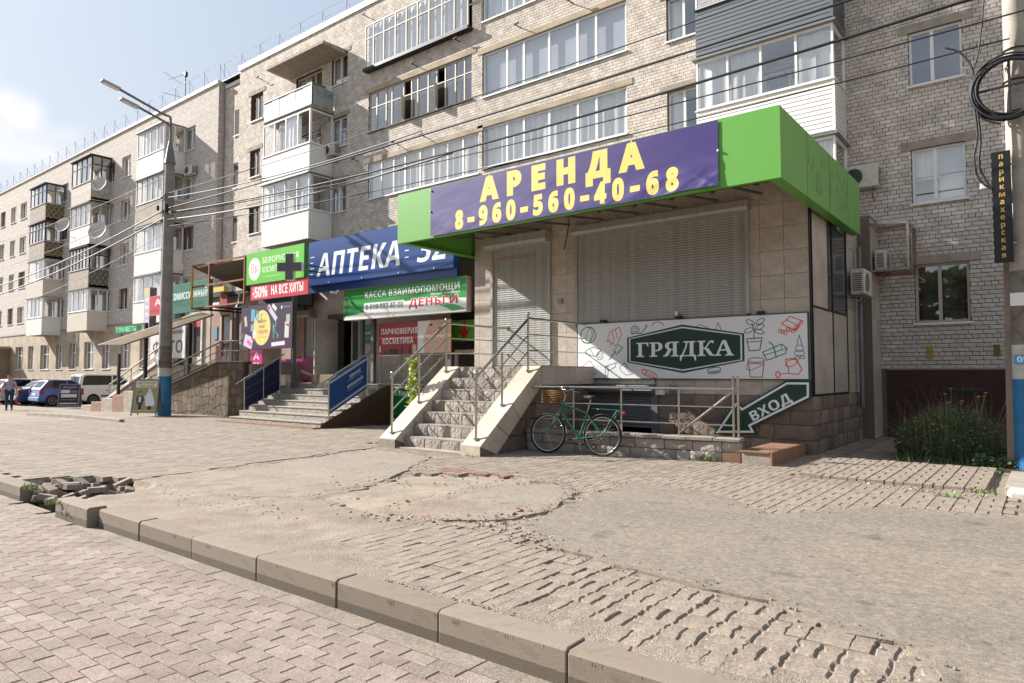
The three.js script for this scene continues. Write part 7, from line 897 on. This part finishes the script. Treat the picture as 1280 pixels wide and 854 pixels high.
  mesh('chain', [rod([bb.x, bb.y + 0.09, 0.05], [0, RW + 0.04, 0.05], 0.006, 5), rod([bb.x, bb.y - 0.09, 0.05], [0, RW - 0.04, 0.05], 0.006, 5)], M.darkSteel, B); mesh('kickstand', rod([bb.x + 0.02, bb.y - 0.02, 0.06], [bb.x + 0.02, 0.02, 0.13], 0.012, 6), M.steel, B);
}

// ================================================================ CARS, BOARDS, PERSON
function bevelX(pts, x0, x1, bev = 0.06) { const s = new THREE.Shape(pts.map(p => new THREE.Vector2(-p[0], p[1]))); const g = new THREE.ExtrudeGeometry(s, { depth: x1 - x0 - 2 * bev, bevelEnabled: true, bevelThickness: bev, bevelSize: bev, bevelOffset: -bev, bevelSegments: 3 }); g.rotateY(Math.PI / 2); g.translate(x0 + bev, 0, 0); return g; }
function car(label, kind, paintHex, x, z, turn = 0) {      // nose towards -z, tail at z = 0
  const C = thing(kind === 'van' ? 'parked_van' : 'parked_car', label, kind === 'van' ? 'van' : 'car', [x, groundY(x) - 0.01, z], turn, kind === 'van' ? null : 'cars parked nose to the building'), w = kind === 'van' ? 0.9 : 0.83, P = mat(paintHex, 0.3, { clearcoat: 1, clearcoatRoughness: 0.08 }), tint = new THREE.MeshPhysicalMaterial({ color: hex('#15191c'), roughness: 0.05, ior: 1.6 });
  const K = { hatch: { body: [[0, 0.32], [0.02, 0.62], [-0.08, 0.92], [-0.3, 0.98], [-2.55, 0.95], [-3.35, 0.8], [-3.52, 0.6], [-3.5, 0.3], [-3.2, 0.2], [-0.3, 0.2]], cab: [[-0.02, 0.95], [-0.42, 1.44], [-0.7, 1.5], [-1.6, 1.49], [-2.55, 0.96]], wh: [-0.62, -2.85], L: 3.5 }, sedan: { body: [[0, 0.36], [0, 0.7], [-0.12, 0.95], [-0.9, 1.0], [-3.2, 0.95], [-4.15, 0.78], [-4.3, 0.55], [-4.28, 0.3], [-4, 0.2], [-0.3, 0.22]], cab: [[-0.55, 0.98], [-1.15, 1.4], [-1.6, 1.45], [-2.4, 1.42], [-3.2, 0.96]], wh: [-0.85, -3.4], L: 4.3 }, estate: { body: [[0, 0.36], [0, 0.75], [-0.06, 1.0], [-3.1, 0.98], [-4.0, 0.85], [-4.2, 0.6], [-4.2, 0.3], [-3.9, 0.22], [-0.3, 0.24]], cab: [[-0.08, 0.98], [-0.5, 1.48], [-0.9, 1.55], [-2.3, 1.5], [-3.2, 0.98]], wh: [-0.8, -3.3], L: 4.2 }, van: { body: [[0, 0.36], [0, 0.9], [-0.02, 1.1], [-3.0, 1.08], [-3.9, 0.92], [-4.12, 0.7], [-4.12, 0.32], [-3.9, 0.22], [-0.3, 0.24]], cab: [[-0.0, 1.05], [-0.08, 1.72], [-0.3, 1.82], [-2.2, 1.8], [-3.15, 1.06]], wh: [-0.72, -3.4], L: 4.1 } }[kind];
  mesh('body', bevelX(K.body, -w, w, 0.09), P, C); mesh('cabin', bevelX(K.cab, -w + 0.1, w - 0.1, 0.08), P, C);
  // windows follow the cabin outline, a little smaller
  const cx = K.cab.reduce((s, p) => s + p[0], 0) / K.cab.length, cy = K.cab.reduce((s, p) => s + p[1], 0) / K.cab.length, win = K.cab.map(p => [cx + (p[0] - cx) * 0.86, cy + (p[1] - cy) * 0.74 + 0.0]);
  const lo = Math.min(...win.map(p => p[1])), hi = Math.max(...win.map(p => p[1])), za = Math.max(...win.map(p => p[0])), zb = Math.min(...win.map(p => p[0])), cutAt = (a, b) => win.map(p => [clamp(p[0], b, a), p[1]]);
  const m1 = kind === 'van' ? -1.75 : (za + zb) / 2 - 0.1;
  for (const sx of [w - 0.103, -w + 0.095]) { mesh('side_window', prismX(cutAt(za, m1 + 0.04), sx, sx + 0.01), tint, C); mesh('side_window', prismX(cutAt(m1 - 0.04, zb), sx, sx + 0.01), tint, C); }
  { const a = K.cab[0], b = K.cab[1], n = [b[1] - a[1], a[0] - b[0]], l = Math.hypot(...n), q = (t, o) => [a[0] + (b[0] - a[0]) * t + n[0] / l * o, a[1] + (b[1] - a[1]) * t + n[1] / l * o]; mesh('rear_window', prismX([q(0.2, 0.006), q(0.92, 0.006), q(0.92, -0.02), q(0.2, -0.02)], -w + 0.26, w - 0.26), tint, C); if (kind === 'van') mesh('door_seam', bx(-0.01, 0.01, 0.5, 1.75, -0.02, 0.008), M.black, C); }
  const blk = kind === 'van' ? M.rubber : P; mesh('rear_bumper', rbx(-w + 0.02, w - 0.02, 0.3, 0.52, -0.12, 0.07, 0.05, 3), kind === 'van' ? M.rubber : P, C); mesh('number_plate', bx(-0.26, 0.26, kind === 'van' ? 0.72 : 0.62, kind === 'van' ? 0.83 : 0.73, 0.012, 0.03), M.white, C);
  for (const s of [-1, 1]) { mesh('tail_light', rbx(s * w - s * 0.04 - 0.09, s * w - s * 0.04 + 0.07, kind === 'van' ? 0.62 : 0.7, kind === 'van' ? 1.0 : 0.9, -0.2, 0.012, 0.03, 2), mat('#8e1e20', 0.2), C); mesh('mirror', rbx(s * w + s * 0.08 - 0.07, s * w + s * 0.08 + 0.07, 0.98, 1.1, zb + 0.3, zb + 0.38, 0.03, 2), M.rubber, C); }
  mesh('side_trim', bx(w - 0.01, w + 0.012, 0.5, 0.58, -K.L + 0.9, -1.1), kind === 'van' ? M.rubber : P, C); for (const zz of [m1 + 0.3, m1 - 0.75]) mesh('door_handle', rbx(w - 0.03, w + 0.02, 0.84, 0.88, zz - 0.1, zz + 0.06, 0.01), M.rubber, C);
  for (const zz of K.wh) for (const s of [-1, 1]) { const wl = grp('wheel', C), R1 = 0.29; const t = new THREE.TorusGeometry(R1 - 0.05, 0.075, 10, 28); t.rotateY(Math.PI / 2); t.translate(s * (w - 0.05), R1 + 0.02, zz); mesh('tyre', t, M.rubber, wl); mesh('rim', [rod([s * (w - 0.1), R1 + 0.02, zz], [s * (w + 0.006), R1 + 0.02, zz], 0.2, 20)], M.darkSteel, wl); const sp = []; for (let i = 0; i < 6; i++) { const a = i * Math.PI / 3; sp.push(bar([s * (w + 0.012), R1 + 0.02, zz], [s * (w + 0.012), R1 + 0.02 + 0.19 * Math.sin(a), zz + 0.19 * Math.cos(a)], 0.05, 0.02)); } const g = new THREE.TorusGeometry(0.19, 0.018, 6, 28); g.rotateY(Math.PI / 2); g.translate(s * (w + 0.012), R1 + 0.02, zz); mesh('spokes', [...sp, g], M.steelDull, wl); const arch = new THREE.CylinderGeometry(R1 + 0.06, R1 + 0.06, 0.01, 24); arch.rotateZ(Math.PI / 2); arch.translate(s * (w - 0.003), R1 + 0.03, zz); mesh('wheel_arch', arch, M.black, wl); }
  return C;
}
{
  const wheel = onY(65, 508, -0.3), vw = onY(117, 506.5, -0.3);
  car('bright blue small hatchback parked beside the white van', 'hatch', '#16509c', wheel.x - 0.83, wheel.z + 0.62); car('dark blue sedan parked between the bright blue hatchback and silver estate', 'sedan', '#1b2a4a', wheel.x - 3.4, wheel.z + 0.9); car('silver estate car parked beside the dark blue sedan', 'estate', '#b9bcc0', wheel.x - 5.9, wheel.z + 1.2); car('navy blue sedan parked beyond the silver estate', 'sedan', '#1d3566', wheel.x - 9.2, wheel.z + 0.9); car('deep blue hatchback at the far end of the parked row', 'hatch', '#22406f', wheel.x - 13, wheel.z + 1.8);
  car('white delivery van with dark windows parked by the stone stairs', 'van', '#e6e6e4', vw.x - 0.9, vw.z + 0.75);
}
function aBoard(label, p, turn, w, h, draw) { const t = thing('pavement_board', label, 'sign board', [p.x, groundY(p.x) + 0.05, p.z], turn), lean = 0.2; for (const s of [1, -1]) { const f = grp('leaf', t); f.rotation.x = -s * lean; f.position.z = s * h * Math.sin(lean); mesh('frame', [bx(-w / 2, -w / 2 + 0.035, 0, h, -0.015, 0.015), bx(w / 2 - 0.035, w / 2, 0, h, -0.015, 0.015), bx(-w / 2 + 0.035, w / 2 - 0.035, h - 0.035, h, -0.015, 0.015), bx(-w / 2 + 0.035, w / 2 - 0.035, 0.1, 0.135, -0.015, 0.015)], M.steelDull, f); const g = new THREE.PlaneGeometry(w - 0.07, h - 0.17); g.translate(0, h / 2 + 0.05, 0.004); if (s < 0) g.rotateY(Math.PI); mesh('poster', g, new THREE.MeshPhysicalMaterial({ map: canvasTex(256, 384, draw), roughness: 0.6, side: THREE.DoubleSide }), f, true); mesh('backing', bx(-w / 2 + 0.035, w / 2 - 0.035, 0.135, h - 0.035, -0.006, 0.001), M.tin, f); } return t; }
aBoard('folding pavement board with white clothed figures on it beside the lamp post', onY(183, 521, 0), 0.75, 0.86, 1.3, (c, w, h) => { c.fillStyle = '#9d9068'; c.fillRect(0, 0, w, h); c.fillStyle = '#d6d0bc'; c.fillRect(w * 0.05, h * 0.03, w * 0.9, h * 0.2); fitText(c, 'ДЕТСКАЯ', w * 0.12, h * 0.06, w * 0.76, h * 0.06, 'bold sans-serif', '#8a6a3a'); fitText(c, 'ОДЕЖДА', w * 0.18, h * 0.15, w * 0.64, h * 0.05, 'bold sans-serif', '#8a6a3a'); const E = (x, y, a, b, f) => { c.fillStyle = f; c.beginPath(); c.ellipse(w * x, h * y, a, b, 0, 0, 7); c.fill(); }; const Q = (pts, f) => { c.fillStyle = f; c.beginPath(); pts.forEach((p, i) => i ? c.lineTo(w * p[0], h * p[1]) : c.moveTo(w * p[0], h * p[1])); c.fill(); }; E(0.28, 0.4, 20, 20, '#3d302c'); E(0.29, 0.42, 14, 15, '#c09a84'); Q([[0.14, 0.5], [0.4, 0.48], [0.46, 0.62], [0.4, 0.76], [0.18, 0.76], [0.12, 0.64]], '#3f4049'); Q([[0.22, 0.52], [0.34, 0.52], [0.32, 0.7], [0.22, 0.7]], '#cfcfcc'); E(0.66, 0.33, 19, 22, '#d9cfc2'); Q([[0.56, 0.4], [0.76, 0.38], [0.92, 0.7], [0.9, 0.82], [0.54, 0.82], [0.5, 0.62]], '#dcdddf'); Q([[0.46, 0.52], [0.56, 0.44], [0.58, 0.54], [0.48, 0.6]], '#d3d4d6'); c.fillStyle = '#2d3038'; c.fillRect(w * 0.24, h * 0.74, 34, 70); c.fillRect(w * 0.64, h * 0.82, 40, 50); c.fillStyle = '#b9a06a'; c.fillRect(0, h * 0.93, w, h * 0.07); });
aBoard('folding pavement board with dark purple and white notices beside the white van', onY(87, 508.5, -0.22), 0.85, 1.0, 1.25, (c, w, h) => { c.fillStyle = '#3b2c40'; c.fillRect(0, 0, w, h); fitText(c, 'АКЦИЯ', w * 0.15, h * 0.08, w * 0.7, h * 0.1, 'bold sans-serif', '#a08ca8'); c.fillStyle = '#c9c5c8'; c.fillRect(w * 0.06, h * 0.26, w * 0.46, h * 0.16); c.fillRect(w * 0.1, h * 0.47, w * 0.8, h * 0.16); c.fillStyle = '#7d6a78'; c.fillRect(w * 0.56, h * 0.3, w * 0.36, h * 0.1); c.fillStyle = '#1d1a20'; c.fillRect(0, h * 0.66, w, h * 0.34); fitText(c, 'ремонт телефонов', w * 0.1, h * 0.72, w * 0.8, h * 0.05, 'sans-serif', '#b9b4b9'); c.fillStyle = '#d2cfd2'; c.fillRect(w * 0.05, h * 0.9, w * 0.9, h * 0.05); });
{ // woman walking towards us
  const p = onY(11, 511.5, -0.25), S = 1.68, N = 96;
  const J = [ // a, ra, b, rb, colour: 0 skin 1 hair 2 top 3 jeans 4 shoes
    [[0, 1.02, 0], 0.15, [0, 1.34, 0.0], 0.145, 2], [[-0.09, 1.35, 0], 0.09, [0.09, 1.35, 0], 0.09, 2], [[-0.07, 0.95, 0], 0.14, [0.07, 0.95, 0], 0.14, 3], [[0, 1.2, 0.05], 0.12, [0, 1.12, 0.06], 0.12, 2], [[0, 1.38, 0], 0.055, [0, 1.5, 0.01], 0.05, 0], [[0, 1.56, 0.02], 0.088, [0, 1.6, 0.01], 0.092, 0], [[0, 1.635, 0.0], 0.105, [0, 1.55, -0.045], 0.098, 1], [[0, 1.57, 0.11], 0.014, [0, 1.54, 0.118], 0.016, 0],
    [[-0.1, 0.92, 0], 0.105, [-0.095, 0.5, 0.07], 0.062, 3], [[-0.095, 0.5, 0.07], 0.062, [-0.09, 0.12, 0.1], 0.045, 3], [[0.1, 0.92, 0], 0.105, [0.09, 0.5, 0.02], 0.062, 3], [[0.09, 0.5, 0.02], 0.062, [0.085, 0.13, -0.13], 0.045, 3], [[-0.09, 0.05, 0.08], 0.045, [-0.095, 0.035, 0.22], 0.035, 4], [[0.085, 0.06, -0.15], 0.045, [0.09, 0.035, -0.02], 0.035, 4],
    [[-0.19, 1.36, 0], 0.058, [-0.27, 1.1, -0.03], 0.045, 0], [[-0.27, 1.1, -0.03], 0.043, [-0.31, 0.86, 0.06], 0.03, 0], [[0.19, 1.36, 0], 0.058, [0.27, 1.1, 0.02], 0.045, 0], [[0.27, 1.1, 0.02], 0.043, [0.29, 0.86, 0.12], 0.03, 0], [[-0.31, 0.85, 0.06], 0.032, [-0.315, 0.78, 0.07], 0.03, 0], [[0.29, 0.85, 0.12], 0.032, [0.29, 0.78, 0.13], 0.03, 0]];
  for (const s of [-1, 1]) for (let f = 0; f < 4; f++) J.push([[s * (s < 0 ? 0.315 : 0.29), 0.78, (s < 0 ? 0.05 : 0.11) + f * 0.018], 0.0095, [s * (s < 0 ? 0.31 : 0.285), 0.70 + (f === 0 || f === 3 ? 0.012 : 0), (s < 0 ? 0.055 : 0.115) + f * 0.016], 0.008, 0]);
  for (const s of [-1, 1]) J.push([[s * 0.3, 0.83, s < 0 ? 0.085 : 0.15], 0.011, [s * 0.285, 0.76, s < 0 ? 0.11 : 0.175], 0.009, 0]);
  const dist = (x, y, z, [a, ra, b, rb]) => { const bx_ = b[0] - a[0], by = b[1] - a[1], bz = b[2] - a[2], t = clamp(((x - a[0]) * bx_ + (y - a[1]) * by + (z - a[2]) * bz) / (bx_ * bx_ + by * by + bz * bz + 1e-9)); return Math.hypot(x - a[0] - bx_ * t, y - a[1] - by * t, z - a[2] - bz * t) - (ra + (rb - ra) * t); };
  const mc = new MarchingCubes(N, new THREE.MeshStandardMaterial(), false, false, 400000); mc.isolation = 0; const SC = 0.88, CY = 0.86;
  for (let k = 0; k < N; k++) for (let j = 0; j < N; j++) for (let i = 0; i < N; i++) { const x = ((i - N / 2) / (N / 2)) * SC, y = ((j - N / 2) / (N / 2)) * SC + CY, z = ((k - N / 2) / (N / 2)) * SC; let d = 9; if (Math.abs(x) < 0.42 && Math.abs(z) < 0.35) { for (const b of J) { const e = dist(x, y, z, b), h = clamp(0.5 + 0.5 * (d - e) / 0.025); d = d + (e - d) * h - 0.025 * h * (1 - h); } } mc.field[k * N * N + j * N + i] = -d; }
  mc.update(); const cnt = mc.count ?? mc.geometry.drawRange.count, pos = mc.positionArray.slice(0, cnt * 3), g = new THREE.BufferGeometry(); for (let i = 0; i < cnt; i++) { pos[3 * i] *= SC; pos[3 * i + 1] = pos[3 * i + 1] * SC + CY; pos[3 * i + 2] *= SC; } g.setAttribute('position', new THREE.Float32BufferAttribute(pos, 3)); g.setAttribute('normal', new THREE.Float32BufferAttribute(mc.normalArray.slice(0, cnt * 3), 3));
  const pal = ['#b98a72', '#8a5f3c', '#8a90a2', '#25324c', '#6e2f2c'].map(hex), col = new Float32Array(cnt * 3); for (let i = 0; i < cnt; i++) { let b = 9, c = 0; for (const q of J) { const e = dist(pos[3 * i], pos[3 * i + 1], pos[3 * i + 2], q); if (e < b) { b = e; c = q[4]; } } if (c === 1 && pos[3 * i + 2] > 0.05 && pos[3 * i + 1] < 1.64) c = 0; const k = pal[c]; col[3 * i] = k.r; col[3 * i + 1] = k.g; col[3 * i + 2] = k.b; } g.setAttribute('color', new THREE.BufferAttribute(col, 3));
  const W = thing('person', 'person walking in grey sleeveless top and dark jeans carrying a red bag', 'person', [p.x, groundY(p.x) - 0.02, p.z], 1.15); W.scale.setScalar(1.03); mesh('body', g, mat('#ffffff', 0.8, { vertexColors: true }), W); mesh('eyes', [ball(-0.034, 1.585, 0.1, 0.011, 6), ball(0.034, 1.585, 0.1, 0.011, 6)], M.black, W);
  const b = thing('shopping_bag', 'small red shopping bag in the walking person\'s hand', 'bag', [p.x, groundY(p.x) - 0.02, p.z], 1.15); mesh('sack', rbx(0.27, 0.35, 0.34, 0.6, 0.02, 0.26, 0.03, 2), mat('#b0241f', 0.6), b); mesh('handle', tube([[0.31, 0.6, 0.06], [0.295, 0.74, 0.12], [0.31, 0.6, 0.22]], 0.007, 16, 5), mat('#b0241f', 0.6), b);
}
// ================================================================ PLANTS
function blades(n, area, h, r, cols, w = 0.012, droop = 0.6) { const P = [], K = []; for (let i = 0; i < n; i++) { const [x, z, s] = area(r), a = r() * 6.283, H = h * s * (0.55 + 0.6 * r()), lean = (0.15 + droop * r() * r()) * H, dx = Math.cos(a), dz = Math.sin(a), c = hex(cols[Math.floor(r() * cols.length)]), k = 0.75 + 0.5 * r(), pts = [0, 0.35, 0.7, 1].map(t => [x + dx * lean * t * t, H * (t - 0.25 * droop * t * t * (lean / H)), z + dz * lean * t * t, w * (1 - t * 0.85)]); for (let j = 0; j < 3; j++) { const p = pts[j], q = pts[j + 1], L = (v, s2) => [v[0] - dz * v[3] * s2, v[1], v[2] + dx * v[3] * s2]; P.push(...L(p, -1), ...L(p, 1), ...L(q, 1), ...L(p, -1), ...L(q, 1), ...L(q, -1)); for (let m = 0; m < 6; m++) K.push(c.r * k, c.g * k, c.b * k); } } const g = new THREE.BufferGeometry(); g.setAttribute('position', new THREE.Float32BufferAttribute(P, 3)); g.setAttribute('color', new THREE.Float32BufferAttribute(K, 3)); g.computeVertexNormals(); return g; }
function leaves(n, at, size, r, cols) { const P = [], K = []; for (let i = 0; i < n; i++) { const c = at(r), s = size * (0.6 + 0.8 * r()), q = new THREE.Quaternion().setFromEuler(new THREE.Euler(r() * 2 - 1, r() * 6.3, r() * 2 - 1)), k = hex(cols[Math.floor(r() * cols.length)]), b = 0.8 + 0.4 * r(); const v = [[0, 0, 0], [0.5, 0.06, 0.45], [0, 0.03, 1], [-0.5, 0.06, 0.45]].map(p => V(p[0] * s, p[1] * s, p[2] * s).applyQuaternion(q).add(c)); for (const t of [v[0], v[1], v[2], v[0], v[2], v[3]]) { P.push(t.x, t.y, t.z); K.push(k.r * b, k.g * b, k.b * b); } } const g = new THREE.BufferGeometry(); g.setAttribute('position', new THREE.Float32BufferAttribute(P, 3)); g.setAttribute('color', new THREE.Float32BufferAttribute(K, 3)); g.computeVertexNormals(); return g; }
const leafMat = new THREE.MeshPhysicalMaterial({ vertexColors: true, roughness: 0.75, side: THREE.DoubleSide, transmission: 0.25, thickness: 0 });
{
  const r = rng(64), B = thing('flower_clump', 'tall clump of grassy flowers with yellow heads by the maroon plinth', 'plant', [-1.42, 0.02, -14.6]); B.scale.set(0.95, 1.02, 0.95);
  mesh('foliage', [blades(8200, (q) => { const a = q() * 6.283, d = Math.sqrt(q()); return [Math.cos(a) * d * 0.9, Math.sin(a) * d * 1.2, 1.2 - 0.85 * d * d]; }, 0.8, r, ['#5a6c40', '#66784a', '#4c5e38', '#757f52', '#6e6d4a'], 0.010, 1.5), leaves(2600, (q) => { const a = q() * 6.283, d = Math.sqrt(q()), e = q(); return V(Math.cos(a) * d * 0.95, (0.95 - 0.6 * d * d) * e, Math.sin(a) * d * 1.25); }, 0.045, r, ['#5c6d44', '#69794f', '#51613e'])], leafMat, B); mesh('seed_stems', blades(240, (q) => { const a = q() * 6.283, d = Math.sqrt(q()); return [Math.cos(a) * d * 0.85, Math.sin(a) * d * 1.1, 1.25 - 0.3 * d]; }, 1.15, r, ['#8a7a4e', '#9a8a5c', '#7c7048'], 0.006, 1.6), leafMat, B);
  for (let i = 0; i < 10; i++) { const x = rr(-0.2, 0.95, r), z = rr(-0.6, 0.9, r), y = rr(0.85, 1.25, r), f = grp('flower', B), g = new THREE.SphereGeometry(0.036, 8, 5); g.scale(1, 0.5, 1); g.translate(x, y, z); mesh('head', g, mat(i % 3 ? '#8f7430' : '#7a5a2c', 0.8), f); mesh('stem', rod([x * 0.6, 0.1, z * 0.6], [x, y, z], 0.006, 4), M.plasterDark, f); }
  const soil = structure('flower_bed', prismY(ragged([[-2.25, -18.4], [3.5, -18.4], [3.5, -12.98], [-2.2, -12.98]], 0.2, 0.08, 3), -0.05, 0.035), mat('#4a4034', 0.97, { map: 'blotch', bump: 'rough', bumpScale: 0.02 })); const gc = mesh('ground_cover', [leaves(3600, (q) => { const x = -1.0 + 1.4 * q(), z = -13.05 - 2.4 * q(); return V(x, 0.04 + 0.24 * q() * (0.4 + 0.6 * fbm(x * 3, z * 3, 5, 2)), z); }, 0.06, r, ['#3f5c2a', '#4c6a34', '#38522a']), blades(1500, (q) => [-2.1 + 2.6 * q(), -13.0 - 3.5 * q(), 0.8], 0.22, r, ['#4d6a2e', '#5c7a38'], 0.008, 0.8)], leafMat); tag(gc, 'low leafy ground cover in the shaded flower bed', 'plants', null, 'stuff');
}
{ const r = rng(29), S = thing('leafy_shrub', 'bright yellow-green climbing shrub beside the left parapet of the kiosk stairs', 'shrub', [-11.12, 0, -10.55]), st = []; for (let i = 0; i < 6; i++) st.push(tube([[rr(-0.05, 0.05, r), 0, rr(-0.05, 0.05, r)], [rr(-0.12, 0.12, r), 0.6, rr(-0.12, 0.12, r)], [rr(-0.16, 0.16, r), 1.2, rr(-0.16, 0.16, r)], [rr(-0.1, 0.14, r), 1.75, rr(-0.1, 0.1, r)]], 0.008, 16, 5)); mesh('stem', st, mat('#5c5a34', 0.8), S); mesh('foliage', leaves(620, (q) => { const y = 0.35 + 1.5 * q(), w = 0.2 * (0.45 + Math.abs(fbm(y * 5, 1, 3, 3) - 0.2) * 1.6); return V((q() + q() - 1) * w, y, (q() + q() - 1) * w); }, 0.085, r, ['#9db03a', '#b3c24a', '#86a034', '#c0c85c']), leafMat, S); }
{ const r = rng(83), spots = [[870, 574, 26, 0.12], [885, 577, 30, 0.12], [860, 572, 18, 0.1], [640, 562, 10, 0.08], [660, 561, 10, 0.08], [840, 571, 14, 0.07], [815, 570, 8, 0.06], [735, 567, 10, 0.1], [38, 612, 7, 0.12], [64, 630, 7, 0.08], [588, 571, 8, 0.04], [478, 558, 6, 0.06], [1185, 622, 12, 0.06], [1230, 617, 14, 0.08], [1236, 592, 12, 0.06], [297, 521, 10, 0.16]]; const gs = []; for (const [px, py, n, h] of spots) { const p = onY(px, py, 0); gs.push(blades(n * 3, (q) => [p.x + (q() - 0.5) * 0.28, p.z + (q() - 0.5) * 0.12, 1], h, r, ['#5d7a34', '#70893f', '#8a9a4c'], 0.006, 0.9)); gs.push(leaves(n * 2, (q) => V(p.x + (q() - 0.5) * 0.3, 0.01 + q() * h * 0.6, p.z + (q() - 0.5) * 0.12), 0.03, r, ['#5d7a34', '#7a9444'])); } tag(mesh('weeds', gs, leafMat), 'small green weeds along the low wall, kerb and hole', 'weeds', null, 'stuff'); }

// added unseen trees behind the camera, to darken lower window reflections and low shade
{ const r = rng(141), g = leaves(13000, (q) => { const x = -70 + 130 * q(), top = 9 + 3.5 * fbm(x * 0.16, 2, 9, 3), y = 1.2 + (top - 1.2) * Math.pow(q(), 0.8); return V(x, y, 30 + (q() + q() - 1) * 3.2); }, 1.15, r, ['#3d5228', '#47602f', '#334722', '#526a38']); tag(mesh('added_tree_line', g, leafMat), 'added unseen green tree line behind the camera, darkening the lower window reflections', 'trees', null, 'stuff'); }
renderer.render(scene, camera);
